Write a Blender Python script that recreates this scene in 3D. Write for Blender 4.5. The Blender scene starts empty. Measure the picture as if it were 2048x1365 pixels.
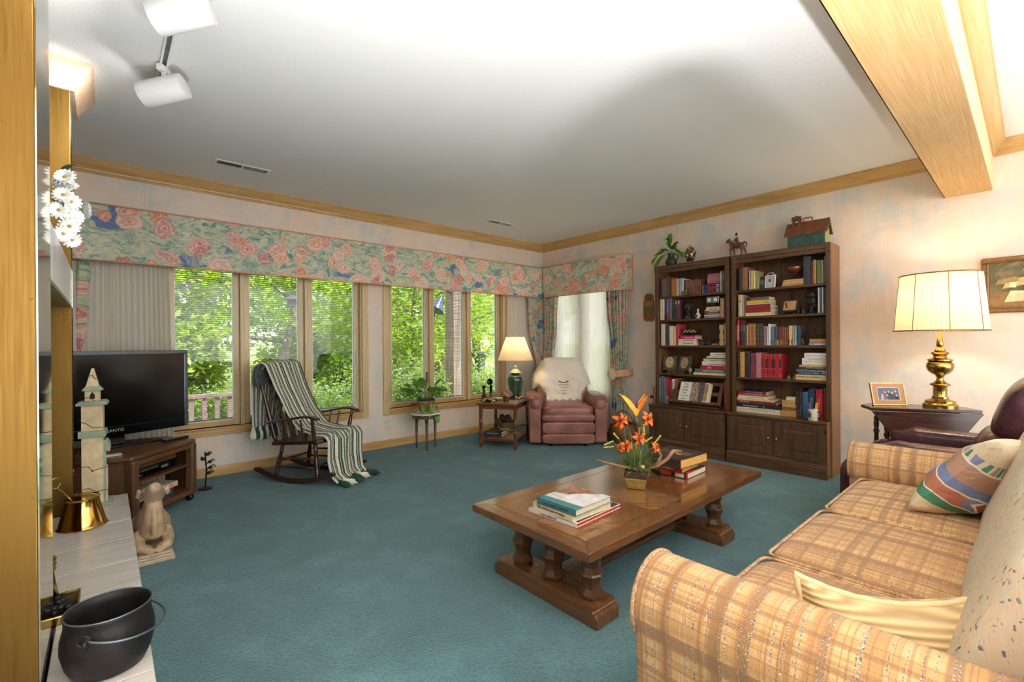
import bpy, bmesh, math, random
import numpy as np
from mathutils import Vector, Matrix, Euler
C = bpy.context.scene.collection
SC = bpy.context.scene
PI = math.pi
R = math.radians
random.seed(7)
XW, YW, H = 4.863, 4.823, 2.6          # right wall, window wall, ceiling height

# ---------------------------------------------------------------- camera
cam = bpy.data.objects.new('camera', bpy.data.cameras.new('camera')); C.objects.link(cam)
cam.data.sensor_width = 36; cam.data.lens = 16.205; cam.data.shift_y = .00248
cam.data.clip_start = .05; cam.data.clip_end = 300
_yaw, _roll, _pitch = .7234, -.0065, -.0013
_F = Vector((math.sin(_yaw)*math.cos(_pitch), math.cos(_yaw)*math.cos(_pitch), math.sin(_pitch)))
_R = Vector((math.cos(_yaw), -math.sin(_yaw), 0)); _U = _R.cross(_F)
_R2 = math.cos(_roll)*_R + math.sin(_roll)*_U; _U2 = -math.sin(_roll)*_R + math.cos(_roll)*_U
cam.matrix_world = Matrix(((_R2.x, _U2.x, -_F.x, 0), (_R2.y, _U2.y, -_F.y, 0), (_R2.z, _U2.z, -_F.z, 1.164), (0, 0, 0, 1)))
SC.camera = cam
# ---------------------------------------------------------------- world, sun, exposure
SC.view_settings.view_transform = 'Standard'; SC.view_settings.look = 'None'
SC.view_settings.gamma = 1; SC.view_settings.use_curve_mapping = False
SC.view_settings.exposure = 0.85
SC.cycles.use_denoising = True
SC.cycles.max_bounces = 10; SC.cycles.diffuse_bounces = 5; SC.cycles.glossy_bounces = 4
SC.cycles.transmission_bounces = 6; SC.cycles.transparent_max_bounces = 24
SC.cycles.sample_clamp_indirect = 6.0; SC.cycles.caustics_reflective = False; SC.cycles.caustics_refractive = False
world = bpy.data.worlds.new('world'); SC.world = world; world.use_nodes = True
_n = world.node_tree.nodes; _l = world.node_tree.links; _n.clear()
_tc = _n.new('ShaderNodeTexCoord'); _sx = _n.new('ShaderNodeSeparateXYZ'); _cr = _n.new('ShaderNodeValToRGB')
_bg = _n.new('ShaderNodeBackground'); _wo = _n.new('ShaderNodeOutputWorld')
_l.new(_tc.outputs['Generated'], _sx.inputs[0]); _l.new(_sx.outputs['Z'], _cr.inputs[0]); _l.new(_cr.outputs[0], _bg.inputs[0]); _l.new(_bg.outputs[0], _wo.inputs[0])
_cr.color_ramp.elements[0].position = 0.0; _cr.color_ramp.elements[0].color = (1.0, .98, .95, 1)
_cr.color_ramp.elements[1].position = .8; _cr.color_ramp.elements[1].color = (.72, .85, 1.0, 1)
_bg.inputs[1].default_value = 3.0
_sl = bpy.data.lights.new('sun', 'SUN'); _sl.energy = 7.0; _sl.angle = R(1.0); _sl.color = (1, .95, .85)
sun = bpy.data.objects.new('sun', _sl); C.objects.link(sun)
sun.rotation_euler = Vector((-.45, .62, -1.1)).to_track_quat('-Z', 'Y').to_euler()

# ---------------------------------------------------------------- mesh builder
class B:
    """collects shapes; build() links them as ONE mesh object"""
    def __init__(s): s.v = []; s.f = []; s.uv = None; s.M = Matrix.Identity(4)
    def at(s, x=0, y=0, z=0, rx=0, ry=0, rz=0):
        s.M = Matrix.Translation((x, y, z)) @ Euler((rx, ry, rz)).to_matrix().to_4x4(); return s
    def add(s, vs, fs):
        o = len(s.v); M = s.M
        s.v += [tuple(M @ Vector(p)) for p in vs]; s.f += [tuple(i+o for i in f) for f in fs]; return s
    def box(s, x0, y0, z0, x1, y1, z1):
        vs = [(x, y, z) for x in (x0, x1) for y in (y0, y1) for z in (z0, z1)]
        fl = (x1-x0)*(y1-y0)*(z1-z0) < 0
        fs = [(0, 1, 3, 2), (4, 6, 7, 5), (0, 4, 5, 1), (2, 3, 7, 6), (0, 2, 6, 4), (1, 5, 7, 3)]
        return s.add(vs, [f[::-1] for f in fs] if fl else fs)
    def cbox(s, cx, cy, cz, sx, sy, sz): return s.box(cx-sx/2, cy-sy/2, cz-sz/2, cx+sx/2, cy+sy/2, cz+sz/2)
    def prism(s, poly, a, b, axis='z'):
        """2-D polygon extruded along axis from a to b; poly is (x,y), (x,z) or (y,z)"""
        n = len(poly)
        def P(u, v, w): return {'z': (u, v, w), 'y': (u, w, v), 'x': (w, u, v)}[axis]
        vs = [P(u, v, a) for u, v in poly] + [P(u, v, b) for u, v in poly]
        fs = [tuple(range(n))[::-1], tuple(range(n, 2*n))] + [(i, (i+1) % n, n+(i+1) % n, n+i) for i in range(n)]
        return s.add(vs, fs)
    def lathe(s, prof, n=24, c=(0, 0), sx=1, sy=1):
        """prof: list of (r, z) bottom to top, about the z axis"""
        vs = []; fs = []
        for r, z in prof:
            for i in range(n):
                a = 2*PI*i/n; vs.append((c[0]+r*math.cos(a)*sx, c[1]+r*math.sin(a)*sy, z))
        for k in range(len(prof)-1):
            for i in range(n):
                j = (i+1) % n; fs.append((k*n+i, k*n+j, (k+1)*n+j, (k+1)*n+i))
        if prof[0][0] > 1e-5: fs.append(tuple(range(n))[::-1])
        if prof[-1][0] > 1e-5: fs.append(tuple((len(prof)-1)*n+i for i in range(n)))
        return s.add(vs, fs)
    def tube(s, pts, rad, n=8, cap=True):
        pts = [Vector(p) for p in pts]; m = len(pts)
        rads = rad if isinstance(rad, (list, tuple)) else [rad]*m
        vs = []; fs = []; up = None
        for k in range(m):
            t = (pts[min(k+1, m-1)]-pts[max(k-1, 0)]).normalized()
            if up is None:
                up = Vector((0, 0, 1)) if abs(t.z) < .9 else Vector((1, 0, 0))
            a = t.cross(up)
            if a.length < 1e-6: a = t.cross(Vector((0, 1, 0)))
            a.normalize(); b = t.cross(a).normalized(); up = -b if (-b).dot(up) > b.dot(up) else b
            for i in range(n):
                w = 2*PI*i/n; vs.append(tuple(pts[k]+rads[k]*(math.cos(w)*a+math.sin(w)*b)))
        for k in range(m-1):
            for i in range(n):
                j = (i+1) % n; fs.append((k*n+i, (k+1)*n+i, (k+1)*n+j, k*n+j))
        if cap: fs += [tuple(range(n)), tuple((m-1)*n+i for i in range(n))[::-1]]
        return s.add(vs, fs)
    def grid(s, fn, nu, nv, wrap=False):
        vs = [fn(i/(nu-1 if not wrap else nu), j/(nv-1)) for j in range(nv) for i in range(nu)]
        fs = []
        for j in range(nv-1):
            for i in range(nu if wrap else nu-1):
                k = (i+1) % nu; fs.append((j*nu+i, j*nu+k, (j+1)*nu+k, (j+1)*nu+i))
        if s.uv is None: s.uv = {}
        o = len(s.v)
        for j in range(nv):
            for i in range(nu): s.uv[o+j*nu+i] = (i/(nu-1), j/(nv-1))
        return s.add(vs, fs)
    def blob(s, c, r, e1=1., e2=1., nu=24, nv=14, fn=None):
        """superellipsoid; exponents below 1 make it boxy"""
        def sp(x, e): return math.copysign(abs(x)**e, x)
        def P(u, v):
            a = 2*PI*u; b = -PI/2+PI*v
            p = [c[0]+r[0]*sp(math.cos(b), e1)*sp(math.cos(a), e2), c[1]+r[1]*sp(math.cos(b), e1)*sp(math.sin(a), e2), c[2]+r[2]*sp(math.sin(b), e1)]
            return tuple(fn(p)) if fn else tuple(p)
        vs = []; fs = []
        for j in range(nv+1):
            for i in range(nu): vs.append(P(i/nu, .002+.996*j/nv))
        for j in range(nv):
            for i in range(nu):
                k = (i+1) % nu; fs.append((j*nu+i, j*nu+k, (j+1)*nu+k, (j+1)*nu+i))
        fs += [tuple(range(nu))[::-1], tuple(nv*nu+i for i in range(nu))]
        return s.add(vs, fs)
    def build(s, name, m, parent=None, smooth=False, bevel=0, sub=0, solid=0, seg=2):
        me = bpy.data.meshes.new(name); me.from_pydata(s.v, [], s.f)
        if s.uv:
            l = me.uv_layers.new(name='UVMap')
            for lp in me.loops: l.data[lp.index].uv = s.uv.get(lp.vertex_index, (0, 0))
        for mm in (m if isinstance(m, (list, tuple)) else [m]): me.materials.append(mm)
        if smooth:
            me.polygons.foreach_set('use_smooth', [True]*len(me.polygons))
            if smooth == 'auto': me.set_sharp_from_angle(angle=R(40))
        me.update()
        o = bpy.data.objects.new(name, me); C.objects.link(o)
        if parent is not None: o.parent = parent
        if solid:
            q = o.modifiers.new('solid', 'SOLIDIFY'); q.thickness = solid; q.offset = 0
        if bevel:
            q = o.modifiers.new('bevel', 'BEVEL'); q.width = bevel; q.segments = seg; q.limit_method = 'ANGLE'; q.angle_limit = R(35)
        if sub:
            q = o.modifiers.new('sub', 'SUBSURF'); q.levels = sub; q.render_levels = sub
        return o

def tag(o, label=None, cat=None, group=None, kind=None):
    if label: o['label'] = label
    if cat: o['category'] = cat
    if group: o['group'] = group
    if kind: o['kind'] = kind
    return o
def thing(name, label, cat, loc=(0, 0, 0), rz=0, group=None):
    o = bpy.data.objects.new(name, None); C.objects.link(o); o.empty_display_size = .1
    o.location = loc; o.rotation_euler = (0, 0, rz)
    return tag(o, label, cat, group)
def struct(o): o['kind'] = 'structure'; return o
def text(s, name, m, parent, size, loc, rot, ext=.0006, align='CENTER'):
    cu = bpy.data.curves.new(name, 'FONT'); cu.body = s; cu.size = size; cu.extrude = ext
    cu.align_x = align; cu.align_y = 'CENTER'; cu.resolution_u = 2; cu.materials.append(m)
    tmp = bpy.data.objects.new(name, cu); me = bpy.data.meshes.new_from_object(tmp); bpy.data.objects.remove(tmp); bpy.data.curves.remove(cu)
    me.name = name; me.materials.clear(); me.materials.append(m)
    o = bpy.data.objects.new(name, me); C.objects.link(o); o.parent = parent; o.location = loc; o.rotation_euler = rot
    return o
def lathe_thing(name, prof, m, label, cat, loc, n=24, group=None, rz=0):
    o = B().lathe(prof, n).build(name, m, smooth='auto'); o.location = loc; o.rotation_euler = (0, 0, rz)
    return tag(o, label, cat, group)

# ---------------------------------------------------------------- material helpers
def s2l(c):
    c = c/255. if c > 1 else c
    return c/12.92 if c <= .04045 else ((c+.055)/1.055)**2.4
def rgb(*c): return tuple(s2l(float(x)) if x > 1 else s2l(x*255.) for x in c)+(1.,)
class N:
    """small node-tree writer"""
    def __init__(s, name):
        s.m = bpy.data.materials.new(name); s.m.use_nodes = True; s.t = s.m.node_tree; s.t.nodes.clear()
        s.out = s.t.nodes.new('ShaderNodeOutputMaterial')
    def nd(s, ty, **k):
        n = s.t.nodes.new(ty)
        for a, b in k.items(): setattr(n, a, b)
        return n
    def put(s, sock, val):
        if val is None: return
        if isinstance(val, bpy.types.NodeSocket): s.t.links.new(val, sock)
        else: sock.default_value = val
    def coord(s, kind='Object'): return s.nd('ShaderNodeTexCoord').outputs[kind]
    def map(s, v, scale=(1, 1, 1), rot=(0, 0, 0), loc=(0, 0, 0)):
        n = s.nd('ShaderNodeMapping'); s.put(n.inputs[0], v); n.inputs['Scale'].default_value = scale; n.inputs['Rotation'].default_value = rot; n.inputs['Location'].default_value = loc
        return n.outputs[0]
    def noise(s, v=None, scale=5, detail=2, rough=.5, dist=0, dim='3D', w=None, col=False):
        n = s.nd('ShaderNodeTexNoise', noise_dimensions=dim)
        if dim != '1D': s.put(n.inputs['Vector'], v)
        if w is not None: s.put(n.inputs['W'], w)
        s.put(n.inputs['Scale'], scale); n.inputs['Detail'].default_value = detail; n.inputs['Roughness'].default_value = rough; n.inputs['Distortion'].default_value = dist
        return n.outputs['Color' if col else 'Fac']
    def vor(s, v, scale=5, feature='F1', dim='3D', out='Distance', rnd=1):
        n = s.nd('ShaderNodeTexVoronoi', voronoi_dimensions=dim, feature=feature); s.put(n.inputs['Vector'], v); n.inputs['Scale'].default_value = scale
        n.inputs['Randomness'].default_value = rnd
        return n.outputs[out] if isinstance(out, str) else [n.outputs[k] for k in out]
    def ramp(s, f, stops, mode='LINEAR'):
        n = s.nd('ShaderNodeValToRGB'); s.put(n.inputs[0], f); r = n.color_ramp; r.interpolation = mode
        while len(r.elements) < len(stops): r.elements.new(1)
        for e, (p, c) in zip(r.elements, stops):
            e.position = p; e.color = c if isinstance(c, tuple) else (c, c, c, 1)
        return n.outputs[0]
    def mix(s, f, a, b, mode='MIX'):
        n = s.nd('ShaderNodeMix', data_type='RGBA', blend_type=mode, clamp_factor=True)
        s.put(n.inputs[0], f); s.put(n.inputs[6], a); s.put(n.inputs[7], b); return n.outputs[2]
    def math(s, op, a, b=None, c=None):
        n = s.nd('ShaderNodeMath', operation=op); s.put(n.inputs[0], a); s.put(n.inputs[1], b); s.put(n.inputs[2], c); return n.outputs[0]
    def sep(s, v): n = s.nd('ShaderNodeSeparateXYZ'); s.put(n.inputs[0], v); return n.outputs
    def comb(s, x, y, z=0.):
        n = s.nd('ShaderNodeCombineXYZ'); s.put(n.inputs[0], x); s.put(n.inputs[1], y); s.put(n.inputs[2], z); return n.outputs[0]
    def bump(s, h, strength=.3, dist=.01):
        n = s.nd('ShaderNodeBump'); s.put(n.inputs['Height'], h); n.inputs['Strength'].default_value = strength; n.inputs['Distance'].default_value = dist; return n.outputs[0]
    def bsdf(s, col, rough=.5, metal=0, normal=None, **k):
        n = s.nd('ShaderNodeBsdfPrincipled'); s.put(n.inputs['Base Color'], col); s.put(n.inputs['Roughness'], rough); s.put(n.inputs['Metallic'], metal)
        if normal is not None: s.put(n.inputs['Normal'], normal)
        for a, b in k.items(): s.put(n.inputs[a.replace('_', ' ')], b)
        return n.outputs[0]
    def done(s, sh): s.t.links.new(sh, s.out.inputs[0]); return s.m
_cache = {}
def plain(col, rough=.5, metal=0, var=.08, scale=25, name=None, bump=0, **k):
    """one colour with slight procedural variation"""
    key = (tuple(col), rough, metal, var, scale, bump, tuple(k.items()))
    if key in _cache: return _cache[key]
    n = N(name or 'surface'); v = n.coord(); f = n.noise(v, scale, 3)
    c = rgb(*col); d = tuple(x*(1-var*2) for x in c[:3])+(1,); e = tuple(min(1, x*(1+var*2)) for x in c[:3])+(1,)
    nm = n.bump(n.noise(v, scale*6, 3), bump, .004) if bump else None
    _cache[key] = n.done(n.bsdf(n.ramp(f, [(.3, d), (.7, e)]), rough, metal, nm, **k)); return _cache[key]
def wood(a, b, c, axis='x', scale=1., rough=.4, name='wood', coat=0, dark=.0):
    """grain running along the given object axis"""
    n = N(name); v = n.coord(); sc = {'x': (1.2, 14, 14), 'y': (14, 1.2, 14), 'z': (14, 14, 1.2)}[axis]
    m = n.map(v, tuple(q*scale for q in sc)); f = n.noise(m, 1.6, 5, .6, 1.1); g = n.noise(n.map(v, tuple(q*scale*6 for q in sc)), 1.5, 3)
    col = n.ramp(f, [(.28, rgb(*a)), (.5, rgb(*b)), (.74, rgb(*c))])
    col = n.mix(n.math('MULTIPLY', g, .35), col, rgb(*[q*.55 for q in a]))
    return n.done(n.bsdf(col, rough, 0, n.bump(g, .12, .003), Coat_Weight=coat, Coat_Roughness=.15))
# ---------------------------------------------------------------- materials
def wallpaper_mat():
    n = N('wallpaper'); v = n.coord(); x, y, z = n.sep(v); u = n.math('SUBTRACT', x, y); p = n.comb(u, z, 0.)
    big = n.noise(p, 2.6, 4, .6, .6); blk = n.noise(n.map(p, (1.6, 1.1, 1)), 3.2, 2, .5, col=True)
    hs = n.noise(n.map(p, (2.5, 40, 1)), 1.4, 4, .7, 1.5); vs = n.noise(n.map(p, (40, 2.5, 1)), 1.4, 4, .7, 1.5)
    c = n.ramp(big, [(.3, rgb(206, 208, 206)), (.42, rgb(224, 214, 203)), (.52, rgb(232, 218, 204)), (.64, rgb(236, 213, 190)), (.75, rgb(226, 216, 200))])
    br, bg_, bb = n.sep(blk)
    c = n.mix(n.ramp(br, [(.52, 0.), (.62, .65)]), c, rgb(238, 212, 188))
    c = n.mix(n.ramp(bg_, [(.54, 0.), (.66, .6)]), c, rgb(200, 206, 206))
    c = n.mix(n.ramp(bb, [(.55, 0.), (.68, .5)]), c, rgb(228, 202, 190))
    c = n.mix(n.ramp(hs, [(.52, 0.), (.75, .45)]), c, rgb(212, 190, 168))
    c = n.mix(n.ramp(vs, [(.50, 0.), (.75, .5)]), c, rgb(240, 228, 212))
    sp = n.noise(n.map(p, (6, 14, 1)), 1.8, 4, .8, 2)
    c = n.mix(n.ramp(sp, [(.66, 0.), (.74, .55)]), c, rgb(222, 160, 128))
    return n.done(n.bsdf(c, .75, 0, n.bump(n.math('ADD', hs, vs), .06, .003)))
WALLP = wallpaper_mat()
def ceiling_mat(name, col):
    n = N(name); v = n.coord()
    h = n.noise(v, 90, 3, .6); h2 = n.noise(v, 28, 2)
    return n.done(n.bsdf(rgb(*col), .9, 0, n.bump(n.math('ADD', h, n.math('MULTIPLY', h2, .6)), .35, .006)))
CEIL = ceiling_mat('ceiling_paint', (238, 238, 236))
def carpet_mat():
    n = N('carpet'); v = n.coord()
    a = n.noise(v, 2.2, 4, .6, .5); b = n.noise(n.map(v, (1, 1, 1), (0, 0, .7)), 7, 3, .6); f = n.noise(v, 320, 2); w = n.vor(v, 95, 'F1')
    c = n.ramp(n.math('ADD', n.math('MULTIPLY', a, .65), n.math('MULTIPLY', b, .35)), [(.32, rgb(52, 104, 114)), (.5, rgb(70, 128, 136)), (.68, rgb(104, 160, 166))])
    c = n.mix(n.math('MULTIPLY', w, .75), c, rgb(44, 84, 92))
    c = n.mix(n.math('MULTIPLY', f, .25), c, rgb(104, 156, 158))
    return n.done(n.bsdf(c, .95, 0, n.bump(n.math('ADD', n.math('MULTIPLY', w, -1.), f), .8, .008), Sheen_Weight=.25))
CARPET = carpet_mat()
OAK_X = wood((196, 152, 92), (214, 172, 110), (228, 190, 132), 'x', 1., .35, 'oak_x', .15)
OAK_Y = wood((196, 152, 92), (214, 172, 110), (228, 190, 132), 'y', 1., .35, 'oak_y', .15)
OAK_Z = wood((206, 178, 128), (222, 194, 144), (234, 210, 166), 'z', 1., .35, 'oak_z', .15)  # oak colour lightened to make up for shade on the backlit frames
PALE_X = wood((196, 160, 130), (214, 180, 152), (226, 198, 172), 'x', 1., .5, 'pickled_oak_x')
PALE_Y = wood((196, 160, 130), (214, 180, 152), (226, 198, 172), 'y', 1., .5, 'pickled_oak_y')
def grasscloth_mat():
    n = N('grasscloth'); v = n.coord()
    a = n.noise(n.map(v, (3, 260, 260)), 1., 3, .6, .4); b = n.noise(n.map(v, (160, 160, 160)), 1., 2); c0 = n.noise(v, 3, 2)
    c = n.ramp(a, [(.3, rgb(196, 152, 98)), (.55, rgb(214, 172, 118)), (.75, rgb(232, 198, 148))])
    c = n.mix(n.math('MULTIPLY', c0, .3), c, rgb(190, 146, 96)); c = n.mix(n.ramp(b, [(.62, 0.), (.8, .5)]), c, rgb(170, 122, 76))
    return n.done(n.bsdf(c, .85, 0, n.bump(a, .25, .002)))
GRASS_CLOTH = grasscloth_mat()
PEACH = plain((236, 196, 150), .8, var=.03, scale=8, name='peach_paint')
def floral_mat(name, ppl=1., tint=1.):
    n = N(name); v = n.coord(); x, y, z = n.sep(v); u = n.math('SUBTRACT', x, y); p = n.map(n.comb(u, z, 0.), (ppl, ppl, 1))
    wob = n.noise(p, 5, 3, .6, 0, '2D', col=True); pw = n.nd('ShaderNodeVectorMath', operation='MULTIPLY_ADD')
    n.put(pw.inputs[0], wob); pw.inputs[1].default_value = (.16, .16, 0); n.put(pw.inputs[2], p); q = pw.outputs[0]
    sw = n.noise(n.map(q, (3.4, 7, 1), (0, 0, .5)), 1.3, 5, .65, 2.2); st = n.noise(n.map(q, (5, 26, 1), (0, 0, .6)), 1.2, 4, .7, 2.5)
    c = n.ramp(sw, [(.30, rgb(84, 132, 132)), (.40, rgb(118, 156, 148)), (.48, rgb(172, 186, 162)), (.54, rgb(214, 208, 176)), (.60, rgb(160, 182, 164)), (.70, rgb(96, 142, 146))])
    c = n.mix(n.ramp(st, [(.5, 0.), (.66, .8)]), c, rgb(230, 222, 198)); c = n.mix(n.ramp(st, [(.26, .85), (.40, 0.)]), c, rgb(80, 134, 130))
    bl = n.noise(q, 4.3, 2, .5, .5); c = n.mix(n.ramp(bl, [(.62, 0.), (.67, .85)]), c, rgb(84, 108, 166))
    for sc, seed, thr, rad, pal in ((5.0, 3.1, .26, .46, [(0., rgb(234, 198, 178)), (.3, rgb(226, 178, 164)), (.5, rgb(232, 208, 192)), (.7, rgb(220, 168, 158)), (.9, rgb(238, 206, 182))]),
                                    (6.4, 9.7, .58, .38, [(0., rgb(230, 158, 110)), (.35, rgb(202, 130, 130)), (.6, rgb(238, 190, 156)), (.85, rgb(224, 156, 126))])):
        d, col = n.vor(n.map(q, (1, 1, 1), (0, 0, 0), (seed, seed*.7, 0)), sc, 'F1', '2D', ['Distance', 'Color'], .9)
        r_, g_, b_ = n.sep(col); inside = n.math('LESS_THAN', d, n.math('MULTIPLY', rad, n.math('ADD', .55, n.math('MULTIPLY', b_, .55))))
        on = n.math('MULTIPLY', inside, n.math('GREATER_THAN', r_, thr))
        pc = n.ramp(g_, pal, 'CONSTANT')
        ring = n.math('SINE', n.math('ADD', n.math('MULTIPLY', d, 36.), n.math('MULTIPLY', st, 9.)))
        pc = n.mix(n.ramp(ring, [(.4, 0.), (.8, .6)]), pc, rgb(240, 216, 196)); pc = n.mix(n.ramp(ring, [(.02, .38), (.14, 0.)]), pc, rgb(196, 132, 128))
        pc = n.mix(n.ramp(d, [(.03, .6), (.10, 0.)]), pc, rgb(204, 110, 78))
        c = n.mix(on, c, pc)
    return n, c, st
_n_, _c_, _s_ = floral_mat('floral_fabric'); FLORAL = _n_.done(_n_.bsdf(_c_, .85, 0, _n_.bump(_s_, .08, .002)))
_n_, _c_, _s_ = floral_mat('floral_drape', 1.25)
_d = _n_.bsdf(_c_, .9); _t = _n_.nd('ShaderNodeBsdfTranslucent'); _n_.put(_t.inputs[0], _c_); _mx = _n_.nd('ShaderNodeMixShader'); _mx.inputs[0].default_value = .22
_n_.t.links.new(_d, _mx.inputs[1]); _n_.t.links.new(_t.outputs[0], _mx.inputs[2]); DRAPE = _n_.done(_mx.outputs[0])
def mixsh(n, f, a, b):
    m = n.nd('ShaderNodeMixShader'); n.put(m.inputs[0], f); n.t.links.new(a, m.inputs[1]); n.t.links.new(b, m.inputs[2]); return m.outputs[0]
def sheer_mat():
    n = N('sheer_voile'); v = n.coord(); w = n.noise(n.map(v, (160, 160, 6)), 1., 2)
    d = n.nd('ShaderNodeBsdfDiffuse'); d.inputs[0].default_value = rgb(244, 241, 232); t = n.nd('ShaderNodeBsdfTranslucent'); t.inputs[0].default_value = rgb(246, 243, 236)
    tr = n.nd('ShaderNodeBsdfTransparent'); tr.inputs[0].default_value = (1, 1, 1, 1)
    return n.done(mixsh(n, n.ramp(w, [(.3, .02), (.7, .09)]), mixsh(n, .55, d.outputs[0], t.outputs[0]), tr.outputs[0]))
SHEER = sheer_mat()
def glass_mat():
    n = N('window_glass'); tr = n.nd('ShaderNodeBsdfTransparent'); tr.inputs[0].default_value = (.96, .98, .97, 1)
    g = n.nd('ShaderNodeBsdfGlossy'); g.inputs['Roughness'].default_value = .02; fr = n.nd('ShaderNodeFresnel'); fr.inputs[0].default_value = 1.3
    return n.done(mixsh(n, fr.outputs[0], tr.outputs[0], g.outputs[0]))
GLASS = glass_mat()
def plaid_mat(name, base, band, dk, slub, amt=1., swap=False):
    n = N(name); v = n.coord(); x, y, z = n.sep(v)
    a = y; b = n.math('ADD', x, z)
    if swap: a, b = b, a
    def st(w, sc, lo, hi, det=1): return n.ramp(n.noise(None, sc, det, .6, 0, '1D', w), [(lo, 0.), (hi, 1.)])
    c = n.mix(st(a, 24, .46, .56), rgb(*base), rgb(*band)); c = n.mix(n.math('MULTIPLY', st(b, 26, .48, .57), .7), c, rgb(*band))
    c = n.mix(n.math('MULTIPLY', st(a, 17, .56, .61), .75*amt), c, rgb(*dk)); c = n.mix(n.math('MULTIPLY', st(b, 19, .57, .62), .65*amt), c, rgb(*dk))
    c = n.mix(n.math('MULTIPLY', st(a, 110, .56, .62, 2), .55*amt), c, rgb(*dk)); c = n.mix(n.math('MULTIPLY', st(b, 120, .58, .64, 2), .45*amt), c, rgb(*dk))
    th = n.noise(n.map(v, (420, 420, 420)), 1., 1); c = n.mix(n.math('MULTIPLY', th, .3), c, rgb(*[min(255, q*1.12) for q in base]))
    lump = n.noise(v, 170, 2); hgt = th
    for q, fr, ph in ((a, 17., .0), (a, 10.3, .37), (a, 23., .61)):
        d = n.math('ABSOLUTE', n.math('SUBTRACT', n.math('FRACT', n.math('ADD', n.math('MULTIPLY', q, fr), ph)), .5))
        on = n.math('MULTIPLY', n.math('LESS_THAN', d, .0015*fr), n.ramp(lump, [(.47, 0.), (.54, .85)]))
        cc = n.ramp(n.noise(v, 260, 1), [(.42, rgb(*[q2*.62 for q2 in slub])), (.54, rgb(*slub)), (.64, rgb(226, 216, 198))])
        c = n.mix(on, c, cc); hgt = n.math('ADD', hgt, n.math('MULTIPLY', on, 3.))
    return n.done(n.bsdf(c, .9, 0, n.bump(hgt, .5, .004), Sheen_Weight=.15))
PLAID = plaid_mat('plaid_tweed', (214, 174, 122), (186, 136, 84), (124, 82, 52), (150, 152, 156))
PLAID_S = plaid_mat('plaid_tweed_seat', (212, 170, 118), (182, 132, 82), (126, 84, 54), (120, 116, 116), 1., True)
def slub_mat():
    n = N('cream_slub'); v = n.coord(); x, y, z = n.sep(v); a = n.noise(n.map(v, (26, 4, 4)), 1., 3, .6); w = n.noise(n.map(v, (220, 220, 40)), 1., 2)
    c = n.ramp(a, [(.32, rgb(206, 206, 184)), (.48, rgb(220, 210, 186)), (.58, rgb(224, 200, 172)), (.7, rgb(198, 206, 190))]); c = n.mix(n.math('MULTIPLY', w, .35), c, rgb(186, 178, 152))
    r_ = n.noise(n.map(v, (150, 95, 60)), 1., 1); g_ = n.noise(v, 60, 1)
    on = n.ramp(r_, [(.655, 0.), (.70, .9)]); c = n.mix(on, c, n.ramp(g_, [(0, rgb(72, 92, 132)), (.46, rgb(110, 120, 128)), (.56, rgb(150, 156, 160))], 'CONSTANT'))
    return n.done(n.bsdf(c, .92, 0, n.bump(n.math('ADD', w, n.math('MULTIPLY', on, 2.)), .5, .004)))
PLAID_B = slub_mat()
def leather_mat(name, a, b, c, rough=.32):
    n = N(name); v = n.coord(); f = n.noise(v, 6, 3); w = n.noise(n.map(v, (1, 1, 1)), 9, 4, .65, 1.6); g = n.vor(v, 260, 'F1')
    col = n.ramp(f, [(.3, rgb(*a)), (.5, rgb(*b)), (.72, rgb(*c))])
    return n.done(n.bsdf(col, rough, 0, n.bump(n.math('ADD', n.math('MULTIPLY', w, 1.4), n.math('MULTIPLY', g, .06)), .3, .012), Specular_IOR_Level=.45))
LEATHER = leather_mat('rose_brown_leather', (130, 84, 74), (150, 98, 86), (170, 116, 102))
BURGUNDY = leather_mat('burgundy_leather', (58, 30, 40), (76, 42, 50), (98, 58, 62), .26)
def brass_mat(name, a, b, rough=.25, streak=(1, 1, 40), spots=True, metal=1.):
    n = N(name); v = n.coord(); f = n.noise(n.map(v, streak), 3, 3); g = n.noise(v, 2.2, 2); s = n.noise(v, 42, 2, .5)
    c = n.mix(g, rgb(*a), rgb(*b)); c = n.mix(n.math('MULTIPLY', f, .25), c, rgb(*[q*.7 for q in a]))
    if spots: c = n.mix(n.ramp(s, [(.73, 0.), (.78, .8)]), c, rgb(90, 56, 24))
    return n.done(n.bsdf(c, n.ramp(f, [(.3, rough*.8), (.7, rough*1.25)]), metal))
BRASS = brass_mat('antique_brass', (168, 136, 74), (196, 166, 96), .2, (8, 8, 8), False)
BRASS_PANEL = brass_mat('brass_sheet', (118, 86, 38), (132, 104, 54), .42, (60, 60, 2))
BRASS_MIRROR = brass_mat('polished_brass_edge', (214, 214, 188), (222, 220, 196), .05, (4, 4, 1), False)
BRASS_POT = brass_mat('bright_brass', (206, 160, 76), (222, 184, 104), .09, (5, 5, 5), False)
IRON = plain((34, 31, 31), .5, .35, .2, 30, 'cast_iron', .15)
BLACK = plain((20, 20, 22), .35, 0, .1, 20, 'black_plastic')
GLOSSB = plain((8, 8, 10), .08, 0, .05, 10, 'black_gloss')
WHITE = plain((232, 232, 230), .4, 0, .02, 10, 'white_enamel')
VINYL = plain((226, 228, 224), .45, 0, .02, 10, 'white_vinyl')
def travertine_mat():
    n = N('travertine'); v = n.coord(); a = n.noise(n.map(v, (3, 34, 20)), 1.2, 5, .65, 1.2); b = n.noise(n.map(v, (9, 120, 60)), 1., 3)
    c = n.ramp(a, [(.3, rgb(196, 186, 176)), (.5, rgb(214, 206, 198)), (.7, rgb(228, 222, 214))]); c = n.mix(n.ramp(b, [(.6, 0.), (.75, .5)]), c, rgb(180, 166, 152))
    return n.done(n.bsdf(c, .28, 0, n.bump(b, .05, .002)))
TRAV = travertine_mat()
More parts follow.
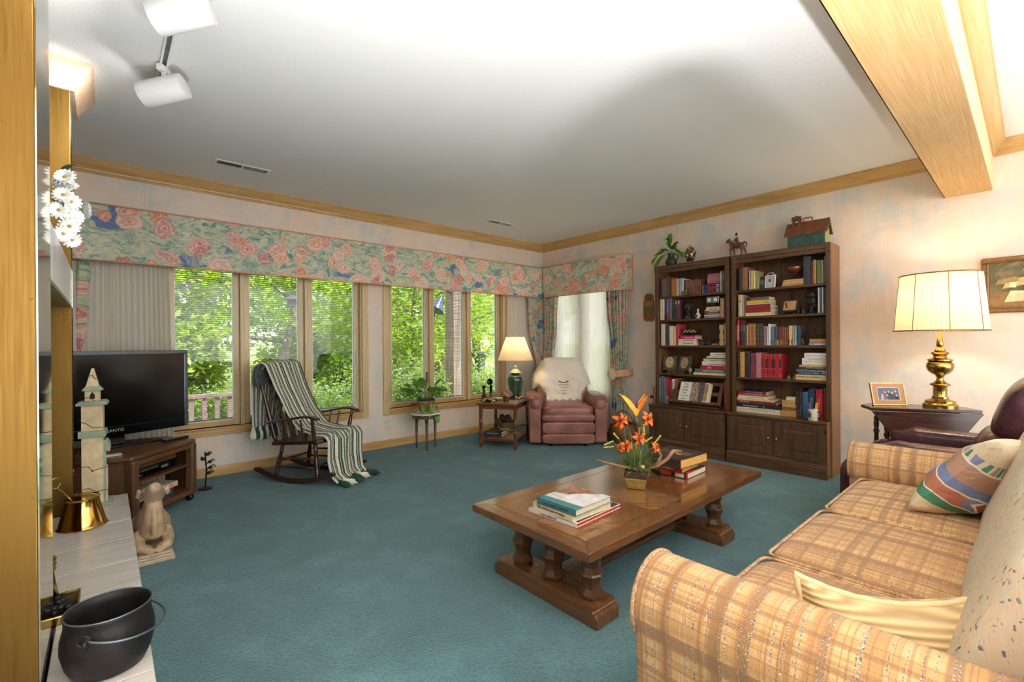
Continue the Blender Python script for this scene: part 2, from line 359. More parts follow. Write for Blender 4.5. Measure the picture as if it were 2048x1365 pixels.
def marble_mat():
    n = N('streaked_marble'); v = n.coord(); a = n.noise(n.map(v, (9, 9, 1.2)), 2., 5, .65, 1.)
    return n.done(n.bsdf(n.ramp(a, [(.3, rgb(186, 190, 200)), (.5, rgb(214, 212, 216)), (.7, rgb(228, 222, 222))]), .25))
MARBLE = marble_mat()
WALNUT_Z = wood((66, 44, 29), (94, 65, 43), (122, 87, 58), 'z', 1., .36, 'walnut_z', .1)
WALNUT_Y = wood((66, 44, 29), (94, 65, 43), (122, 87, 58), 'y', 1., .36, 'walnut_y', .1)
SIDE_Z = wood((112, 74, 42), (138, 96, 58), (156, 112, 70), 'z', 1., .42, 'bookcase_side')
TABLE_X = wood((92, 56, 30), (120, 76, 42), (146, 98, 58), 'x', 1.2, .17, 'table_oak_x', .8)
TABLE_Y = wood((92, 56, 30), (120, 76, 42), (146, 98, 58), 'y', 1.2, .22, 'table_oak_y', .5)
TABLE_Z = wood((70, 42, 24), (96, 60, 36), (118, 76, 46), 'z', 1.2, .3, 'table_oak_z', .3)
TABLE_D1 = None
def diag_wood(name, ang, a=(100, 62, 34), b=(128, 82, 46), c=(152, 104, 62)):
    n = N(name); v = n.map(n.coord(), (1, 1, 1), (0, 0, ang)); m = n.map(v, (1.4, 16, 14)); f = n.noise(m, 1.6, 5, .6, 1.1); g = n.noise(n.map(v, (8, 95, 80)), 1.5, 3)
    col = n.mix(n.math('MULTIPLY', g, .3), n.ramp(f, [(.28, rgb(*a)), (.5, rgb(*b)), (.74, rgb(*c))]), rgb(70, 40, 20))
    return n.done(n.bsdf(col, .17, 0, n.bump(g, .12, .002), Coat_Weight=.8, Coat_Roughness=.15))
TABLE_DA = diag_wood('veneer_a', .75, (116, 74, 42), (146, 98, 58), (170, 120, 76)); TABLE_DB = diag_wood('veneer_b', -.75)
CHERRY_X = wood((98, 48, 28), (126, 66, 40), (150, 86, 54), 'x', 1.4, .28, 'cherry_x', .3)
CHERRY_Z = wood((86, 46, 28), (112, 62, 38), (134, 80, 50), 'z', 1.4, .32, 'cherry_z', .2)
ROCK = wood((44, 26, 18), (62, 36, 25), (86, 52, 36), 'z', 1.5, .3, 'rocker_walnut', .3)
MAHOG = wood((52, 28, 22), (72, 42, 32), (94, 58, 42), 'x', 1.4, .25, 'mahogany', .4)
TVWOOD_X = wood((86, 54, 32), (112, 74, 46), (134, 92, 60), 'x', 1.5, .35, 'tv_oak_x', .2)
TVWOOD_Z = wood((84, 58, 38), (104, 74, 50), (124, 90, 62), 'z', 1.5, .4, 'tv_oak_z', .1)
def leaf_mat(name, a, b, c, tr=.4, rough=.45, scale=14, lit=None):
    n = N(name); v = n.coord(); f = n.noise(v, scale, 2)
    col = n.ramp(f, [(.3, rgb(*a)), (.5, rgb(*b)), (.7, rgb(*c))])
    t = n.nd('ShaderNodeBsdfTranslucent'); n.put(t.inputs[0], lit and n.mix(.7, col, rgb(*lit)) or col)
    return n.done(mixsh(n, tr, n.bsdf(col, rough), t.outputs[0]))
LEAF_IN = leaf_mat('pothos_leaf', (70, 130, 44), (108, 166, 62), (156, 200, 96), .35, .35, 20)
LEAF_DK = leaf_mat('glossy_leaf', (58, 116, 34), (92, 154, 48), (146, 190, 84), .3, .3, 20)
# ================================================================ ROOM
struct(B().box(-1.35, -3.6, -.12, XW+.15, YW+.15, 0).build('floor', CARPET))
struct(B().box(-1.35, -3.6, H, XW+.15, YW+.25, H+.12).build('ceiling', CEIL))
struct(B().box(-1.35, -3.6, 0, -1.2, YW, H).build('wall_left', WALLP))
W1 = (.385, 2.085); W2 = (2.40, 4.08); WZ0, WZ1 = .43, 2.12; W3 = (3.58, 4.56)
b = B()
b.box(-1.35, YW, 0, XW+.15, YW+.15, WZ0).box(-1.35, YW, WZ1, XW+.15, YW+.15, H)
b.box(-1.35, YW, WZ0, W1[0], YW+.15, WZ1).box(W1[1], YW, WZ0, W2[0], YW+.15, WZ1).box(W2[1], YW, WZ0, XW+.15, YW+.15, WZ1)
struct(b.build('wall_back', WALLP))
b = B()
b.box(XW, -3.6, 0, XW+.15, W3[0], H).box(XW, W3[1], 0, XW+.15, YW, H).box(XW, W3[0], 0, XW+.15, W3[1], WZ0).box(XW, W3[0], WZ1, XW+.15, W3[1], H)
struct(b.build('wall_right', WALLP))
# beam clad in grasscloth panels
beam = struct(B().box(-1.2, .194, 2.262, XW, .45, H).build('ceiling_beam', PEACH))
xs = [-1.2, -.3, .53, 1.37, 2.215, 3.055, 4.04, XW]
for x0, x1 in zip(xs, xs[1:]):
    B().box(x0+.0008, .196, 2.2585, x1-.0008, .4536, 2.2625).build('panel', GRASS_CLOTH, beam)
    B().box(x0+.0008, .4495, 2.2585, x1-.0008, .4535, H-.001).build('panel', GRASS_CLOTH, beam)
# crown mouldings (profile: distance from wall, height)
CR = [(0, H), (.066, H), (.066, H-.012), (.058, H-.018), (.05, H-.03), (.032, H-.058), (.018, H-.074), (.016, H-.084), (.01, H-.088), (.01, H-.104), (0, H-.104)]
def crown_x(name, x0, x1, yw, sgn, m):   # runs along x, against wall at y=yw, projecting sgn*y; mitred ends by profile offset
    n = len(CR); vs = [(x0[0]+x0[1]*d, yw+sgn*d, z) for d, z in CR]+[(x1[0]+x1[1]*d, yw+sgn*d, z) for d, z in CR]
    fs = [(i, (i+1) % n, n+(i+1) % n, n+i) for i in range(n)]+[tuple(range(n))[::-1], tuple(range(n, 2*n))]
    return B().add(vs, fs).build(name, m)
def crown_y(name, y0, y1, xw, sgn, m):
    n = len(CR); vs = [(xw+sgn*d, y0[0]+y0[1]*d, z) for d, z in CR]+[(xw+sgn*d, y1[0]+y1[1]*d, z) for d, z in CR]
    fs = [(i, (i+1) % n, n+(i+1) % n, n+i) for i in range(n)]+[tuple(range(n))[::-1], tuple(range(n, 2*n))]
    return B().add(vs, fs).build(name, m)
struct(crown_x('trim_1', (-1.2, 0), (XW, -1), YW, -1, OAK_X))
struct(crown_y('trim_2', (.453, 0), (YW, -1), XW, -1, OAK_Y))
struct(crown_x('trim_3', (-1.2, 0), (XW, -1), .194, -1, OAK_X))
struct(crown_y('trim_4', (-3.6, 0), (.194, -1), XW, -1, OAK_Y))
BBP = [(0, 0), (.016, 0), (.016, .068), (.011, .078), (.004, .084), (0, .084)]
struct(B().prism([(YW-d, z) for d, z in BBP], -1.2, XW, 'x').build('baseboard_back', OAK_X))
struct(B().prism([(XW-d, z) for d, z in BBP], -3.6, YW-.016, 'y').build('baseboard_right', OAK_Y))
# ------------------------------------------------------------- windows
def window(name, w0, w1, nsash, axis, wall):
    """axis 'x': runs along x in the wall y=wall; axis 'y': along y in the wall x=wall. d = depth outward"""
    def bx(b, u0, d0, z0, u1, d1, z1):
        if axis == 'x': return b.box(u0, wall+d0, z0, u1, wall+d1, z1)
        return b.box(wall+d0, u0, z0, wall+d1, u1, z1)
    OX = OAK_X if axis == 'x' else OAK_Y
    win = bpy.data.objects.new(name, None); C.objects.link(win); struct(win)
    z0, z1 = WZ0, WZ1; cw = .07
    b = B(); bx(b, w0-cw, -.022, z0-cw, w0, 0, z1+cw); b.build('casing', OAK_Z, win, bevel=.006)
    b = B(); bx(b, w1, -.022, z0-cw, w1+cw, 0, z1+cw); b.build('casing', OAK_Z, win, bevel=.006)
    b = B(); bx(b, w0, -.022, z0-cw, w1, 0, z0-.012); bx(b, w0, -.03, z0-.045, w1, -.02, z0-.02); b.build('casing', OX, win, bevel=.005)
    b = B(); bx(b, w0-.02, -.03, z0-.014, w1+.02, .15, z0); b.build('sill', OX, win, bevel=.004)
    b = B(); bx(b, w0, 0, z0, w0+.014, .15, z1); bx(b, w1-.014, 0, z0, w1, .15, z1); bx(b, w0, 0, z1-.014, w1, .15, z1); b.build('jamb', OAK_Z, win)
    mul = .034; sw = (w1-w0-.028-(nsash-1)*mul)/nsash
    for k in range(nsash):
        u0 = w0+.014+k*(sw+mul); u1 = u0+sw
        if k < nsash-1:
            b = B(); bx(b, u1, .012, z0, u1+mul, .14, z1-.014); b.build('mullion', OAK_Z, win, bevel=.004)
        st = .046; f0, f1 = .045, .095
        b = B(); bx(b, u0, f0, z0, u0+st, f1, z1-.014); bx(b, u1-st, f0, z0, u1, f1, z1-.014); sash = b.build('sash', OAK_Z, win, bevel=.003)
        b = B(); bx(b, u0+st, f0, z0, u1-st, f1, z0+.05); bx(b, u0+st, f0, z1-.06, u1-st, f1, z1-.014); b.build('rail', OX, sash, bevel=.003)
        g0, g1 = u0+st, u1-st; gz0, gz1 = z0+.05, z1-.06
        b = B(); e = .007
        bx(b, g0, f0+.004, gz0, g0+e, f1-.004, gz1); bx(b, g1-e, f0+.004, gz0, g1, f1-.004, gz1); bx(b, g0+e, f0+.004, gz0, g1-e, f1-.004, gz0+e)
        b.build('glazing_bead', VINYL, sash)
        b = B(); bx(b, g0+e, .062, gz0+e, g1-e, .065, gz1); b.build('pane', GLASS, sash)
        b = B(); zz = gz0+.012; hw = .0085
        while zz < gz1-.01:
            zt = random.uniform(-.0007, .0007)
            tl2 = .0016; vs = [(g0+e+.002, .080-hw, zz+zt+tl2), (g1-e-.002, .080-hw, zz+zt+tl2), (g1-e-.002, .080+hw, zz+zt-tl2), (g0+e+.002, .080+hw, zz+zt-tl2)]; vs += [(p[0], p[1], p[2]+.0007) for p in vs]; b.add([(p[0], wall+p[1], p[2]) if axis == 'x' else (wall+p[1], p[0], p[2]) for p in vs], [(3, 2, 1, 0), (4, 5, 6, 7), (0, 1, 5, 4), (1, 2, 6, 5), (2, 3, 7, 6), (3, 0, 4, 7)]); zz += .0188
        for q in (.2, .8): bx(b, g0+(g1-g0)*q-.0008, .0792, gz0, g0+(g1-g0)*q+.0008, .0808, gz1)
        bx(b, g0+e, .073, gz0+e, g1-e, .086, gz0+e+.009)
        tag(b.build('blind', SLAT, sash), kind='stuff')
    return win
SLAT = plain((120, 116, 124), .5, 0, .02, 10, 'blind_slat_backlit')  # pale slats given a darker colour for being backlit
w1 = window('window_1', W1[0], W1[1], 3, 'x', YW)
w2 = window('window_2', W2[0], W2[1], 3, 'x', YW)
w3 = window('window_3', W3[0], W3[1], 2, 'y', XW)
# crank handle and lock on the first sash of window 2
b = B().box(2.70, YW-.012, .446, 2.79, YW+.03, .462).tube([(2.73, YW-.008, .462), (2.75, YW-.03, .472), (2.81, YW-.035, .476)], .006, 6); b.build('crank', plain((132, 104, 70), .4, .6, name='bronze'), w2)
b = B().box(2.905, YW+.03, .70, 2.925, YW+.05, .82); b.build('latch', plain((132, 104, 70), .4, .6), w2)
b = B().box(2.04, YW+.03, 1.0, 2.05, YW+.05, 1.1); b.build('latch', plain((226, 226, 220), .4, .1), w1)
# ------------------------------------------------------------- valance (upholstered cornice box) + welt
def cornice(name, label, pts, cap=None):
    t = thing(name, label, 'valance')
    return t
VZ0, VZ1, VD = 1.803, 2.238, .16
yv, xv = YW-VD, XW-VD
va = thing('window_valance', 'long floral upholstered valance box above the two garden windows', 'valance', (1.9, YW, VZ0))
vb = thing('window_valance', 'short floral valance box over the sheer corner window beside the bookcases', 'valance', (XW, 3.95, VZ0))
o1, o2 = Vector((1.9, YW, VZ0)), Vector((XW, 3.95, VZ0))
def shifted(b, o): b.v = [tuple(Vector(p)-o) for p in b.v]; return b
FA = FLORAL.copy(); FB = FLORAL
def loc_mat(m, o):   # keep the print continuous: move the object coordinates back to room coordinates
    m = m.copy(); nt = m.node_tree
    tc = [q for q in nt.nodes if q.type == 'TEX_COORD'][0]; mp = nt.nodes.new('ShaderNodeMapping'); mp.inputs['Location'].default_value = o
    tos = [l.to_socket for l in tc.outputs['Object'].links]
    nt.links.new(tc.outputs['Object'], mp.inputs[0])
    for s_ in tos: nt.links.new(mp.outputs[0], s_)
    return m
shifted(B().box(-.9, yv, VZ0, xv, yv+.02, VZ1).box(-.9, yv+.02, VZ1-.02, xv+.14, YW, VZ1), o1).build('board', loc_mat(FLORAL, o1), va, bevel=.006)
shifted(B().box(xv, 3.26, VZ0, xv+.02, yv, VZ1).box(xv+.02, 3.26, VZ0, XW, 3.28, VZ1).box(xv+.02, 3.28, VZ1-.02, XW, yv, VZ1), o2).build('board', loc_mat(FLORAL, o2), vb, bevel=.006)
WELT = plain((224, 170, 138), .8, var=.04, name='peach_welt')
for z in (VZ0+.004, VZ1-.004):
    shifted(B().tube([(-.9, yv-.003, z), (xv-.004, yv-.003, z)], .0065, 8), o1).build('welt', WELT, va, smooth=True)
    shifted(B().tube([(xv-.003, yv-.01, z), (xv-.003, 3.257, z), (XW, 3.257, z)], .0065, 8), o2).build('welt', WELT, vb, smooth=True)
shifted(B().tube([(XW-.004, 3.256, VZ0), (XW-.004, 3.256, VZ1)], .006, 8), o2).build('welt', WELT, vb, smooth=True)
# ------------------------------------------------------------- curtains
def curtain(name, label, cat, axis, base, prof, folds, amp, m, zb, zt, nu=None, nv=30, group=None, thick=.002, seed=1, hard=1.):
    """prof(v) -> (s0, s1) span along the wall at v (0 top .. 1 bottom)"""
    rnd = random.Random(seed); ph = [rnd.uniform(0, 6.3) for _ in range(6)]; nu = nu or folds*8+1
    c0 = prof(0); oc = (c0[0]+c0[1])/2; ox, oy = (oc, base) if axis == 'x' else (base, oc)
    def P(u, v):
        s0, s1 = prof(v); t = u+.035*math.sin(2*PI*u*2+ph[0])+.02*math.sin(2*PI*u*3.3+ph[1])*(1-v*.3); t = min(max(t, 0), 1)
        s = s0+(s1-s0)*t; w = (s1-s0)/max(1e-4, c0[1]-c0[0]); a = amp*(.45+.55*min(1.3, w**.5))
        f = math.sin(2*PI*folds*u+ph[2]+.5*math.sin(v*3+ph[3])+.7*math.sin(2*PI*u*1.7+ph[4])); f = math.copysign(abs(f)**hard, f)
        d = a*f*(.75+.25*math.sin(7*u+ph[5]))
        z = zt+(zb-zt)*v
        return (s-ox, base+d-oy, z-zb) if axis == 'x' else (base+d-ox, s-oy, z-zb)
    o = B().grid(P, nu, nv).build(name, m, smooth=True, solid=thick)
    o.location = (ox, oy, zb); return tag(o, label, cat, group)
def lin(pts):
    def f(v):
        for (a, p0, p1), (b_, q0, q1) in zip(pts, pts[1:]):
            if v <= b_:
                t = (v-a)/(b_-a); t = t*t*(3-2*t); return (p0+(q0-p0)*t, p1+(q1-p1)*t)
        return pts[-1][1:]
    return f
ZT = VZ1-.05
curtain('sheer_curtain', 'white sheer curtain behind the television at the garden window', 'curtain', 'x', YW-.075, lin([(0, -.55, .40), (1, -.60, .43)]), 34, .012, SHEER, .02, ZT, seed=3, thick=0)
curtain('sheer_curtain', 'white sheer curtain behind the green ginger jar lamp', 'curtain', 'x', YW-.075, lin([(0, 4.09, 4.68), (1, 4.04, 4.72)]), 18, .012, SHEER, .02, ZT, seed=4, thick=0)
curtain('sheer_curtain', 'white sheer curtain behind the rose leather recliner', 'curtain', 'y', XW-.07, lin([(0, 3.40, 4.72), (1, 3.36, 4.72)]), 40, .012, SHEER, .02, ZT, seed=5, thick=0)
def dm(o): o.data.materials[0] = loc_mat(DRAPE, o.location); return o
# left drape, mostly behind the brass column; corner pair; right drape with tie-back
dm(curtain('floral_drape', 'floral drape swept back beside the brass fireplace column', 'curtain', 'x', YW-.118, lin([(0, -.62, -.035), (.36, -.70, -.075), (.62, -.75, -.17), (.7, -.74, -.19), (1, -.72, -.12)]), 9, .026, DRAPE, .02, ZT, seed=6, hard=.8))
dm(curtain('floral_drape', 'floral drape in the room corner hanging left of the corner seam', 'curtain', 'x', YW-.125, lin([(0, 4.38, 4.72), (.35, 4.44, 4.735), (.66, 4.60, 4.74), (1, 4.56, 4.74)]), 7, .022, DRAPE, .02, ZT, seed=7, hard=.8))
dm(curtain('floral_drape', 'floral drape in the room corner hanging right of the corner seam', 'curtain', 'y', XW-.125, lin([(0, 4.37, 4.70), (.35, 4.42, 4.70), (.66, 4.51, 4.70), (1, 4.48, 4.70)]), 7, .022, DRAPE, .02, ZT, seed=8, hard=.8))
dm(curtain('floral_drape', 'floral drape gathered in a peach tieback next to the left bookcase', 'curtain', 'y', XW-.105, lin([(0, 3.245, 3.60), (.25, 3.26, 3.575), (.55, 3.29, 3.50), (.655, 3.325, 3.475), (.70, 3.325, 3.475), (.85, 3.285, 3.50), (1, 3.27, 3.53)]), 8, .03, DRAPE, .02, ZT, seed=9, hard=.8))
t = thing('curtain_tieback', 'peach fabric tieback with a coiled rosette around the floral drape', 'tieback', (XW-.1, 3.39, .71))
TIE = plain((222, 168, 134), .75, var=.05, name='peach_satin', bump=.1)
def tb(u, v):
    a = -PI*.95+u*PI*1.25; return (-.055*math.sin(-a)-.012+.0*v, .115*math.cos(a)*-1, .02+.085*v+.012*math.sin(u*5))
B().grid(lambda u, v: (.10-.19*math.sin(PI*min(1, u*1.15))**.6, -.125+.255*u, .02+.085*v-.02*u+.02*(1-u)), 24, 5).build('band', TIE, t, smooth=True, solid=.006)
RO = plain((226, 208, 176), .7, var=.05, name='rosette')
b = B()
for k in range(5):
    pts = []
    for i in range(14): a = i*2*PI/13+k*.7; r = .012+.0135*k+.003*math.sin(3*a); pts.append((-.085-.018*(4-k)*.35, .055+r*math.cos(a)*.95, .06+r*math.sin(a)))
    b.tube(pts, .0085, 6)
b.build('rosette', RO, t, smooth=True)
# ================================================================ FIREPLACE (brass clad piers, header, hearth)
HZ = .30; CX = -.123
fp = thing('fireplace_surround', 'brass-clad fireplace surround with two piers and a streaked marble header', 'fireplace', (-.5, 2.6, 0))
fo = Vector((-.5, 2.6, 0))
def fpart(b, name, m, **k): return shifted(b, fo).build(name, m, fp, **k)
fpart(B().box(-1.2, 1.62, 0, CX-.0035, 1.985, H), 'pier', BRASS_PANEL, bevel=.003)
fpart(B().box(CX-.003, 1.624, 0, CX, 1.982, H), 'polished_return', BRASS_MIRROR)
fpart(B().box(-1.2, 3.26, HZ, CX-.0035, 3.65, H), 'pier', BRASS_PANEL, bevel=.003)
fpart(B().box(CX-.003, 3.264, HZ, CX, 3.647, H), 'polished_return', BRASS_MIRROR)
fpart(B().box(-.62, 1.985, 1.37, -.128, 3.26, 1.565), 'header', MARBLE, bevel=.003)
fpart(B().box(-.62, 1.99, 1.362, -.126, 3.258, 1.3695).box(-.134, 1.99, 1.3695, -.1265, 3.258, 1.376), 'header_trim', plain((92, 104, 98), .3, .3, name='slate_trim'))
fpart(B().box(-1.2, 1.985, HZ, -.95, 3.26, H), 'firebox_wall', plain((150, 128, 84), .45, .7, name='dull_brass'))
cf = B(); n_ = len(CR)
CRF = [(d*1.35, H-(H-z)*1.28) for d, z in CR]
def ring(f): return [f(d, z) for d, z in CRF]
vs = ring(lambda d, z: (-1.2, 3.26-d, z))+ring(lambda d, z: (CX+d, 3.26-d, z))+ring(lambda d, z: (CX+d, 3.65, z))
fs = []
for k in range(2): fs += [(k*n_+i, k*n_+(i+1) % n_, (k+1)*n_+(i+1) % n_, (k+1)*n_+i) for i in range(n_)]
fs += [tuple(range(n_))[::-1], tuple(2*n_+i for i in range(n_))]
fpart(cf.add(vs, fs), 'crown', PALE_X)
he = thing('hearth', 'raised hearth bench clad in pale travertine tiles', 'hearth', (-.4, 2.4, 0))
ho = Vector((-.4, 2.4, 0))
shifted(B().box(-1.19, -.4, 0, .088, 1.615, HZ-.012).box(-.12, 1.615, 0, .088, 1.99, HZ-.012).box(-.945, 1.99, 0, .088, 3.255, HZ-.012).box(-.12, 3.255, 0, .088, 3.502, HZ-.012), ho).build('core', plain((150, 142, 134), .8, name='mortar'), he)
ty = [3.51, 3.255, 2.985, 2.70, 2.415, 2.13, 1.845, 1.56, 1.275, .99, .70, .41, .12, -.2]
for a, c_ in zip(ty, ty[1:]):
    for x0, x1 in ((-.118 if (a > 3.27 or c_ < 1.99) else -.52, .094), (-.94, -.5225)):
        if x0 < -.6 and (a > 3.27 or c_ < 1.99): continue
        shifted(B().box(x0, c_+.0012, HZ-.014, x1, a-.0012, HZ+random.uniform(-.0006, .0006)), ho).build('tile', TRAV, he, bevel=.0015, seg=1)
    shifted(B().box(.086, c_+.0012, .002, .0935, a-.0012, HZ-.016), ho).build('tile', TRAV, he, bevel=.001, seg=1)
shifted(B().box(-.118, 3.503, .002, .0935, 3.51, HZ-.016), ho).build('tile', TRAV, he)
# ------------------------------------------------------------- ceiling vents and track lights
for i, (x0, x1, y, lb) in enumerate(((.645, 1.035, 4.215, 'white slotted ceiling vent near the valance left end'), (3.37, 3.735, 4.215, 'white slotted ceiling vent near the room corner'))):
    t = thing('ceiling_vent', lb, 'vent', ((x0+x1)/2, y, H), group='ceiling vents'); hx = (x1-x0)/2
    b = B().box(-hx, -.055, -.006, hx, -.036, 0).box(-hx, .036, -.006, hx, .055, 0).box(-hx, -.036, -.006, -hx+.02, .036, 0).box(hx-.02, -.036, -.006, hx, .036, 0).box(-.008, -.036, -.006, .008, .036, 0)
    b.build('frame', WHITE, t, bevel=.0015)
    B().box(-hx+.02, -.036, -.0025, hx-.02, .036, -.0015).build('duct', plain((70, 70, 68), .8), t)
    b = B(); x = -hx+.026
    while x < hx-.03:
        if abs(x) > .016: b.at(x, 0, -.004, 0, .6 if x < 0 else -.6, 0).box(-.0006, -.036, -.006, .0006, .036, .004); b.at()
        x += .0125
    tag(b.build('louvre', plain((196, 196, 192), .5, 0, .02), t), kind='stuff')
tr = thing('track_rail', 'white track light rail on the ceiling near the fireplace', 'track rail', (.232, 2.1, H))
B().box(-.018, -1.6, -.02, -.009, .99, 0).box(.009, -1.6, -.02, .018, .99, 0).box(-.018, .985, -.02, .018, .992, 0).build('rail', WHITE, tr)
B().box(-.009, -1.6, -.006, .009, .985, 0).build('channel', plain((120, 122, 124), .5, .4), tr)
EMIT = N('lamp_face'); _e = EMIT.nd('ShaderNodeEmission'); _e.inputs[0].default_value = (1, .97, .92, 1); _e.inputs[1].default_value = 14; EMIT = EMIT.done(_e.outputs[0])
def track_head(y, label, ang, tilt):
    t = thing('track_light', label, 'track light', (.232, y, H-.02), ang, 'track lights on the ceiling rail')
    B().box(-.016, -.035, -.028, .016, .035, .002).build('adapter', WHITE, t, bevel=.003)
    B().tube([(0, 0, -.02), (0, 0, -.075)], .012, 10).build('stem', WHITE, t, smooth='auto')
    b = B().at(0, 0, -.118, 0, tilt, 0); prof = [(.052, -.105), (.058, -.103), (.061, -.09), (.061, .09), (.059, .104), (.056, .106)]
    b.M = b.M @ Matrix.Rotation(PI/2, 4, 'Y'); b.lathe(prof+[(.053, .104), (.05, -.06), (0, -.065)], 28).build('can', WHITE, t, smooth='auto')
    b = B().at(0, 0, -.118, 0, tilt, 0); b.M = b.M @ Matrix.Rotation(PI/2, 4, 'Y'); b.lathe([(0, .098), (.0525, .098)], 24).build('lens', EMIT, t)
    L = bpy.data.lights.new('track_lamp', 'SPOT'); L.energy = 22; L.spot_size = R(110); L.spot_blend = .8; L.shadow_soft_size = .05; L.color = (1, .95, .88)
    o = bpy.data.objects.new('track_lamp', L); C.objects.link(o); o.parent = t
    ax = Vector((math.cos(tilt), 0, -math.sin(tilt))); o.location = Vector((0, 0, -.118))+ax*.115; o.rotation_euler = ax.to_track_quat('-Z', 'Y').to_euler()
track_head(2.93, 'white cylindrical track light head, the lower one in full view', PI-.62, .28)
track_head(2.20, 'white cylindrical track light head cut off by the top edge', PI-.62, .28)
track_head(1.0, 'white cylindrical track light head behind the camera end of the rail', PI-.62, .28)
# ================================================================ COFFEE TABLE
ct = thing('coffee_table', 'long low dark oak trestle coffee table on six turned legs', 'coffee table', (2.205, 1.49, 0))
hx, hy = .835, .371; bw = .085
B().box(-hx+.002, -hy+.002, .324, hx-.002, hy-.002, .3575).build('core', TABLE_X, ct, bevel=.004)
B().prism([(-hx, -hy), (hx, -hy), (hx-bw, -hy+bw), (-hx+bw, -hy+bw)], .323, .36).build('border_board', TABLE_X, ct, bevel=.004)
B().prism([(-hx, hy), (-hx+bw, hy-bw), (hx-bw, hy-bw), (hx, hy)], .323, .36).build('border_board', TABLE_X, ct, bevel=.004)
B().prism([(-hx, -hy), (-hx+bw, -hy+bw), (-hx+bw, hy-bw), (-hx, hy)], .323, .36).build('border_board', TABLE_Y, ct, bevel=.004)
B().prism([(hx, -hy), (hx, hy), (hx-bw, hy-bw), (hx-bw, -hy+bw)], .323, .36).build('border_board', TABLE_Y, ct, bevel=.004)
ix, iy = hx-bw, hy-bw
for x0, x1 in ((-ix, -ix/3), (-ix/3, ix/3), (ix/3, ix)):
    cx = (x0+x1)/2; e = .0008
    B().prism([(x0+e, -iy+e), (cx, -iy+e), (cx, 0), (x0+e, 0)], .3575, .3597).build('veneer_panel', TABLE_DA, ct)
    B().prism([(cx, -iy+e), (x1-e, -iy+e), (x1-e, 0), (cx, 0)], .3575, .3597).build('veneer_panel', TABLE_DB, ct)
    B().prism([(x0+e, 0), (cx, 0), (cx, iy-e), (x0+e, iy-e)], .3575, .3597).build('veneer_panel', TABLE_DB, ct)
    B().prism([(cx, 0), (x1-e, 0), (x1-e, iy-e), (cx, iy-e)], .3575, .3597).build('veneer_panel', TABLE_DA, ct)
legp = [(.047, .082), (.05, .09), (.05, .10), (.04, .125), (.04, .145), (.05, .176), (.056, .182), (.05, .19), (.041, .215), (.041, .235), (.05, .262), (.057, .268), (.05, .276), (.042, .295), (.048, .318), (.048, .325)]
for fx in (-.655, .485):
    b = B().prism([(-.325, 0), (.325, 0), (.325, .045), (.315, .058), (.30, .064), (.30, .082), (-.30, .082), (-.30, .064), (-.315, .058), (-.325, .045)], fx-.075, fx+.075, 'x'); b.build('foot_rail', TABLE_Y, ct, bevel=.006)
    for ly in (-.235, -.015, .195):
        b = B().lathe(legp, 8); b.build('leg', TABLE_Z, ct, bevel=.002).location = (fx, ly, 0)
B().box(-.58, -.07, .055, .41, .055, .082).box(-.58, -.055, .04, .41, .04, .055).build('stretcher', TABLE_X, ct, bevel=.005)
# ================================================================ SOFA
so = thing('sofa', 'three-seat rolled-arm sofa in tan and brown plaid tweed', 'sofa', (0, 0, 0))
B().box(.99, -.36, .03, 3.1, .55, .30).build('base', PLAID, so, bevel=.02)
def seat(x0, x1, nm='seat_cushion'):
    def bulge(p):
        x, y, z = p; u = (x-(x0+x1)/2)/((x1-x0)/2); w = (y-.33)/.28
        return (x, y, z+(.022*(1-u*u)*(1-w*w) if z > .36 else 0))
    b = B().blob(((x0+x1)/2, .335, .372), ((x1-x0)/2-.002, .268, .086), .28, .22, 44, 18, bulge)
    o = b.build(nm, PLAID_S, so, smooth=True)
    for zz in (.448, .296):
        y1 = .335+.262; r = .03; xa, xb = x0+.008, x1-.008
        pts = [(xa, .09, zz), (xa, y1-r, zz), (xa+r*.3, y1-r*.3, zz), (xa+r, y1, zz), (xb-r, y1, zz), (xb-r*.3, y1-r*.3, zz), (xb, y1-r, zz), (xb, .09, zz)]
        B().tube(pts, .0055, 6).build('welt', PLAID, o, smooth=True)
seat(1.155, 1.650); seat(1.655, 2.285); seat(2.29, 2.95)
def arm(xc, sgn):
    """sgn +1: the outside faces -x"""
    prof = [(sgn*-.085, .03)]; r = .105; zc = .505
    for k in range(19):
        a = R(205-k*13.2); prof.append((sgn*r*1.04*math.cos(a), zc+r*1.08*math.sin(a)))
    prof += [(sgn*.085, .40), (sgn*.085, .03)]
    if sgn < 0: prof = prof[::-1]
    pr = [(xc+x, z) for x, z in prof]
    o = B().prism(pr, -.34, .655, 'y').build('arm', PLAID, so, smooth='auto', bevel=.014, seg=3)
    b = B().tube([(xc+x*1.0, .652, z) for x, z in (prof if sgn > 0 else prof[::-1])[1:-2]], .006, 6); b.build('welt', PLAID, o, smooth=True)
    b = B().box(xc-.095, -.34, .03, xc+.095, .635, .38); b.build('arm_panel', PLAID, o, bevel=.02)
arm(1.07, 1); arm(3.045, -1)
B().prism([(.07, .28), (.03, .5), (-.06, .76), (-.12, .83), (-.24, .84), (-.34, .76), (-.38, .03), (.05, .03)], 1.0, 3.1, 'x').build('back_frame', PLAID, so, bevel=.03, seg=3)
for x0, x1 in ((1.165, 1.66), (1.66, 2.285), (2.285, 2.95)):
    def tilt(p): x, y, z = p; return (x, y-.36*(z-.46), z)
    B().blob(((x0+x1)/2, .045, .645), ((x1-x0)/2-.002, .105, .225), .45, .3, 36, 20, tilt).build('back_cushion', PLAID_B, so, smooth=True)
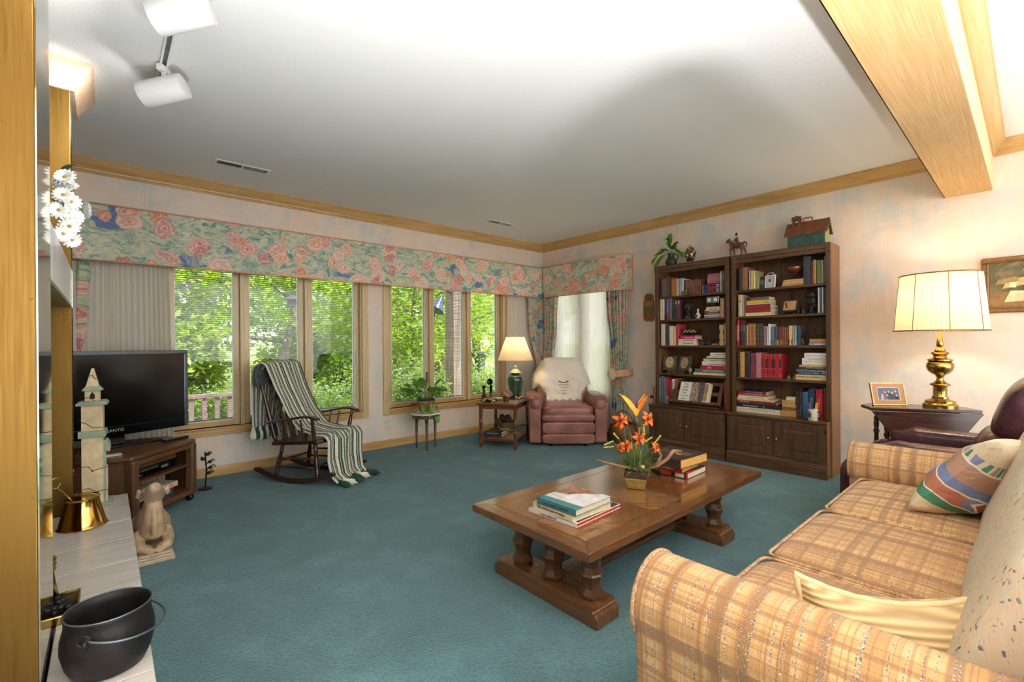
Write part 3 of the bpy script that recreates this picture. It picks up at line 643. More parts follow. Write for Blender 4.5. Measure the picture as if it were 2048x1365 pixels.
# throw pillows (each a thing of its own)
def pillow(name, label, cat, m, loc, rot, w, h, t, pipe=None, sag=0):
    def P(s, u, v):
        x, y = 2*u-1, 2*v-1; k = (1-abs(x)**2.6)*(1-abs(y)**2.6); px = x*(1-.07*(1-abs(y)**2)*0-.06*(abs(y)**2)*(1-abs(x))); 
        ex = 1-.085*(1-y*y)*abs(x)**2; ey = 1-.085*(1-x*x)*abs(y)**2
        cr = .10*math.sin(5*x+2*y)*k+.06*math.sin(9*y-3*x)*k
        return (x*w/2*ex, y*h/2*ey-sag*(1-x*x)*(y+1)/2, s*t/2*(max(k, 0)**.5)*(1+cr*(1 if s > 0 else 2.2)))
    b = B().grid(lambda u, v: P(1, u, v), 29, 25); b.grid(lambda u, v: P(-1, 1-u, v), 29, 25)
    t_ = thing(name, label, cat, loc); t_.rotation_euler = rot
    b.build('cover', m, t_, smooth=True)
    if pipe:
        pts = []
        for i in range(24): pts.append(P(0, i/24, 0))
        for i in range(24): pts.append(P(0, 1, i/24))
        for i in range(24): pts.append(P(0, 1-i/24, 1))
        for i in range(25): pts.append(P(0, 0, 1-i/24))
        B().tube(pts, [.0075*(1+.18*math.sin(i*2.2)) for i in range(len(pts))], 8).build('piping', pipe, t_, smooth=True)
    return t_
def cord_mat():
    n = N('corduroy'); v = n.coord(); x, y, z = n.sep(v); s = n.math('SINE', n.math('MULTIPLY', y, 480.))
    c = n.mix(n.math('MULTIPLY_ADD', s, .5, .5), rgb(160, 126, 74), rgb(218, 190, 138)); c = n.mix(n.math('MULTIPLY', n.noise(v, 9, 2), .35), c, rgb(212, 188, 140))
    return n.done(n.bsdf(c, .85, 0, n.bump(s, .6, .004), Sheen_Weight=.3))
pillow('throw_pillow', 'cream corduroy pillow with rope piping leaning inside the near sofa arm', 'pillow', cord_mat(), (1.29, .20, .505), (R(84), R(3), R(-47)), .42, .25, .21, plain((224, 200, 152), .8, var=.05, name='cream_piping', bump=.2), sag=.035)
def stripe_mat():
    n = N('striped_print'); v = n.coord(); x, y, z = n.sep(v); w = n.noise(v, 7, 2); q = n.math('ADD', n.math('MULTIPLY_ADD', y, 2.55, .5), n.math('MULTIPLY', n.math('SUBTRACT', w, .5), .12))
    cr, sg, bl, wh, ru = rgb(222, 206, 176), rgb(74, 142, 112), rgb(124, 140, 180), rgb(240, 232, 216), rgb(188, 120, 98); tp = rgb(186, 148, 130)
    c = n.ramp(q, [(0, cr), (.17, sg), (.265, wh), (.28, ru), (.42, wh), (.435, bl), (.525, tp), (.70, wh), (.715, cr)], 'CONSTANT')
    fx = n.math('FRACT', n.math('MULTIPLY', x, 26.)); bars = n.ramp(fx, [(0, sg), (.3, cr), (.45, bl), (.6, tp), (.8, cr)], 'CONSTANT')
    inb = n.math('MULTIPLY', n.math('GREATER_THAN', q, .72), n.math('LESS_THAN', q, .80)); c = n.mix(inb, c, bars)
    dd = n.math('ADD', n.math('ABSOLUTE', n.math('SUBTRACT', x, .10)), n.math('MULTIPLY', n.math('ABSOLUTE', n.math('SUBTRACT', q, .36)), .55))
    band = n.math('MULTIPLY', n.math('GREATER_THAN', q, .28), n.math('LESS_THAN', q, .42))
    c = n.mix(n.math('MULTIPLY', band, n.math('LESS_THAN', dd, .075)), c, bl); c = n.mix(n.math('MULTIPLY', band, n.math('LESS_THAN', dd, .045)), c, wh); c = n.mix(n.math('MULTIPLY', band, n.math('LESS_THAN', dd, .03)), c, rgb(170, 92, 72))
    return n.done(n.bsdf(c, .6, 0, n.bump(n.noise(v, 14, 3, .6, 1.5), .35, .02)))
pillow('throw_pillow', 'striped pillow in sage, blue and rust at the far sofa corner', 'pillow', stripe_mat(), (2.60, .135, .62), (R(50), R(-6), R(160)), .46, .42, .18)
# ================================================================ ROSE LEATHER RECLINER with throw
rc = thing('recliner', 'rose-brown leather recliner with a cream throw over its back', 'recliner', (3.89, 3.46, 0), R(-41.3))
for s in (-1, 1):
    a = B().prism([(s*.30, .035), (s*.435, .035), (s*.445, .47), (s*.435, .50), (s*.30, .50)][::s], .0, .80, 'y').build('arm', LEATHER, rc, bevel=.02, seg=3)
    B().blob((s*.365, .375, .475), (.098, .40, .085), .45, .6, 30, 16, lambda p: (p[0], p[1], p[2]+.012*math.sin(p[1]*46+p[0]*30)*(1 if p[1] < .12 else .15))).build('arm_pad', LEATHER, a, smooth=True)
B().box(-.29, .03, .06, .29, .75, .30).build('base', LEATHER, rc, bevel=.01)
B().blob((0, .27, .365), (.297, .32, .078), .4, .35, 36, 16, lambda p: (p[0], p[1], p[2]+.025*math.cos(p[0]*4)*(p[2] > .36))).build('seat_cushion', LEATHER, rc, smooth=True)
B().blob((0, -.005, .325), (.296, .055, .045), .5, .3, 30, 14).build('seat_front', LEATHER, rc, smooth=True)
B().blob((0, -.002, .212), (.295, .045, .068), .35, .2, 36, 14).build('footrest_panel', LEATHER, rc, smooth=True)
B().blob((0, .0, .09), (.295, .045, .058), .35, .2, 36, 14).build('footrest_panel', LEATHER, rc, smooth=True)
def btilt(p): return (p[0]*(1-.12*max(0, p[2]-.6)), p[1]+.30*(p[2]-.45), p[2])
B().blob((0, .56, .64), (.31, .125, .285), .5, .4, 36, 22, btilt).build('backrest', LEATHER, rc, smooth=True)
for s in (-1, 1): B().lathe([(.018, 0), (.022, .02), (.016, .04)], 10).build('foot', BLACK, rc).location = (s*.2, .03, 0)
B().box(-.462, .28, .16, -.447, .40, .20).cbox(-.456, .30, .12, .012, .03, .14).build('lever', BLACK, rc, bevel=.004)
THROW = N('cream_throw'); _v = THROW.coord(); _w = THROW.vor(_v, 120, 'F1'); _z = THROW.noise(_v, 14, 3)
THROW = THROW.done(THROW.bsdf(THROW.mix(_z, rgb(234, 222, 202), rgb(244, 236, 222)), .9, 0, THROW.bump(THROW.math('ADD', _w, _z), .4, .006), Sheen_Weight=.2))
th = thing('throw_blanket', 'cream cotton throw with a stitched wreath draped over the rose recliner', 'throw', (3.89, 3.46, .43), R(-41.3))
path = [(0, .405, .455), (.10, .43, .51), (.25, .45, .62), (.40, .485, .74), (.52, .53, .85), (.60, .575, .92), (.66, .64, .958), (.72, .72, .955), (.78, .80, .90), (.88, .825, .78), (1, .835, .62)]
def tw(v): return .205+.02*v+.20*min(1, max(0, (v-.12)/.34))**1.2
def TP(u, v):
    for p, q in zip(path, path[1:]):
        if v <= q[0]: k = (v-p[0])/(q[0]-p[0]); y = p[1]+(q[1]-p[1])*k; z = p[2]+(q[2]-p[2])*k; break
    x = (2*u-1)*tw(v); e0 = max(0, abs(x)-.19); ed = e0*e0/(e0+.09)
    top = max(0, 1-abs(v-.66)/.35)
    z -= ed*(.55+.9*top)+.10*max(0, abs(x)-.1)**1.5*top; y += ed*(1.0 if v < .66 else 1.3)*(1-abs(v-.66)/.7)-(.022*max(0, 1-abs(v-.42)/.3) if v < .72 else 0)+.02*math.sin(9*x+5*v)*(1-top); x = math.copysign(abs(x)-ed*.42, x)
    f = .012*math.sin(22*u+3*math.sin(4*v))*(1-top)+.006*math.sin(40*v+11*u)
    return (x, y-.012+f*.8-.014*(1-top), z-.43+.018+(.012*math.sin(30*u) if v < .03 else 0))
B().grid(TP, 61, 56).build('cloth', THROW, th, smooth=True, solid=.006)
b = B()
for k in range(61):
    for vv, dz in ((0, -.022),):
        p = Vector(TP(k/60, vv)); b.tube([p, p+Vector((random.uniform(-.008, .008), -.006, dz))], .002, 4)
for s in (0, 1):
    for k in range(46):
        p = Vector(TP(s, k/46)); b.tube([p, p+Vector((.01*(2*s-1), random.uniform(-.012, .004), -.026))], .0022, 4)
tag(b.build('fringe', THROW, th), kind='stuff')
ST = plain((92, 78, 62), .8, name='stitching'); b = B()
for k in range(15):
    a = -.9+1.8*k/14; u = .5+.105*math.sin(a); v = .30+.055*(1-math.cos(a)); p = Vector(TP(u, v))+Vector((0, -.008, 0)); b.blob(p, (.011, .004, .006), 1, 1, 6, 4)
for r_, (hw, nn) in enumerate(((.17, 9), (.16, 8), (.11, 6), (.09, 5))):
    for k in range(nn):
        u = .5-hw/2*1.1+hw*1.1*k/(nn-1); p = Vector(TP(u, .265-.045*r_))+Vector((0, -.008, 0))
        b.tube([p+Vector((-.009, 0, -.003)), p+Vector((-.003, 0, .006)), p+Vector((.002, 0, -.004)), p+Vector((.009, 0, .003))], .0016, 4)
b.build('embroidery', ST, th)
# ================================================================ BURGUNDY RECLINER (behind the sofa arm)
br = thing('recliner', 'burgundy leather recliner with a puffy pillow back by the brass lamp', 'recliner', (3.64, .70, 0), PI)
# local: +y is towards the back of the chair, x to the sitter's right as seen from the front
for s in (-1, 1):
    a = B().blob((s*.315, .36, .26), (.10, .43, .245), .35, .35, 30, 16).build('arm', BURGUNDY, br, smooth=True)
    B().blob((s*.315, .42, .525), (.098, .36, .07), .6, .5, 34, 16, lambda p: (p[0], p[1], p[2]+.01*math.sin(p[1]*40)*(p[1] < .2))).build('arm_pad', BURGUNDY, a, smooth=True)
B().box(-.24, .02, .06, .24, .72, .3).build('base', BURGUNDY, br, bevel=.02)
B().blob((0, .34, .40), (.225, .36, .10), .5, .4, 30, 16).build('seat_cushion', BURGUNDY, br, smooth=True)
B().blob((0, -.02, .24), (.22, .06, .20), .5, .4, 30, 16).build('footrest', BURGUNDY, br, smooth=True)
def rt(p): return (p[0], p[1]+.32*(p[2]-.5), p[2])
B().blob((0, .60, .80), (.315, .13, .185), .75, .55, 36, 20, rt).build('head_pillow', BURGUNDY, br, smooth=True)
B().blob((0, .57, .585), (.30, .125, .12), .7, .5, 36, 16, rt).build('lumbar_pillow', BURGUNDY, br, smooth=True)
B().blob((0, .74, .55), (.33, .10, .42), .5, .4, 30, 18, rt).build('backrest', BURGUNDY, br, smooth=True)
# ================================================================ ROCKING CHAIR with crocheted afghan
CA, CB_ = (1.36, 4.19), -57
rk = thing('rocking_chair', 'dark wood spindle rocking chair by the garden window', 'rocking chair', (CA[0], CA[1], 0), R(CB_))
# local: +x forwards, +y is the far side
def rail(y0, y1):
    vs = []; fs = []; n = 22
    for i in range(n):
        u = i/(n-1); x = -.43+.82*u; z = .0+.085*((2*u-1)**2)+.012*u; y = y0+(y1-y0)*u
        for dy, dz in ((-.014, 0), (.014, 0), (.014, .042), (-.014, .042)): vs.append((x, y+dy, z+dz*(1 if 0 < i < n-1 else .5)))
    for i in range(n-1): fs += [(i*4+k, i*4+(k+1) % 4, i*4+4+(k+1) % 4, i*4+4+k) for k in range(4)]
    fs += [(0, 1, 2, 3)[::-1], tuple((n-1)*4+k for k in range(4))]
    return B().add(vs, fs).build('rocker', ROCK, rk, bevel=.004)
rail(-.195, -.22); rail(.195, .22)
def turned(p0, p1, r, nm, parent=None, beads=True, m=None):
    p0, p1 = Vector(p0), Vector(p1); pts = []; rad = []
    prof = [(0, .75), (.06, .9), (.1, 1.25), (.13, .8), (.16, 1.2), (.2, .85), (.38, 1.25), (.55, 1.05), (.78, .75), (.82, 1.15), (.85, .75), (.9, 1.0), (1, .8)] if beads else [(0, .7), (.5, 1.15), (1, .7)]
    for t, k in prof: pts.append(p0+(p1-p0)*t); rad.append(r*k)
    return B().tube(pts, rad, 10).build(nm, m or ROCK, parent or rk, smooth=True)
def sz(x): return .325+.09*(x+.2)      # seat slopes up to the front
for y0, y1, x in ((-.20, -.17, -.19), (.20, .17, -.19)): turned((x-.02, y0, .045), (x+.03, y1, sz(x)-.015), .017, 'leg')
for y0, y1, x in ((-.215, -.19, .20), (.215, .19, .20)): turned((x+.02, y0, .04), (x-.02, y1, sz(x)-.015), .018, 'leg')
for s in (-1, 1):
    turned((-.20, s*.195, .13), (.21, s*.21, .145), .009, 'stretcher', beads=False); turned((-.19, s*.19, .20), (.20, s*.205, .215), .009, 'stretcher', beads=False)
turned((.21, -.205, .16), (.21, .205, .16), .010, 'stretcher', beads=False); turned((-.19, -.19, .17), (-.19, .19, .17), .010, 'stretcher', beads=False)
b = B().prism([(-.25, -.205), (.24, -.245), (.27, -.20), (.27, .20), (.24, .245), (-.25, .205)], 0, .032); b.M = Matrix()
st = b.build('seat', ROCK, rk, bevel=.010, seg=3); st.location = (0, 0, sz(0)-.016); st.rotation_euler = (0, -.09, 0)
BT = Vector((-.37, 0, .985))
for s in (-1, 1):
    turned((-.215, s*.185, sz(-.215)), (-.36, s*.215, .90), .0165, 'back_post')
for y in (-.10, -.05, 0, .05, .10): turned((-.215, y, sz(-.215)), (-.352, y*1.15, .86), .008, 'spindle')
# crest rail with scrolled ears
cr_ = [(-.275, .84), (-.262, .80), (-.235, .825), (-.19, .83), (-.1, .835), (0, .838), (.1, .835), (.19, .83), (.235, .825), (.262, .80), (.275, .84), (.28, .90), (.268, .95), (.235, .965), (.19, .945), (.1, .965), (0, .972), (-.1, .965), (-.19, .945), (-.235, .965), (-.268, .95), (-.28, .90)]
b = B().prism(cr_, -.012, .012, 'x'); b.v = [(x-.335-.14*(z-.84)-.9*(y*y-.05)*.2, y, z) for x, y, z in b.v]
b.build('crest_rail', plain((70, 72, 76), .35, var=.1, name='crest_paint'), rk, bevel=.004)
for s in (-1, 1):
    b = B(); pts = [(-.27, s*.20, .50), (-.1, s*.245, .535), (.1, s*.265, .56), (.23, s*.27, .575), (.27, s*.27, .57)]
    for p, q in zip(pts, pts[1:]): pass
    n = 12; vs = []; fs = []
    for i in range(n+1):
        u = i/n; x = -.285+.555*u; y = s*(.20+.07*min(1, u*1.7)); z = .50+.075*min(1, u*1.3)+(.0 if u < .9 else -.02*(u-.9)*10); w = .016+.014*u
        for dy, dz in ((-w, -.009), (w, -.009), (w, .009), (-w, .009)): vs.append((x, y+dy, z+dz))
    for i in range(n): fs += [(i*4+k, i*4+(k+1) % 4, i*4+4+(k+1) % 4, i*4+4+k) for k in range(4)]
    fs += [(3, 2, 1, 0), tuple(n*4+k for k in range(4))]
    am = b.add(vs, fs).build('arm', ROCK, rk, bevel=.006)
    turned((.20, s*.225, sz(.2)), (.215, s*.27, .565), .015, 'arm_post')
    for x in (-.10, -.01, .08): turned((x, s*.205, sz(x)), (x+.01, s*.255, .545), .0085, 'arm_spindle')
# afghan: strip over the back, down to the seat and off the front
def afghan_mat():
    n = N('crochet_afghan'); uv = n.coord('UV'); u, v, _ = n.sep(uv)
    zig = n.math('MULTIPLY', n.math('SUBTRACT', n.math('PINGPONG', n.math('MULTIPLY', v, 64.), .5), .25), .012)
    q = n.math('FRACT', n.math('MULTIPLY', n.math('ADD', u, zig), 4.5))
    gr, wh, dk = rgb(22, 76, 52), rgb(238, 230, 210), rgb(34, 54, 60)
    c = n.ramp(q, [(0, wh), (.20, gr), (.31, wh), (.35, gr), (.50, wh), (.70, dk), (.80, wh), (.84, gr), (.97, wh)], 'CONSTANT')
    h = n.math('SINE', n.math('MULTIPLY', v, 400.)); h2 = n.math('SINE', n.math('MULTIPLY', u, 150.)); kn = n.noise(n.coord(), 120, 2)
    return n.done(n.bsdf(n.mix(n.math('MULTIPLY', kn, .2), c, n.mix(.5, c, rgb(20, 30, 26))), .95, 0, n.bump(n.math('ADD', n.math('MULTIPLY', h, h2), kn), .7, .006), Sheen_Weight=.2))
AFG = afghan_mat()
af = thing('afghan', 'green and white striped crochet afghan draped over the rocking chair', 'blanket', (CA[0], CA[1], 0), R(CB_))
ap = [(0, -.445, .0, .44), (.10, -.44, .0, .62), (.24, -.425, 0, .86), (.28, -.415, 0, .96), (.305, -.372, 0, .998), (.33, -.325, .0, .975), (.45, -.24, .01, .76), (.58, -.13, .02, .55), (.66, -.02, .03, .425), (.74, .14, .03, .39), (.80, .265, .02, .395), (.825, .298, .02, .365), (.90, .315, .0, .21), (.97, .34, -.0, .075), (1, .40, -.01, .035)]
ahw = [(0, .15, -.03), (.28, .215, .0), (.33, .21, .0), (.5, .19, 0), (.66, .20, .0), (.8, .235, .01), (.9, .225, .0), (1, .20, 0)]
def itp(tab, v):
    for p, q in zip(tab, tab[1:]):
        if v <= q[0]: k = (v-p[0])/(q[0]-p[0]); return [a+(c-a)*k for a, c in zip(p[1:], q[1:])]
    return tab[-1][1:]
def AP(u, v):
    x, yc, z = itp(ap, v); w, off = itp(ahw, v); y = yc+off+(2*u-1)*w
    g = .010*math.sin(11*u+4*v)+.005*math.sin(23*u-7*v); bk = .012
    if v < .3: return (x-g*.8-.018, y, z)
    if v < .62: return (x+g+.020+.0*(1-(2*u-1)**2), y, z+.012+.012*math.sin(PI*u))
    if v < .82: return (x+.012, y, z+.014+abs(g))
    return (x+g*1.4+.018, y, z)
B().grid(AP, 49, 120).build('blanket', AFG, af, smooth=True, solid=.010)
WY, GY, DY = plain((230, 224, 208), .95, name='white_yarn', bump=.3), plain((28, 78, 52), .95, name='green_yarn', bump=.3), plain((48, 60, 64), .95, name='slate_yarn', bump=.3)
def tassel(p, L, m, lean=(0, 0)):
    b = B(); p = Vector(p)
    d = Vector((lean[0], lean[1], -1)).normalized()
    b.tube([p, p+d*.018, p+d*.03, p+d*(.03+L*.4), p+d*(.03+L*.85), p+d*(.03+L)], [.008, .016, .012, .024, .026, .014], 9)
    for k in range(7):
        a = k*.9; o = Vector((.019*math.cos(a), .019*math.sin(a), 0)); b.tube([p+d*.03+o*.4, p+d*(.03+L*.5)+o*1.15, p+d*(.035+L)+o*random.uniform(.7, 1.3)], [.006, .0075, .004], 5)
    return b.build('tassel', m, af, smooth=True)
for k in range(9):
    u = (k+.5)/9; p = Vector(AP(u, 0)); tassel(p+Vector((-.005, 0, .01)), random.uniform(.075, .095), (WY, GY, WY, DY)[k % 4], (random.uniform(-.1, .1), random.uniform(-.1, .1)))
for k in range(8):
    u = (k+.5)/8; p = Vector(AP(u, 1)); tassel(p+Vector((-.01, 0, .015)), .075, (GY, WY, GY, DY)[k % 4], (3.2, random.uniform(-1.3, 1.3)))
# ================================================================ helpers for small things
def sculpt(b, name, m, parent=None, vox=.006, smooth=2):
    o = b.build(name, m, parent, smooth=True); q = o.modifiers.new('remesh', 'REMESH'); q.mode = 'VOXEL'; q.voxel_size = vox; q.use_smooth_shade = True
    if smooth: q = o.modifiers.new('smooth', 'SMOOTH'); q.iterations = smooth; q.factor = .5
    return o
def leaf_mesh(name, m, w=.5, fold=.12, heart=True, tip=.25):
    """unit-length leaf along +y, folded along the midrib"""
    pr = [(0, .06 if heart else 0), (.5*w, -.06 if heart else .12), (w, .18), (w*.95, .42), (w*.6, .72), (.0, 1.)]
    vs = []; mid = [(0, .06, 0), (0, .2, -.01), (0, .45, .01), (0, .72, 0), (0, 1, -tip)]
    L = [(0.30*w, -.04, fold*.4), (.92*w*.5+.04, .12, fold), (.5*w, .4, fold), (.33*w, .7, fold*.5)]
    vs = mid+[(x, y, z) for x, y, z in L]+[(-x, y, z) for x, y, z in L]
    fs = []
    for o, fl in ((5, 0), (9, 1)):
        q = [(0, o, o+1, 1), (1, o+1, o+2, 2), (2, o+2, o+3, 3), (3, o+3, 4)]
        fs += [f if fl else f[::-1] for f in q]
    me = bpy.data.meshes.new(name); me.from_pydata(vs, [], fs); me.materials.append(m); me.polygons.foreach_set('use_smooth', [True]*len(me.polygons)); return me
def place(me, name, parent, loc, d, up=(0, 0, 1), s=1., roll=0):
    o = bpy.data.objects.new(name, me); C.objects.link(o); o.parent = parent
    y = Vector(d).normalized(); z = Vector(up); x = y.cross(z)
    if x.length < 1e-3: x = Vector((1, 0, 0))
    x.normalize(); z = x.cross(y); M = Matrix((x, y, z)).transposed().to_4x4() @ Matrix.Rotation(roll, 4, 'Y')
    o.matrix_local = Matrix.Translation(loc) @ M @ Matrix.Scale(s, 4); return o
def arc(p0, p1, sag, n=8, out=(0, 0, 1)):
    p0, p1, out = Vector(p0), Vector(p1), Vector(out); return [p0.lerp(p1, k/n)+out*sag*4*(k/n)*(1-k/n) for k in range(n+1)]
# ================================================================ END TABLE by the window with lamp, telephone, posy
E1, E2 = Vector((.53, -.848, 0)), Vector((.848, .53, 0)); TC = Vector((3.469, 4.06, 0)); TA = math.atan2(-.848, .53)
def tl(x, y, z): return TC+E1*x+E2*y+Vector((0, 0, z))
et = thing('end_table', 'square cherry end table with bamboo-turned legs and a lower shelf', 'side table', TC, TA)
tw_, td_ = .235, .30
B().box(-tw_, -td_, .478, tw_, -td_+.05, .50).box(-tw_, td_-.05, .478, tw_, td_, .50).build('top_frame', CHERRY_X, et, bevel=.004)
B().box(-tw_, -td_+.05, .478, -tw_+.05, td_-.05, .50).box(tw_-.05, -td_+.05, .478, tw_, td_-.05, .50).build('top_frame', CHERRY_Z, et, bevel=.004)
B().box(-tw_+.05, -td_+.05, .48, tw_-.05, td_-.05, .494).build('top_inset', plain((196, 190, 182), .08, name='glass_inset', var=.04), et)
ap_ = .20, .262
for a in ((-ap_[0], -ap_[1]-.009, ap_[0], -ap_[1]+.009), (-ap_[0], ap_[1]-.009, ap_[0], ap_[1]+.009)): B().box(a[0], a[1], .432, a[2], a[3], .479).build('apron', CHERRY_X, et)
for a in ((-ap_[0]-.009, -ap_[1], -ap_[0]+.009, ap_[1]), (ap_[0]-.009, -ap_[1], ap_[0]+.009, ap_[1])): B().box(a[0], a[1], .432, a[2], a[3], .479).build('apron', CHERRY_X, et)
lp = [(.013, 0), (.019, .02), (.015, .04), (.018, .055), (.02, .06), (.018, .065), (.017, .1), (.018, .15), (.022, .156), (.018, .162), (.023, .17), (.017, .178), (.0165, .22), (.018, .255), (.022, .262), (.018, .268), (.023, .276), (.017, .284), (.017, .33), (.018, .36), (.022, .366), (.018, .372), (.02, .38), (.02, .479)]
for sx in (-1, 1):
    for sy in (-1, 1): B().lathe(lp, 14).build('leg', CHERRY_Z, et, smooth='auto').location = (sx*ap_[0], sy*ap_[1], 0)
sh = B().box(-ap_[0]+.012, -ap_[1]-.008, .078, ap_[0]-.012, -ap_[1]+.05, .098).box(-ap_[0]+.012, ap_[1]-.05, .078, ap_[0]-.012, ap_[1]+.008, .098).box(-ap_[0]-.004, -ap_[1]+.02, .0785, -ap_[0]+.05, ap_[1]-.02, .0975).box(ap_[0]-.05, -ap_[1]+.02, .0785, ap_[0]+.004, ap_[1]-.02, .0975).build('shelf', CHERRY_X, et, bevel=.003)
B().box(-ap_[0]+.05, -ap_[1]+.05, .08, ap_[0]-.05, ap_[1]-.05, .094).build('shelf_panel', plain((176, 140, 104), .4, name='cane_panel', bump=.3), sh)
# books on the lower shelf, bowl of cones
def flat_book(name, label, loc, rz, L, W, T, cover, pages=(222, 206, 172), group=None, spine='-x', cat='book'):
    """lying book; local: spine along y at x=0, pages towards +x"""
    t = B().box(0, -L/2, 0, .006, L/2, T).box(0, -L/2, 0, W, L/2, .0025).box(0, -L/2, T-.0025, W, L/2, T).build(name, cover, bevel=.0015, seg=1)
    t.location = loc; t.rotation_euler = (0, 0, rz); tag(t, label, cat, group)
    B().box(.004, -L/2+.004, .0024, W-.005, L/2-.004, T-.0024).build('pages', plain(pages, .9, var=.06, scale=60, name='pages'), t)
    return t
cv = lambda *c, r=.5: plain(c, r, var=.04, name='cover')
k1 = flat_book('book', 'dark grey hardcover under another on the end table lower shelf', tl(-.10, -.155, .098), TA+PI/2, .215, .26, .028, cv(52, 54, 58), group='books on the end table shelf')
k2 = flat_book('book', 'black hardcover with white lettering below the bowl of pine cones', tl(-.10, -.15, .126), TA+PI/2-.05, .205, .25, .03, cv(40, 40, 42), group='books on the end table shelf')
WL = plain((214, 208, 196), .6, var=.02, name='lettering'); GOLD = plain((196, 164, 96), .35, .6, var=.05, name='gilt'); DKL = plain((40, 36, 34), .6, var=.02, name='dark_lettering')
b = B()
for i in range(9): b.box(-.0008, .06-.016*i, .011, .0004, .07-.016*i, .019)
tag(b.build('title', WL, k2), kind='stuff')
bw_ = thing('bowl', 'footed carved bowl heaped with pine cones under the end table', 'bowl', tl(.0, .0, .157))
B().lathe([(.062, 0), (.066, .006), (.06, .012), (.05, .03), (.055, .036), (.09, .06), (.128, .10), (.132, .104), (.124, .102), (.085, .066), (0, .05)], 28).build('dish', plain((150, 128, 92), .4, .3, name='carved_brass', bump=.5), bw_, smooth='auto')
def cone_mesh():
    b = B(); n = 60
    for k in range(n):
        u = k/n; a = k*2.39996; r = .026*math.sin(PI*(.12+.86*u))**.8; z = -.034+.068*u
        b.at(r*.55*math.cos(a), r*.55*math.sin(a), z, 0, -.5-.5*u, a); b.add([(0, -.006, 0), (r*.75, -.008, .002), (r*.9, 0, .006), (r*.75, .008, .002), (0, .006, 0), (r*.5, 0, .009)], [(0, 1, 5), (1, 2, 5), (2, 3, 5), (3, 4, 5), (0, 5, 4), (4, 3, 2, 1, 0)])
    b.at(); b.blob((0, 0, 0), (.015, .015, .034), 1, 1, 8, 6); return b
CONE = plain((78, 58, 46), .7, var=.2, scale=60, name='pine_cone')
cm = cone_mesh().build('pine_cone', CONE); cpos = [(-.075, .02, .12), (-.03, -.06, .12), (.04, -.05, .125), (.08, .02, .12), (.03, .06, .12), (-.04, .06, .125), (0, 0, .15), (-.05, -.01, .155), (.05, .01, .16), (0, -.035, .17), (-.01, .04, .17)]
for k, (x, y, z) in enumerate(cpos):
    o = cm if k == 0 else cm.copy()
    if k: C.objects.link(o)
    o.location = Vector(tl(0, 0, .157))+Vector((x, y, z-.015)); o.rotation_euler = (random.uniform(.8, 2), random.uniform(-1, 1), random.uniform(0, 6)); tag(o, 'brown pine cone heaped in the carved bowl under the end table', 'pine cone', 'pine cones in the footed bowl')
def ginger_jar_lamp():
    t = thing('table_lamp', 'dark green ginger jar lamp with a lit cream pleated shade', 'lamp', (3.69, 4.12, .50))
    B().lathe([(.075, 0), (.082, .006), (.082, .016), (.07, .022)], 28).build('base', plain((70, 52, 34), .35, name='lamp_base'), t, smooth='auto')
    G = N('green_glaze'); v = G.coord(); f = G.noise(G.map(v, (10, 10, 2)), 3, 4); G = G.done(G.bsdf(G.ramp(f, [(.3, rgb(28, 54, 44)), (.55, rgb(46, 78, 62)), (.75, rgb(84, 108, 84))]), .12, 0, None, Coat_Weight=.6))
    B().lathe([(.062, .022), (.064, .05), (.074, .10), (.09, .17), (.099, .215), (.094, .25), (.072, .275), (.052, .285), (.05, .30)], 32).build('jar', G, t, smooth=True)
    CE = plain((176, 178, 140), .2, var=.08, name='celadon')
    B().lathe([(.05, .30), (.07, .303), (.073, .31), (.055, .325), (.04, .345), (.02, .355), (.014, .365), (.022, .375), (.018, .388), (.008, .395)], 28).build('lid', CE, t, smooth='auto')
    B().tube([(0, 0, .39), (0, 0, .74)], .006, 8).build('stem', BRASS, t)
    shade(t, .213, .11, .456, .737, 44); bulb(t, .58, 3.)
def shade_mat(name, c):
    n = N(name); d = n.nd('ShaderNodeBsdfDiffuse'); d.inputs[0].default_value = rgb(*c); tl_ = n.nd('ShaderNodeBsdfTranslucent'); tl_.inputs[0].default_value = rgb(*c)
    return n.done(mixsh(n, .3, d.outputs[0], tl_.outputs[0]))
SHADE = shade_mat('pleated_shade', (234, 216, 180)); TRIMB = plain((128, 98, 60), .6, name='shade_trim')
def shade(t, rb, rt_, z0, z1, np_, trim=None):
    vs = []; fs = []; n = np_*2
    for z, r in ((z0, rb), (z1, rt_)):
        for i in range(n): a = 2*PI*i/n; q = r*(1 if i % 2 else .982); vs.append((q*math.cos(a), q*math.sin(a), z))
    fs = [(i, (i+1) % n, n+(i+1) % n, n+i) for i in range(n)]
    o = B().add(vs, fs).build('shade', SHADE, t)
    for z, r in ((z0, rb), (z1, rt_)):
        B().tube([(r*math.cos(2*PI*i/48), r*math.sin(2*PI*i/48), z) for i in range(49)], .0045, 6, cap=False).build('shade_band', trim or SHADE, o, smooth=True)
    B().tube([(-rt_, 0, z1-.01), (0, 0, z1-.02), (rt_, 0, z1-.01)], .003, 5).tube([(0, -rt_, z1-.01), (0, 0, z1-.02), (0, rt_, z1-.01)], .003, 5).build('spider', BRASS, o)
    return o
BULB = N('warm_bulb'); _e = BULB.nd('ShaderNodeEmission'); _e.inputs[0].default_value = (1, .78, .5, 1); _e.inputs[1].default_value = 30; BULB = BULB.done(_e.outputs[0])
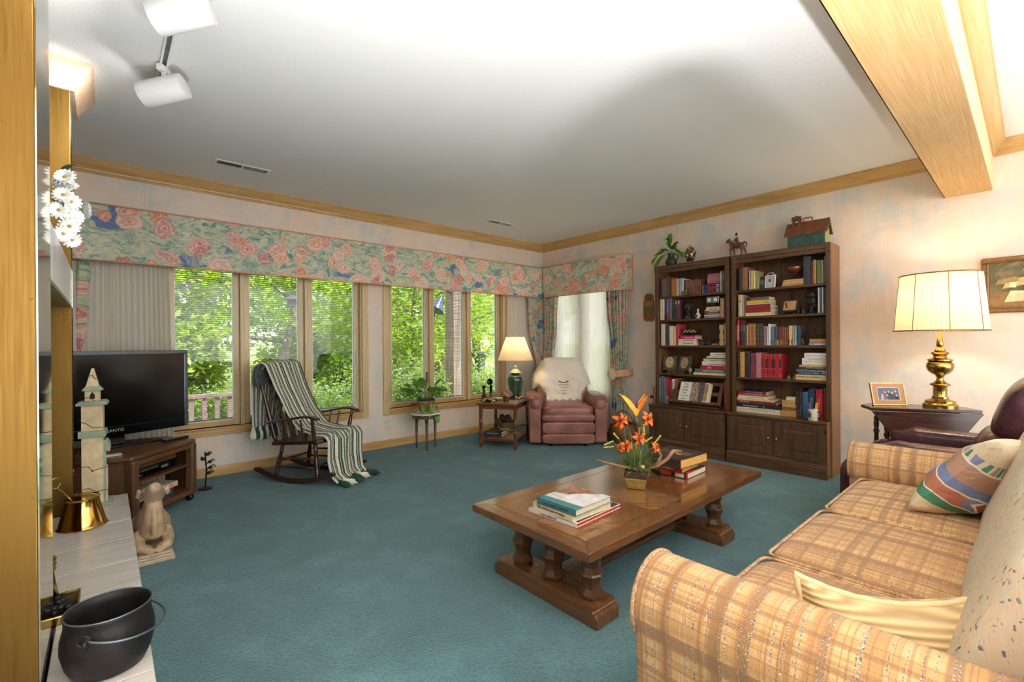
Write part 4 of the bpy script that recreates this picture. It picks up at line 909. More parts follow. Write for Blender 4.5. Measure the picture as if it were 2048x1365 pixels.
def bulb(t, z, power, r=.045):
    o = B().blob((0, 0, z), (.022, .022, .03), 1, 1, 12, 8).build('bulb', plain((250, 236, 210), .4, name='frosted_glass'), t, smooth=True)
    for dx in (0,):
        L = bpy.data.lights.new('lamp_light', 'POINT'); L.energy = power; L.color = (1, .80, .56); L.shadow_soft_size = r
        q = bpy.data.objects.new('lamp_light', L); C.objects.link(q); q.parent = t; q.location = (.0, 0, z+.05)
    o.location = (0, 0, -.06)
    return q
ginger_jar_lamp()
ph = thing('telephone', 'black antique candlestick telephone on the end table', 'telephone', tl(-.115, -.155, .50), TA)
B().lathe([(.072, 0), (.074, .012), (.05, .03), (.02, .042), (.014, .05), (.0135, .17), (.018, .178), (.012, .19)], 24).build('body', GLOSSB, ph, smooth='auto')
b = B().at(0, -.012, .222, R(78), 0, 0); b.lathe([(.012, -.02), (.014, .0), (.036, .028), (.037, .032), (.03, .03), (.01, .012)], 20).build('mouthpiece', BLACK, ph, smooth='auto')
B().tube([(-.015, 0, .16), (-.075, 0, .168)], .005, 6).build('hook', BRASS, ph)
b = B().at(-.085, 0, .05); b.lathe([(.028, 0), (.03, .01), (.017, .03), (.014, .09), (.018, .12), (.022, .128), (.02, .132)], 16).build('receiver', BLACK, ph, smooth='auto')
B().tube([(-.085, 0, .05), (-.10, -.01, .02), (-.13, -.02, .01), (-.10, -.04, .006), (-.05, -.05, .006)], .005, 6).build('cord', BLACK, ph, smooth=True)
B().lathe([(.036, 0), (.036, .003)], 20).build('dial', GOLD, ph).matrix_local = Matrix.Translation((.02, -.052, .026)) @ Matrix.Rotation(R(62), 4, 'X')
sl = lathe_thing('shell_dish', [(.03, 0), (.05, .012), (.062, .03), (.058, .03), (.04, .014), (0, .008)], plain((206, 190, 168), .35, var=.12, name='shell'), 'pale shell dish between the telephone and the posy', 'dish', tl(-.055, -.02, .50))
ps = thing('flower_pot', 'small copper pot of dusty pink dried flowers on the end table', 'flower pot', tl(.06, -.13, .50))
B().lathe([(.034, 0), (.036, .01), (.042, .05), (.045, .06), (.04, .06), (.036, .05), (0, .048)], 20).build('pot', plain((120, 78, 58), .35, .5, name='copper_pot', bump=.3), ps, smooth='auto')
FL1, FL2 = plain((206, 158, 142), .8, name='pink_petal', var=.12, scale=80), plain((176, 122, 112), .8, name='mauve_petal', var=.12, scale=80)
def bloom(r, m, parent, loc, nm='flower'):
    b = B()
    for k in range(3):
        for i in range(6):
            a = i*PI/3+k*.5; q = r*(.55+.2*k); b.at(0, 0, 0, 0, 0, a); b.add([(0, -.2*r, -.1*r*k), (q*.7, -.38*r, r*(.5-.22*k)), (q, 0, r*(.55-.25*k)), (q*.7, .38*r, r*(.5-.22*k)), (0, .2*r, -.1*r*k)], [(0, 1, 2), (0, 2, 4), (2, 3, 4)])
    b.at(); b.blob((0, 0, .1*r), (.3*r, .3*r, .35*r), 1, 1, 8, 5); o = b.build(nm, m, parent, smooth=True); o.location = loc; return o
for k in range(30):
    a = k*2.4; u = (k+.5)/30; th_ = math.acos(1-u*.95); p = Vector((.062*math.sin(th_)*math.cos(a), .062*math.sin(th_)*math.sin(a), .068+.058*math.cos(th_)))
    o = bloom(random.uniform(.016, .022), (FL1, FL2)[k % 2], ps, p); o.rotation_euler = (0, th_, a)
tr_ = thing('trinket_tray', 'silver tray of gold potpourri trinkets behind the pink posy', 'tray', tl(.145, .06, .50), TA+.3)
B().box(-.04, -.065, 0, .04, .065, .006).box(-.045, -.07, .004, -.038, .07, .014).box(.038, -.07, .004, .045, .07, .014).build('tray', plain((170, 170, 172), .2, .8, name='silver'), tr_, bevel=.002)
for k in range(9): B().blob((random.uniform(-.025, .025), random.uniform(-.05, .05), .018+.012*(k % 2)), (.014, .014, .012), 1, 1, 8, 6).build('trinket', (GOLD, plain((150, 96, 52), .5, name='amber'), plain((222, 200, 150), .5, name='straw'))[k % 3], tr_, smooth=True)
# ================================================================ PLANT STAND with pothos
pst = thing('plant_stand', 'small round white marble-topped plant stand on three tapered legs', 'plant stand', (2.665, 4.465, 0))
B().lathe([(.155, .382), (.165, .386), (.168, .393), (.165, .40), (0, .4005)], 40).build('top', plain((232, 228, 220), .15, var=.04, scale=9, name='white_marble'), pst, smooth='auto')
OLW = wood((70, 54, 34), (92, 74, 48), (112, 92, 62), 'z', 1.5, .4, 'olive_wood')
b = B().lathe([(.12, .34), (.145, .345), (.145, .382)], 36)
b.build('apron', OLW, pst, smooth='auto'); b = B()
for k in range(40): a = 2*PI*k/40; b.blob((.147*math.cos(a), .147*math.sin(a), .352), (.005, .005, .008), 1, 1, 6, 4)
tag(b.build('gallery', plain((150, 120, 66), .4, .6, name='gilt_gallery'), pst), kind='stuff')
for k in range(3):
    a = R(-118+120*k); x, y = .118*math.cos(a), .118*math.sin(a)
    B().lathe([(.009, 0), (.012, .004), (.010, .05), (.012, .055), (.0105, .06), (.0165, .265), (.012, .272), (.017, .28), (.014, .288), (.02, .30), (.021, .36)], 12).build('leg', OLW, pst, smooth='auto').location = (x, y, 0)
PM = leaf_mesh('leaf', LEAF_IN, .75); PM2 = leaf_mesh('leaf', LEAF_DK, .62)
po = thing('potted_plant', 'trailing pothos in a terracotta pot on the marble plant stand', 'plant', (2.665, 4.465, .4005))
B().lathe([(.085, 0), (.095, .004), (.095, .01), (.06, .012)], 28).build('saucer', plain((222, 212, 196), .4, name='saucer'), po, smooth='auto')
B().lathe([(.062, .012), (.07, .03), (.088, .10), (.10, .105), (.102, .135), (.094, .136), (.092, .12), (0, .118)], 28).build('pot', plain((164, 104, 76), .7, var=.12, scale=18, name='terracotta', bump=.2), po, smooth='auto')
B().lathe([(.096, .134), (.10, .137), (.092, .15), (.088, .149)], 28).build('liner', plain((40, 52, 44), .5, name='pot_liner'), po, smooth='auto')
b = B()
for k in range(44):
    a = k*2.39996+.4; el = .25+1.0*((k*7) % 44)/44; L = random.uniform(.08, .19); base = Vector((.05*math.cos(a), .05*math.sin(a), .13)); d = Vector((math.cos(a)*math.cos(el), math.sin(a)*math.cos(el), math.sin(el))); tip = base+d*L+Vector((0, 0, .03))
    b.tube(arc(base, tip, .015, 4), .002, 4); dd = (d*.8+Vector((0, 0, -.35+random.uniform(-.3, .3)))).normalized(); place(PM, 'leaf', po, tip, dd, (0, 0, 1), random.uniform(.075, .105), random.uniform(-.5, .5))
for sd in ((-.7, -.72), (-.2, -1), (.8, -.5)):
    p0 = Vector((sd[0]*.09, sd[1]*.09, .13)); p1 = Vector((sd[0]*.12, sd[1]*.12, .02)); p2 = Vector((sd[0]*.155, sd[1]*.155, -.05)); b.tube([p0, (p0+p1)/2+Vector((sd[0]*.02, sd[1]*.02, .01)), p1], .002, 4)
    for q in (.25, .6, .95): place(PM, 'leaf', po, p0.lerp(p1, q)+Vector((sd[0]*.012, sd[1]*.012, 0)), (sd[0]*.5+random.uniform(-.5, .5), sd[1]*.5, -.8), (sd[0], sd[1], .4), random.uniform(.055, .075))
b.tube([(-.10, -.11, .02), (-.14, -.13, -.03), (-.145, -.10, -.10), (-.09, -.13, -.145), (-.01, -.165, -.10), (.02, -.16, -.055)], .002, 4).tube([(.02, -.16, -.055), (.03, -.165, -.03), (.0, -.168, -.015)], .002, 4)
b.build('vine', plain((96, 120, 56), .6, name='vine'), po); place(PM, 'leaf', po, (.025, -.165, -.03), (.2, -.3, -.9), (0, -1, .2), .085)
# ================================================================ TELEVISION STAND and TELEVISION
ts = thing('tv_stand', 'oak corner television stand with open shelves on casters', 'tv stand', (.124, 3.767, 0), R(47.9))
wd, dp_ = .58, .54
B().prism([(0, 0), (wd, 0), (wd+.1, .30), (wd-.06, dp_), (.06, dp_), (-.12, .30)], .425, .458).build('top', TVWOOD_X, ts, bevel=.012, seg=3)
B().prism([(.02, .01), (wd-.02, .01), (wd+.07, .30), (wd-.08, dp_-.02), (.08, dp_-.02), (-.09, .30)], .06, .088).build('bottom', TVWOOD_X, ts, bevel=.004)
B().prism([(.03, .02), (wd-.03, .02), (wd+.06, .30), (wd-.1, dp_-.04), (.1, dp_-.04), (-.08, .30)], .262, .278).build('shelf', TVWOOD_X, ts, bevel=.003)
for x in (0, wd-.055): B().box(x, -.008, .05, x+.055, .05, .43).build('post', TVWOOD_Z, ts, bevel=.014, seg=3)
B().box(.055, -.004, .395, wd-.055, .02, .425).build('rail', TVWOOD_X, ts, bevel=.004)
B().box(.055, -.004, .055, wd-.055, .02, .09).build('rail', TVWOOD_X, ts, bevel=.004)
for x0, x1, y1 in ((.0, -.12, .30), (wd, wd+.1, .30)):
    B().prism([(x0 if x0 else .03, .04), (x0+.02 if not x0 else x0-.02, .04), (x1+.02 if not x0 else x1-.02, y1), (x1+.005 if not x0 else x1-.005, y1)], .06, .427).build('side_panel', TVWOOD_Z, ts)
B().box(.06, dp_-.03, .06, wd-.06, dp_-.015, .427).build('back_panel', TVWOOD_Z, ts)
for x, y in ((.035, .03), (wd-.035, .03), (0, .30), (wd-.02, .32)):
    b = B().at(x, y, .026); b.M = b.M @ Matrix.Rotation(PI/2, 4, 'Y'); b.lathe([(.02, -.016), (.026, -.01), (.026, .01), (.02, .016)], 16); b.at(x, y, .0); b.box(-.008, -.012, .045, .008, .012, .062)
    b.build('caster', BLACK, ts, smooth='auto')
TS = Matrix.Translation((.124, 3.767, 0)) @ Matrix.Rotation(R(47.9), 4, 'Z')
def tsl(x, y, z): return TS @ Vector((x, y, z))
v_ = thing('video_recorder', 'black video recorder on the upper shelf of the tv stand', 'video recorder', tsl(.28, .19, .278), R(47.9))
B().box(-.19, -.13, .004, .19, .13, .075).build('case', BLACK, v_, bevel=.004); B().box(-.185, -.134, .012, .185, -.129, .07).build('front', GLOSSB, v_)
B().box(-.15, -.136, .045, .0, -.133, .062).build('slot', plain((60, 62, 66), .3, name='flap'), v_); B().box(.03, -.136, .03, .09, -.133, .046).box(-.17, -.136, .022, -.14, -.133, .03).build('display', plain((120, 126, 132), .3, name='display'), v_)
for x in (-.15, .15): B().box(x-.01, -.1, 0, x+.01, .1, .005).build('foot', BLACK, v_)
w_ = tag(B().box(-.19, -.145, .0, .17, .11, .016).box(-.19, -.15, .0, .17, -.14, .028).build('wooden_board', TVWOOD_X, bevel=.004), 'reddish wooden board lying on the black video recorder', 'board'); w_.location = tsl(.26, .19, .353); w_.rotation_euler = (0, 0, R(47.9))
gp = 'boxes and papers on the lower tv stand shelf'
for lb, x, y, z, sx, sy, sz_, c, r_ in (('blue paperback at the bottom of the lower tv stand pile', .345, .15, .088, .19, .15, .026, (44, 92, 140), 0), ('red paperback between the blue and cream ones in the tv stand', .35, .15, .114, .21, .15, .022, (186, 40, 40), .06), ('cream boxed manual topping the pile inside the tv stand', .34, .155, .136, .27, .17, .036, (218, 200, 170), -.05)):
    t = flat_book('boxed_manual', lb, tsl(x-sx/2+.02, y-sy/2, z), R(47.9)+PI/2+r_, sx, sy, sz_, cv(*c), group=gp, cat='manual')
    t.location = tsl(x+.0, y-sy/2, z)
    if c[0] == 218: text('DELUXE 100 Adapter Set', 'title', DKL, t, .017, (-.0008, 0, .018), (R(90), 0, R(-90)))
r_ = tag(B().lathe([(.10, 0), (.115, .01), (.11, .03), (.09, .038), (0, .04)], 28, sx=1.15, sy=.8).build('router', plain((30, 32, 38), .3, name='router_plastic'), smooth='auto'), 'flat black rounded set-top router on the lower tv stand shelf', 'router'); r_.location = tsl(.17, .17, .088); r_.rotation_euler = (0, 0, R(47.9))
m_ = tag(B().box(-.12, -.09, 0, .12, .09, .004).box(-.117, -.088, .004, .119, .091, .008).build('magazine', plain((188, 178, 162), .4, name='magazine', var=.15, scale=12)), 'grey printed papers lying on the black router in the tv stand', 'papers'); m_.location = tsl(.175, .16, .1285); m_.rotation_euler = (0, 0, R(60))
# television
tvd = Vector((.931, .364, 0)); tva = math.atan2(.364, .931); tvc = Vector((.047, 4.249, 0))
tv = thing('television', 'black flat-screen television with a silver edged bezel on the corner stand', 'television', (tvc.x, tvc.y, .458), tva)
q0, q1 = .534-.458, 1.127-.458; hw = .47
B().box(-hw, .0, q0, hw, .05, q1).box(-hw*.7, .05, q0+.08, hw*.7, .085, q1-.1).build('cabinet', BLACK, tv, bevel=.008)
BZ = plain((96, 106, 116), .12, .6, var=.03, name='bezel_silver')
B().box(-hw, -.012, q1-.028, hw, .0, q1).box(-hw, -.012, q0, -hw+.026, .0, q1-.028).box(hw-.026, -.012, q0, hw, .0, q1-.028).build('bezel', BZ, tv, bevel=.003)
B().box(-hw+.026, -.012, q0, hw-.026, .0, q0+.065).build('lower_bezel', GLOSSB, tv, bevel=.003)
B().box(-hw+.026, -.004, q0+.065, hw-.026, -.001, q1-.028).build('screen', plain((4, 5, 6), .12, 0, .0, 10, 'dark_screen'), tv)
text('SANYO', 'logo', plain((190, 194, 198), .3, .6, name='logo_silver'), tv, .03, (-.0, -.0125, q0+.038), (R(90), 0, 0))
B().prism([(-.26, -.075), (.26, -.075), (.22, .11), (-.22, .11)], 0, .012).box(-.06, .0, .012, .06, .04, q0+.03).build('base', GLOSSB, tv, bevel=.004)
rm = tag(B().box(-.022, -.09, 0, .022, .09, .016).build('remote_control', BLACK, bevel=.005), 'black remote control on the right end of the tv stand top', 'remote'); rm.location = tsl(.53, .12, .458); rm.rotation_euler = (0, 0, R(-58))
b = B()
for r0 in range(6):
    for c0 in range(3): b.cbox(-.012+.012*c0, -.07+.02*r0, .0165, .007, .009, .003)
tag(b.build('buttons', plain((150, 150, 152), .5, name='button'), rm), kind='stuff')
rm2 = tag(B().box(-.022, -.08, 0, .022, .08, .014).build('remote_control', plain((190, 196, 196), .4, name='grey_remote'), bevel=.005), 'pale grey remote control at the left of the television base', 'remote'); rm2.location = tsl(.0, .17, .458); rm2.rotation_euler = (0, 0, R(100))
ir = thing('iron_plant', 'black wrought iron leaf stand between the tv stand and the window wall', 'ornament', (.60, 4.43, 0))
b = B().lathe([(.05, 0), (.05, .012), (.01, .02)], 16)
b.tube([(0, 0, .01), (.01, 0, .15), (.0, 0, .30)], .006, 6).build('stand', IRON, ir)
for z, dx, dy in ((.13, .045, -.01), (.17, .06, .0), (.22, .05, -.02), (.25, -.03, -.02), (.28, .035, .0)):
    B().tube([(.0, 0, z-.02), (dx*.5, dy, z+.0), (dx, dy, z+.02), (dx+.012, dy, z+.008), (dx, dy, z)], .005, 6).blob((dx*.6, dy, z), (.016, .008, .014), 1, 1, 8, 6).build('scroll', IRON, ir, smooth=True)
# ================================================================ HEARTH THINGS
bh = thing('birdhouse', 'tall whitewashed wooden steeple birdhouse on the hearth', 'birdhouse', (-.05, 3.37, HZ+.001), R(-4))
bh.scale = (.86, .9, 1)
WW = plain((214, 192, 152), .8, var=.1, scale=18, name='weathered_pine', bump=.25); SG = plain((150, 164, 142), .8, var=.1, scale=22, name='sage_paint', bump=.3); TWIG = plain((66, 50, 40), .8, name='wire')
B().box(-.09, -.06, 0, .09, .10, .016).build('base', SG, bh, bevel=.002)
B().box(-.052, -.045, .016, .05, .055, .545).build('tower', WW, bh, bevel=.002)
B().box(-.066, -.058, .372, .062, .068, .408).build('lower_ledge', SG, bh, bevel=.002)
b = B().box(-.075, -.068, .545, .072, .078, .556); b.prism([(-.075, .556), (.072, .556), (.058, .566), (-.06, .566)], -.066, .076, 'y').build('upper_ledge', SG, bh, bevel=.002)
B().box(-.036, -.032, .566, .034, .038, .625).build('belfry', WW, bh, bevel=.0015)
B().prism([(-.012, .578), (.012, .578), (.012, .598), (0, .615), (-.012, .598)], -.0335, -.0315, 'y').build('window', plain((24, 20, 18), .8, name='dark_opening'), bh)
B().add([(-.05, -.046, .622), (.048, -.046, .622), (.048, .052, .622), (-.05, .052, .622), (-.033, -.03, .645), (.031, -.03, .645), (.031, .036, .645), (-.033, .036, .645)], [(3, 2, 1, 0), (4, 5, 6, 7), (0, 1, 5, 4), (1, 2, 6, 5), (2, 3, 7, 6), (3, 0, 4, 7)]).build('eaves', SG, bh)
B().add([(-.031, -.028, .645), (.029, -.028, .645), (.029, .034, .645), (-.031, .034, .645), (-.006, -.004, .74), (.006, -.004, .74), (.006, .008, .74), (-.006, .008, .74)], [(3, 2, 1, 0), (4, 5, 6, 7), (0, 1, 5, 4), (1, 2, 6, 5), (2, 3, 7, 6), (3, 0, 4, 7)]).build('spire', WW, bh)
B().box(.05, -.03, .016, .062, .035, .33).build('side_panel', SG, bh, bevel=.001); B().box(.062, -.02, .016, .068, .02, .21).build('side_strip', WW, bh)
B().prism([(.046, .30), (.08, .285), (.082, .30), (.08, .33), (.066, .355), (.048, .35)], -.038, .042, 'y').build('side_roof', SG, bh, bevel=.002); B().box(.062, -.02, .255, .09, .015, .262).build('perch', WW, bh)
for pts in ([(-.058, -.05, .46), (-.03, -.048, .452), (.0, -.049, .425), (.052, -.047, .423)], [(-.055, -.05, .22), (-.02, -.048, .22), (.0, -.05, .195), (.05, -.048, .205), (.085, -.03, .21)], [(-.055, -.05, .10), (-.02, -.049, .105), (.02, -.05, .08), (.052, -.048, .085), (.09, -.03, .075)], [(-.038, -.035, .585), (-.01, -.034, .583), (.03, -.06, .556)], [(-.018, -.025, .705), (.0, -.022, .705), (.012, -.03, .685), (.02, -.028, .68)]):
    B().tube(pts, .0016, 5).build('twig_wire', TWIG, bh)
for p in ((.0, -.05, .195), (.025, -.05, .08)): B().blob(p, (.006, .005, .005), 1, 1, 8, 5).build('berry', plain((92, 48, 40), .6, name='berry'), bh)
bp = thing('brass_pan', 'polished brass lidded ash scuttle with a ring handle on the hearth', 'scuttle', (-.085, 3.02, HZ+.001), R(20))
B().lathe([(.092, 0), (.094, .004), (.088, .012), (.06, .125), (.06, .13)], 40).build('body', BRASS_POT, bp, smooth='auto')
B().lathe([(.063, .128), (.064, .137), (.05, .15), (.02, .158), (0, .159)], 40).build('lid', BRASS_POT, bp, smooth='auto')
B().tube([(-.045, -.01, .14), (-.075, -.02, .185), (-.10, -.03, .215)], .004, 8).build('handle', BRASS, bp)
B().tube([(-.105+.016*math.cos(a), -.03, .235+.024*math.sin(a)) for a in [k*PI/8 for k in range(17)]], .0035, 6).build('ring', BRASS, bp, smooth=True)
kt = thing('iron_kettle', 'black cast iron kettle pot with a bail handle at the hearth end', 'kettle', (.004, 1.66, HZ+.001))
B().lathe([(.04, 0), (.078, .004), (.09, .03), (.099, .07), (.098, .10), (.091, .13), (.0905, .148), (.094, .157), (.091, .160), (.087, .157), (.086, .13), (.092, .09), (.085, .03), (.05, .012), (0, .010)], 56).build('body', IRON, kt, smooth=True)
RIM = plain((110, 120, 128), .35, .8, name='worn_rim')
B().tube([(.092*math.cos(2*PI*k/64), .092*math.sin(2*PI*k/64), .1585) for k in range(65)], .0024, 6, cap=False).build('rim', RIM, kt, smooth=True)
e1, e2 = R(-118), R(62)
pts = [(.096*math.cos(e1), .096*math.sin(e1), .128)]
for k in range(1, 20): a = e1+(e2-e1)*k/20; u = k/20; rr = .103+.02*math.sin(PI*u); pts.append((rr*math.cos(a), rr*math.sin(a), .126-.028*math.sin(PI*u)))
pts.append((.096*math.cos(e2), .096*math.sin(e2), .14))
B().tube(pts, .0032, 8).build('bail_handle', RIM, kt, smooth=True)
for a in (e1, e2):
    c_ = Vector((.102*math.cos(a), .102*math.sin(a), .124)); tdir = Vector((-math.sin(a), math.cos(a), 0))
    B().tube([c_+tdir*.014*math.cos(k*PI/6)+Vector((0, 0, .014*math.sin(k*PI/6))) for k in range(13)], .003, 6).build('ear', IRON, kt, smooth=True)
    B().blob(c_-Vector((math.cos(a), math.sin(a), 0))*.004+Vector((0, 0, -.012)), (.008, .008, .012), 1, 1, 8, 6).build('lug', IRON, kt, smooth=True)
ft = thing('fire_tool', 'brass handled fire tool leaning into a brass rimmed coal tray', 'fire tool', (-.125, 2.10, HZ+.03))
B().tube([(-.06, .22, .34), (-.02, .06, .12), (.0, 0, .02)], .009, 10).build('shaft', BRASS, ft, smooth=True)
B().lathe([(.012, 0), (.016, .008), (.013, .016), (.017, .024), (.013, .032), (.016, .04), (.011, .05)], 14).build('collar', BRASS, ft, smooth='auto').matrix_local = Matrix.Translation((-.015, .045, .09)) @ Matrix.Rotation(R(-28), 4, 'X')
ct_ = thing('coal_tray', 'brass rimmed tray of black coals behind the iron kettle', 'tray', (-.16, 2.09, HZ+.001))
ct_.scale = (.52, .52, .9)
B().box(-.17, -.17, 0, .17, .17, .012).build('tray', IRON, ct_); B().box(-.18, -.18, 0, .18, -.165, .03).box(-.18, .165, 0, .18, .18, .03).box(.165, -.165, 0, .18, .165, .03).box(-.18, -.165, 0, -.165, .165, .03).build('rim', BRASS, ct_, bevel=.004)
for k in range(26): B().blob((random.uniform(-.14, .14), random.uniform(-.14, .14), .024+.01*(k % 2)), (.024, .02, .016), .7, .8, 7, 5).build('coal', IRON, ct_)
# camel statue
cmst = thing('camel_statue', 'carved wooden kneeling camel on a stepped plinth beside the hearth', 'statue', (.196, 3.34, 0))
SAND = plain((186, 158, 126), .55, var=.12, scale=14, name='carved_stone', bump=.15)
B().box(-.085, -.24, 0, .085, .24, .022).box(-.078, -.232, .022, .078, .232, .034).box(-.071, -.225, .034, .071, .225, .046).build('plinth', plain((190, 170, 146), .6, var=.08, name='plinth_stone'), cmst, bevel=.004)
b = B().blob((0, .05, .135), (.078, .17, .092), .9, .9, 24, 14).blob((0, .06, .22), (.045, .085, .05), 1, 1, 18, 10)
b.tube([(0, -.05, .12), (0, -.105, .145), (0, -.125, .20), (0, -.125, .26), (0, -.12, .315)], [.062, .060, .050, .043, .036], 16).tube([(0, -.168, .13), (0, -.172, .20), (0, -.16, .27)], [.018, .016, .012], 8)
b.tube([(0, -.09, .325), (0, -.12, .34), (0, -.16, .368), (0, -.195, .395), (0, -.208, .402)], [.044, .052, .042, .032, .022], 16)
for s in (-1, 1):
    b.tube([(s*.055, -.06, .12), (s*.066, -.11, .085), (s*.056, -.185, .072), (s*.03, -.20, .066)], [.034, .030, .024, .02], 10)
    b.tube([(s*.056, -.18, .072), (s*.026, -.155, .062), (s*.018, -.212, .058)], [.022, .018, .019], 8)
    b.blob((s*.062, .12, .10), (.036, .10, .065), 1, 1, 16, 10)
    b.tube([(s*.040, -.10, .345), (s*.062, -.095, .362), (s*.066, -.09, .335), (s*.058, -.092, .322)], [.012, .017, .013, .007], 8)
    b.blob((s*.042, -.15, .378), (.012, .014, .012), 1, 1, 8, 6); b.blob((s*.014, -.205, .398), (.010, .009, .010), 1, 1, 8, 6)
sculpt(b, 'body', SAND, cmst, .0045, 3)
# white silk daisies on the mantel
fv = thing('flower_vase', 'white silk daisies in a white vase on the mantel header', 'flower arrangement', (-.24, 2.50, 1.565))
B().lathe([(.04, 0), (.055, .02), (.06, .08), (.045, .14), (.05, .15), (.044, .15), (.0, .13)], 24).build('vase', WHITE, fv, smooth='auto')
PET = plain((244, 244, 240), .7, var=.02, name='white_petal'); CTR = plain((176, 156, 72), .7, name='daisy_center'); STEMG = plain((96, 118, 60), .6, name='green_stem')
def daisy(p, d, r):
    b = B(); f = B()
    for ring_ in (0, 1):
        for k in range(14):
            a = 2*PI*k/14+ring_*.22; q = r*(1-.22*ring_); b.at(0, 0, .004*ring_, 0, 0, a); b.add([(.12*r, -.05*r, 0), (q*.6, -.17*r, .14*r+.1*r*ring_), (q, -.10*r, .12*r+.18*r*ring_), (q, .10*r, .12*r+.18*r*ring_), (q*.6, .17*r, .14*r+.1*r*ring_), (.12*r, .05*r, 0)], [(0, 1, 4, 5), (1, 2, 3, 4)])
    b.at(); o = b.build('daisy', PET, fv, smooth=True)
    q = Vector(d).normalized(); o.matrix_local = Matrix.Translation(p) @ q.to_track_quat('Z', 'Y').to_matrix().to_4x4()
    B().blob((0, 0, .004), (.22*r, .22*r, .12*r), 1, 1, 10, 6).build('center', CTR, o, smooth=True); B().lathe([(.02*r, -.5*r), (.2*r, -.35*r), (.26*r, -.02*r)], 8).build('calyx', STEMG, o)
    B().tube(arc((0, 0, .12), Vector(p)-q*.4*r, .02, 5), .002, 5).build('stem', STEMG, fv)
for p, d, r in (((.135, .02, .30), (-.2, -.5, .6), .042), ((.128, .0, .33), (-.4, -.8, .4), .045), ((.14, .05, .25), (.2, -1, .1), .042), ((.172, .14, .245), (.9, .35, .1), .054), ((.122, .0, .26), (-.2, -1, .3), .04), ((.13, .06, .21), (.3, -.9, -.1), .04), ((.145, .1, .205), (.5, -.8, -.2), .04), ((.135, .06, .155), (.2, -.9, -.3), .042), ((.14, .08, .105), (.4, -.7, -.4), .04), ((.12, .02, .31), (-.3, -.8, .5), .042), ((.15, .08, .20), (.4, -.8, .0), .038), ((.11, .0, .20), (-.2, -1, 0), .04), ((.118, .05, .12), (.1, -1, -.3), .038)): daisy(Vector((p[0]+.0, p[1], p[2]-.075)), d, r*.86)
for p, d in (((.10, .02, .23), (.6, -.6, .1)), ((.12, .05, .29), (.5, -.5, .5)), ((.1, .02, .16), (.4, -.8, -.2))): place(leaf_mesh('leaf', plain((58, 86, 62), .6, name='silk_leaf'), .4), 'leaf', fv, p, d, (0, 0, 1), .06)
# ================================================================ DROP-LEAF TABLE, BRASS LAMP, PHOTO
DA = math.atan2(-.546, .323); DF = Vector((4.2375, .50, 0))
dl = thing('drop_leaf_table', 'dark mahogany drop-leaf side table under the brass lamp', 'side table', DF, DA)
# local x along the front edge (left to right), y back to the wall
B().prism([(-.317, 0), (.317, 0), (.317, .16), (.22, .27), (-.22, .27), (-.317, .16)], .668, .69).build('top', MAHOG, dl, bevel=.005)
B().prism([(-.317, .668), (.317, .668), (.305, .655), (.13, .40), (-.13, .40), (-.305, .655)], -.022, -.004, 'y').build('drop_leaf', MAHOG, dl, bevel=.004)
B().box(-.21, .03, .60, .21, .22, .668).build('apron', MAHOG, dl, bevel=.003)
for x in (-.20, .20):
    for y in (.045, .215): turned((x, y, .0), (x, y, .60), .018, 'leg', dl, m=MAHOG)
bl = thing('table_lamp', 'tall antique brass urn lamp with a lit pleated drum shade', 'lamp', (4.42, .44, .69))
B().lathe([(.095, 0), (.096, .022), (.088, .028), (.083, .033), (.083, .046), (.055, .056), (.046, .062), (.046, .075)], 36).build('base', BRASS, bl, smooth='auto')
b = B(); n = 12; vs = []; fs = []
for z, r in ((.075, .04), (.08, .0385), (.145, .0385), (.15, .041)):
    for i in range(48): a = 2*PI*i/48; q = r*(1-.05*(.5+.5*math.cos(a*12))*(1 if .078 < z < .148 else 0)); vs.append((q*math.cos(a), q*math.sin(a), z))
for k in range(3): fs += [(k*48+i, k*48+(i+1) % 48, (k+1)*48+(i+1) % 48, (k+1)*48+i) for i in range(48)]
b.add(vs, fs).build('column', BRASS, bl, smooth='auto')
B().lathe([(.04, .15), (.055, .155), (.057, .162), (.05, .168), (.036, .175), (.022, .19), (.018, .21), (.028, .228), (.05, .24), (.068, .26), (.075, .285), (.072, .31), (.06, .325)], 40).build('urn', BRASS, bl, smooth=True)
B().lathe([(.06, .325), (.07, .33), (.07, .338), (.058, .342), (.04, .348), (.034, .36), (.044, .375), (.05, .38), (.046, .388), (.028, .395), (.033, .402), (.022, .415), (.014, .425), (.02, .44), (.018, .46), (.011, .50), (.008, .505), (.008, .66)], 32).build('neck', BRASS, bl, smooth='auto')
sh_ = shade(bl, .252, .219, .541, .935, 62, TRIMB)
for k in range(8): a = 2*PI*k/8+.3; B().tube([(.2525*math.cos(a), .2525*math.sin(a), .541), (.2195*math.cos(a), .2195*math.sin(a), .935)], .0022, 5).build('rib', TRIMB, sh_)
bulb(bl, .72, 7.5, .05)
B().tube([(.08, -.02, .004), (.12, -.07, .012), (.17, -.05, .01), (.24, -.04, .004)], .003, 6).build('cord', plain((56, 44, 34), .6, name='lamp_cord'), bl)
pf = thing('photo_frame', 'tan leather photo frame with a family portrait on the drop-leaf table', 'photo frame', (4.300, .70, .69), R(133.5+180))
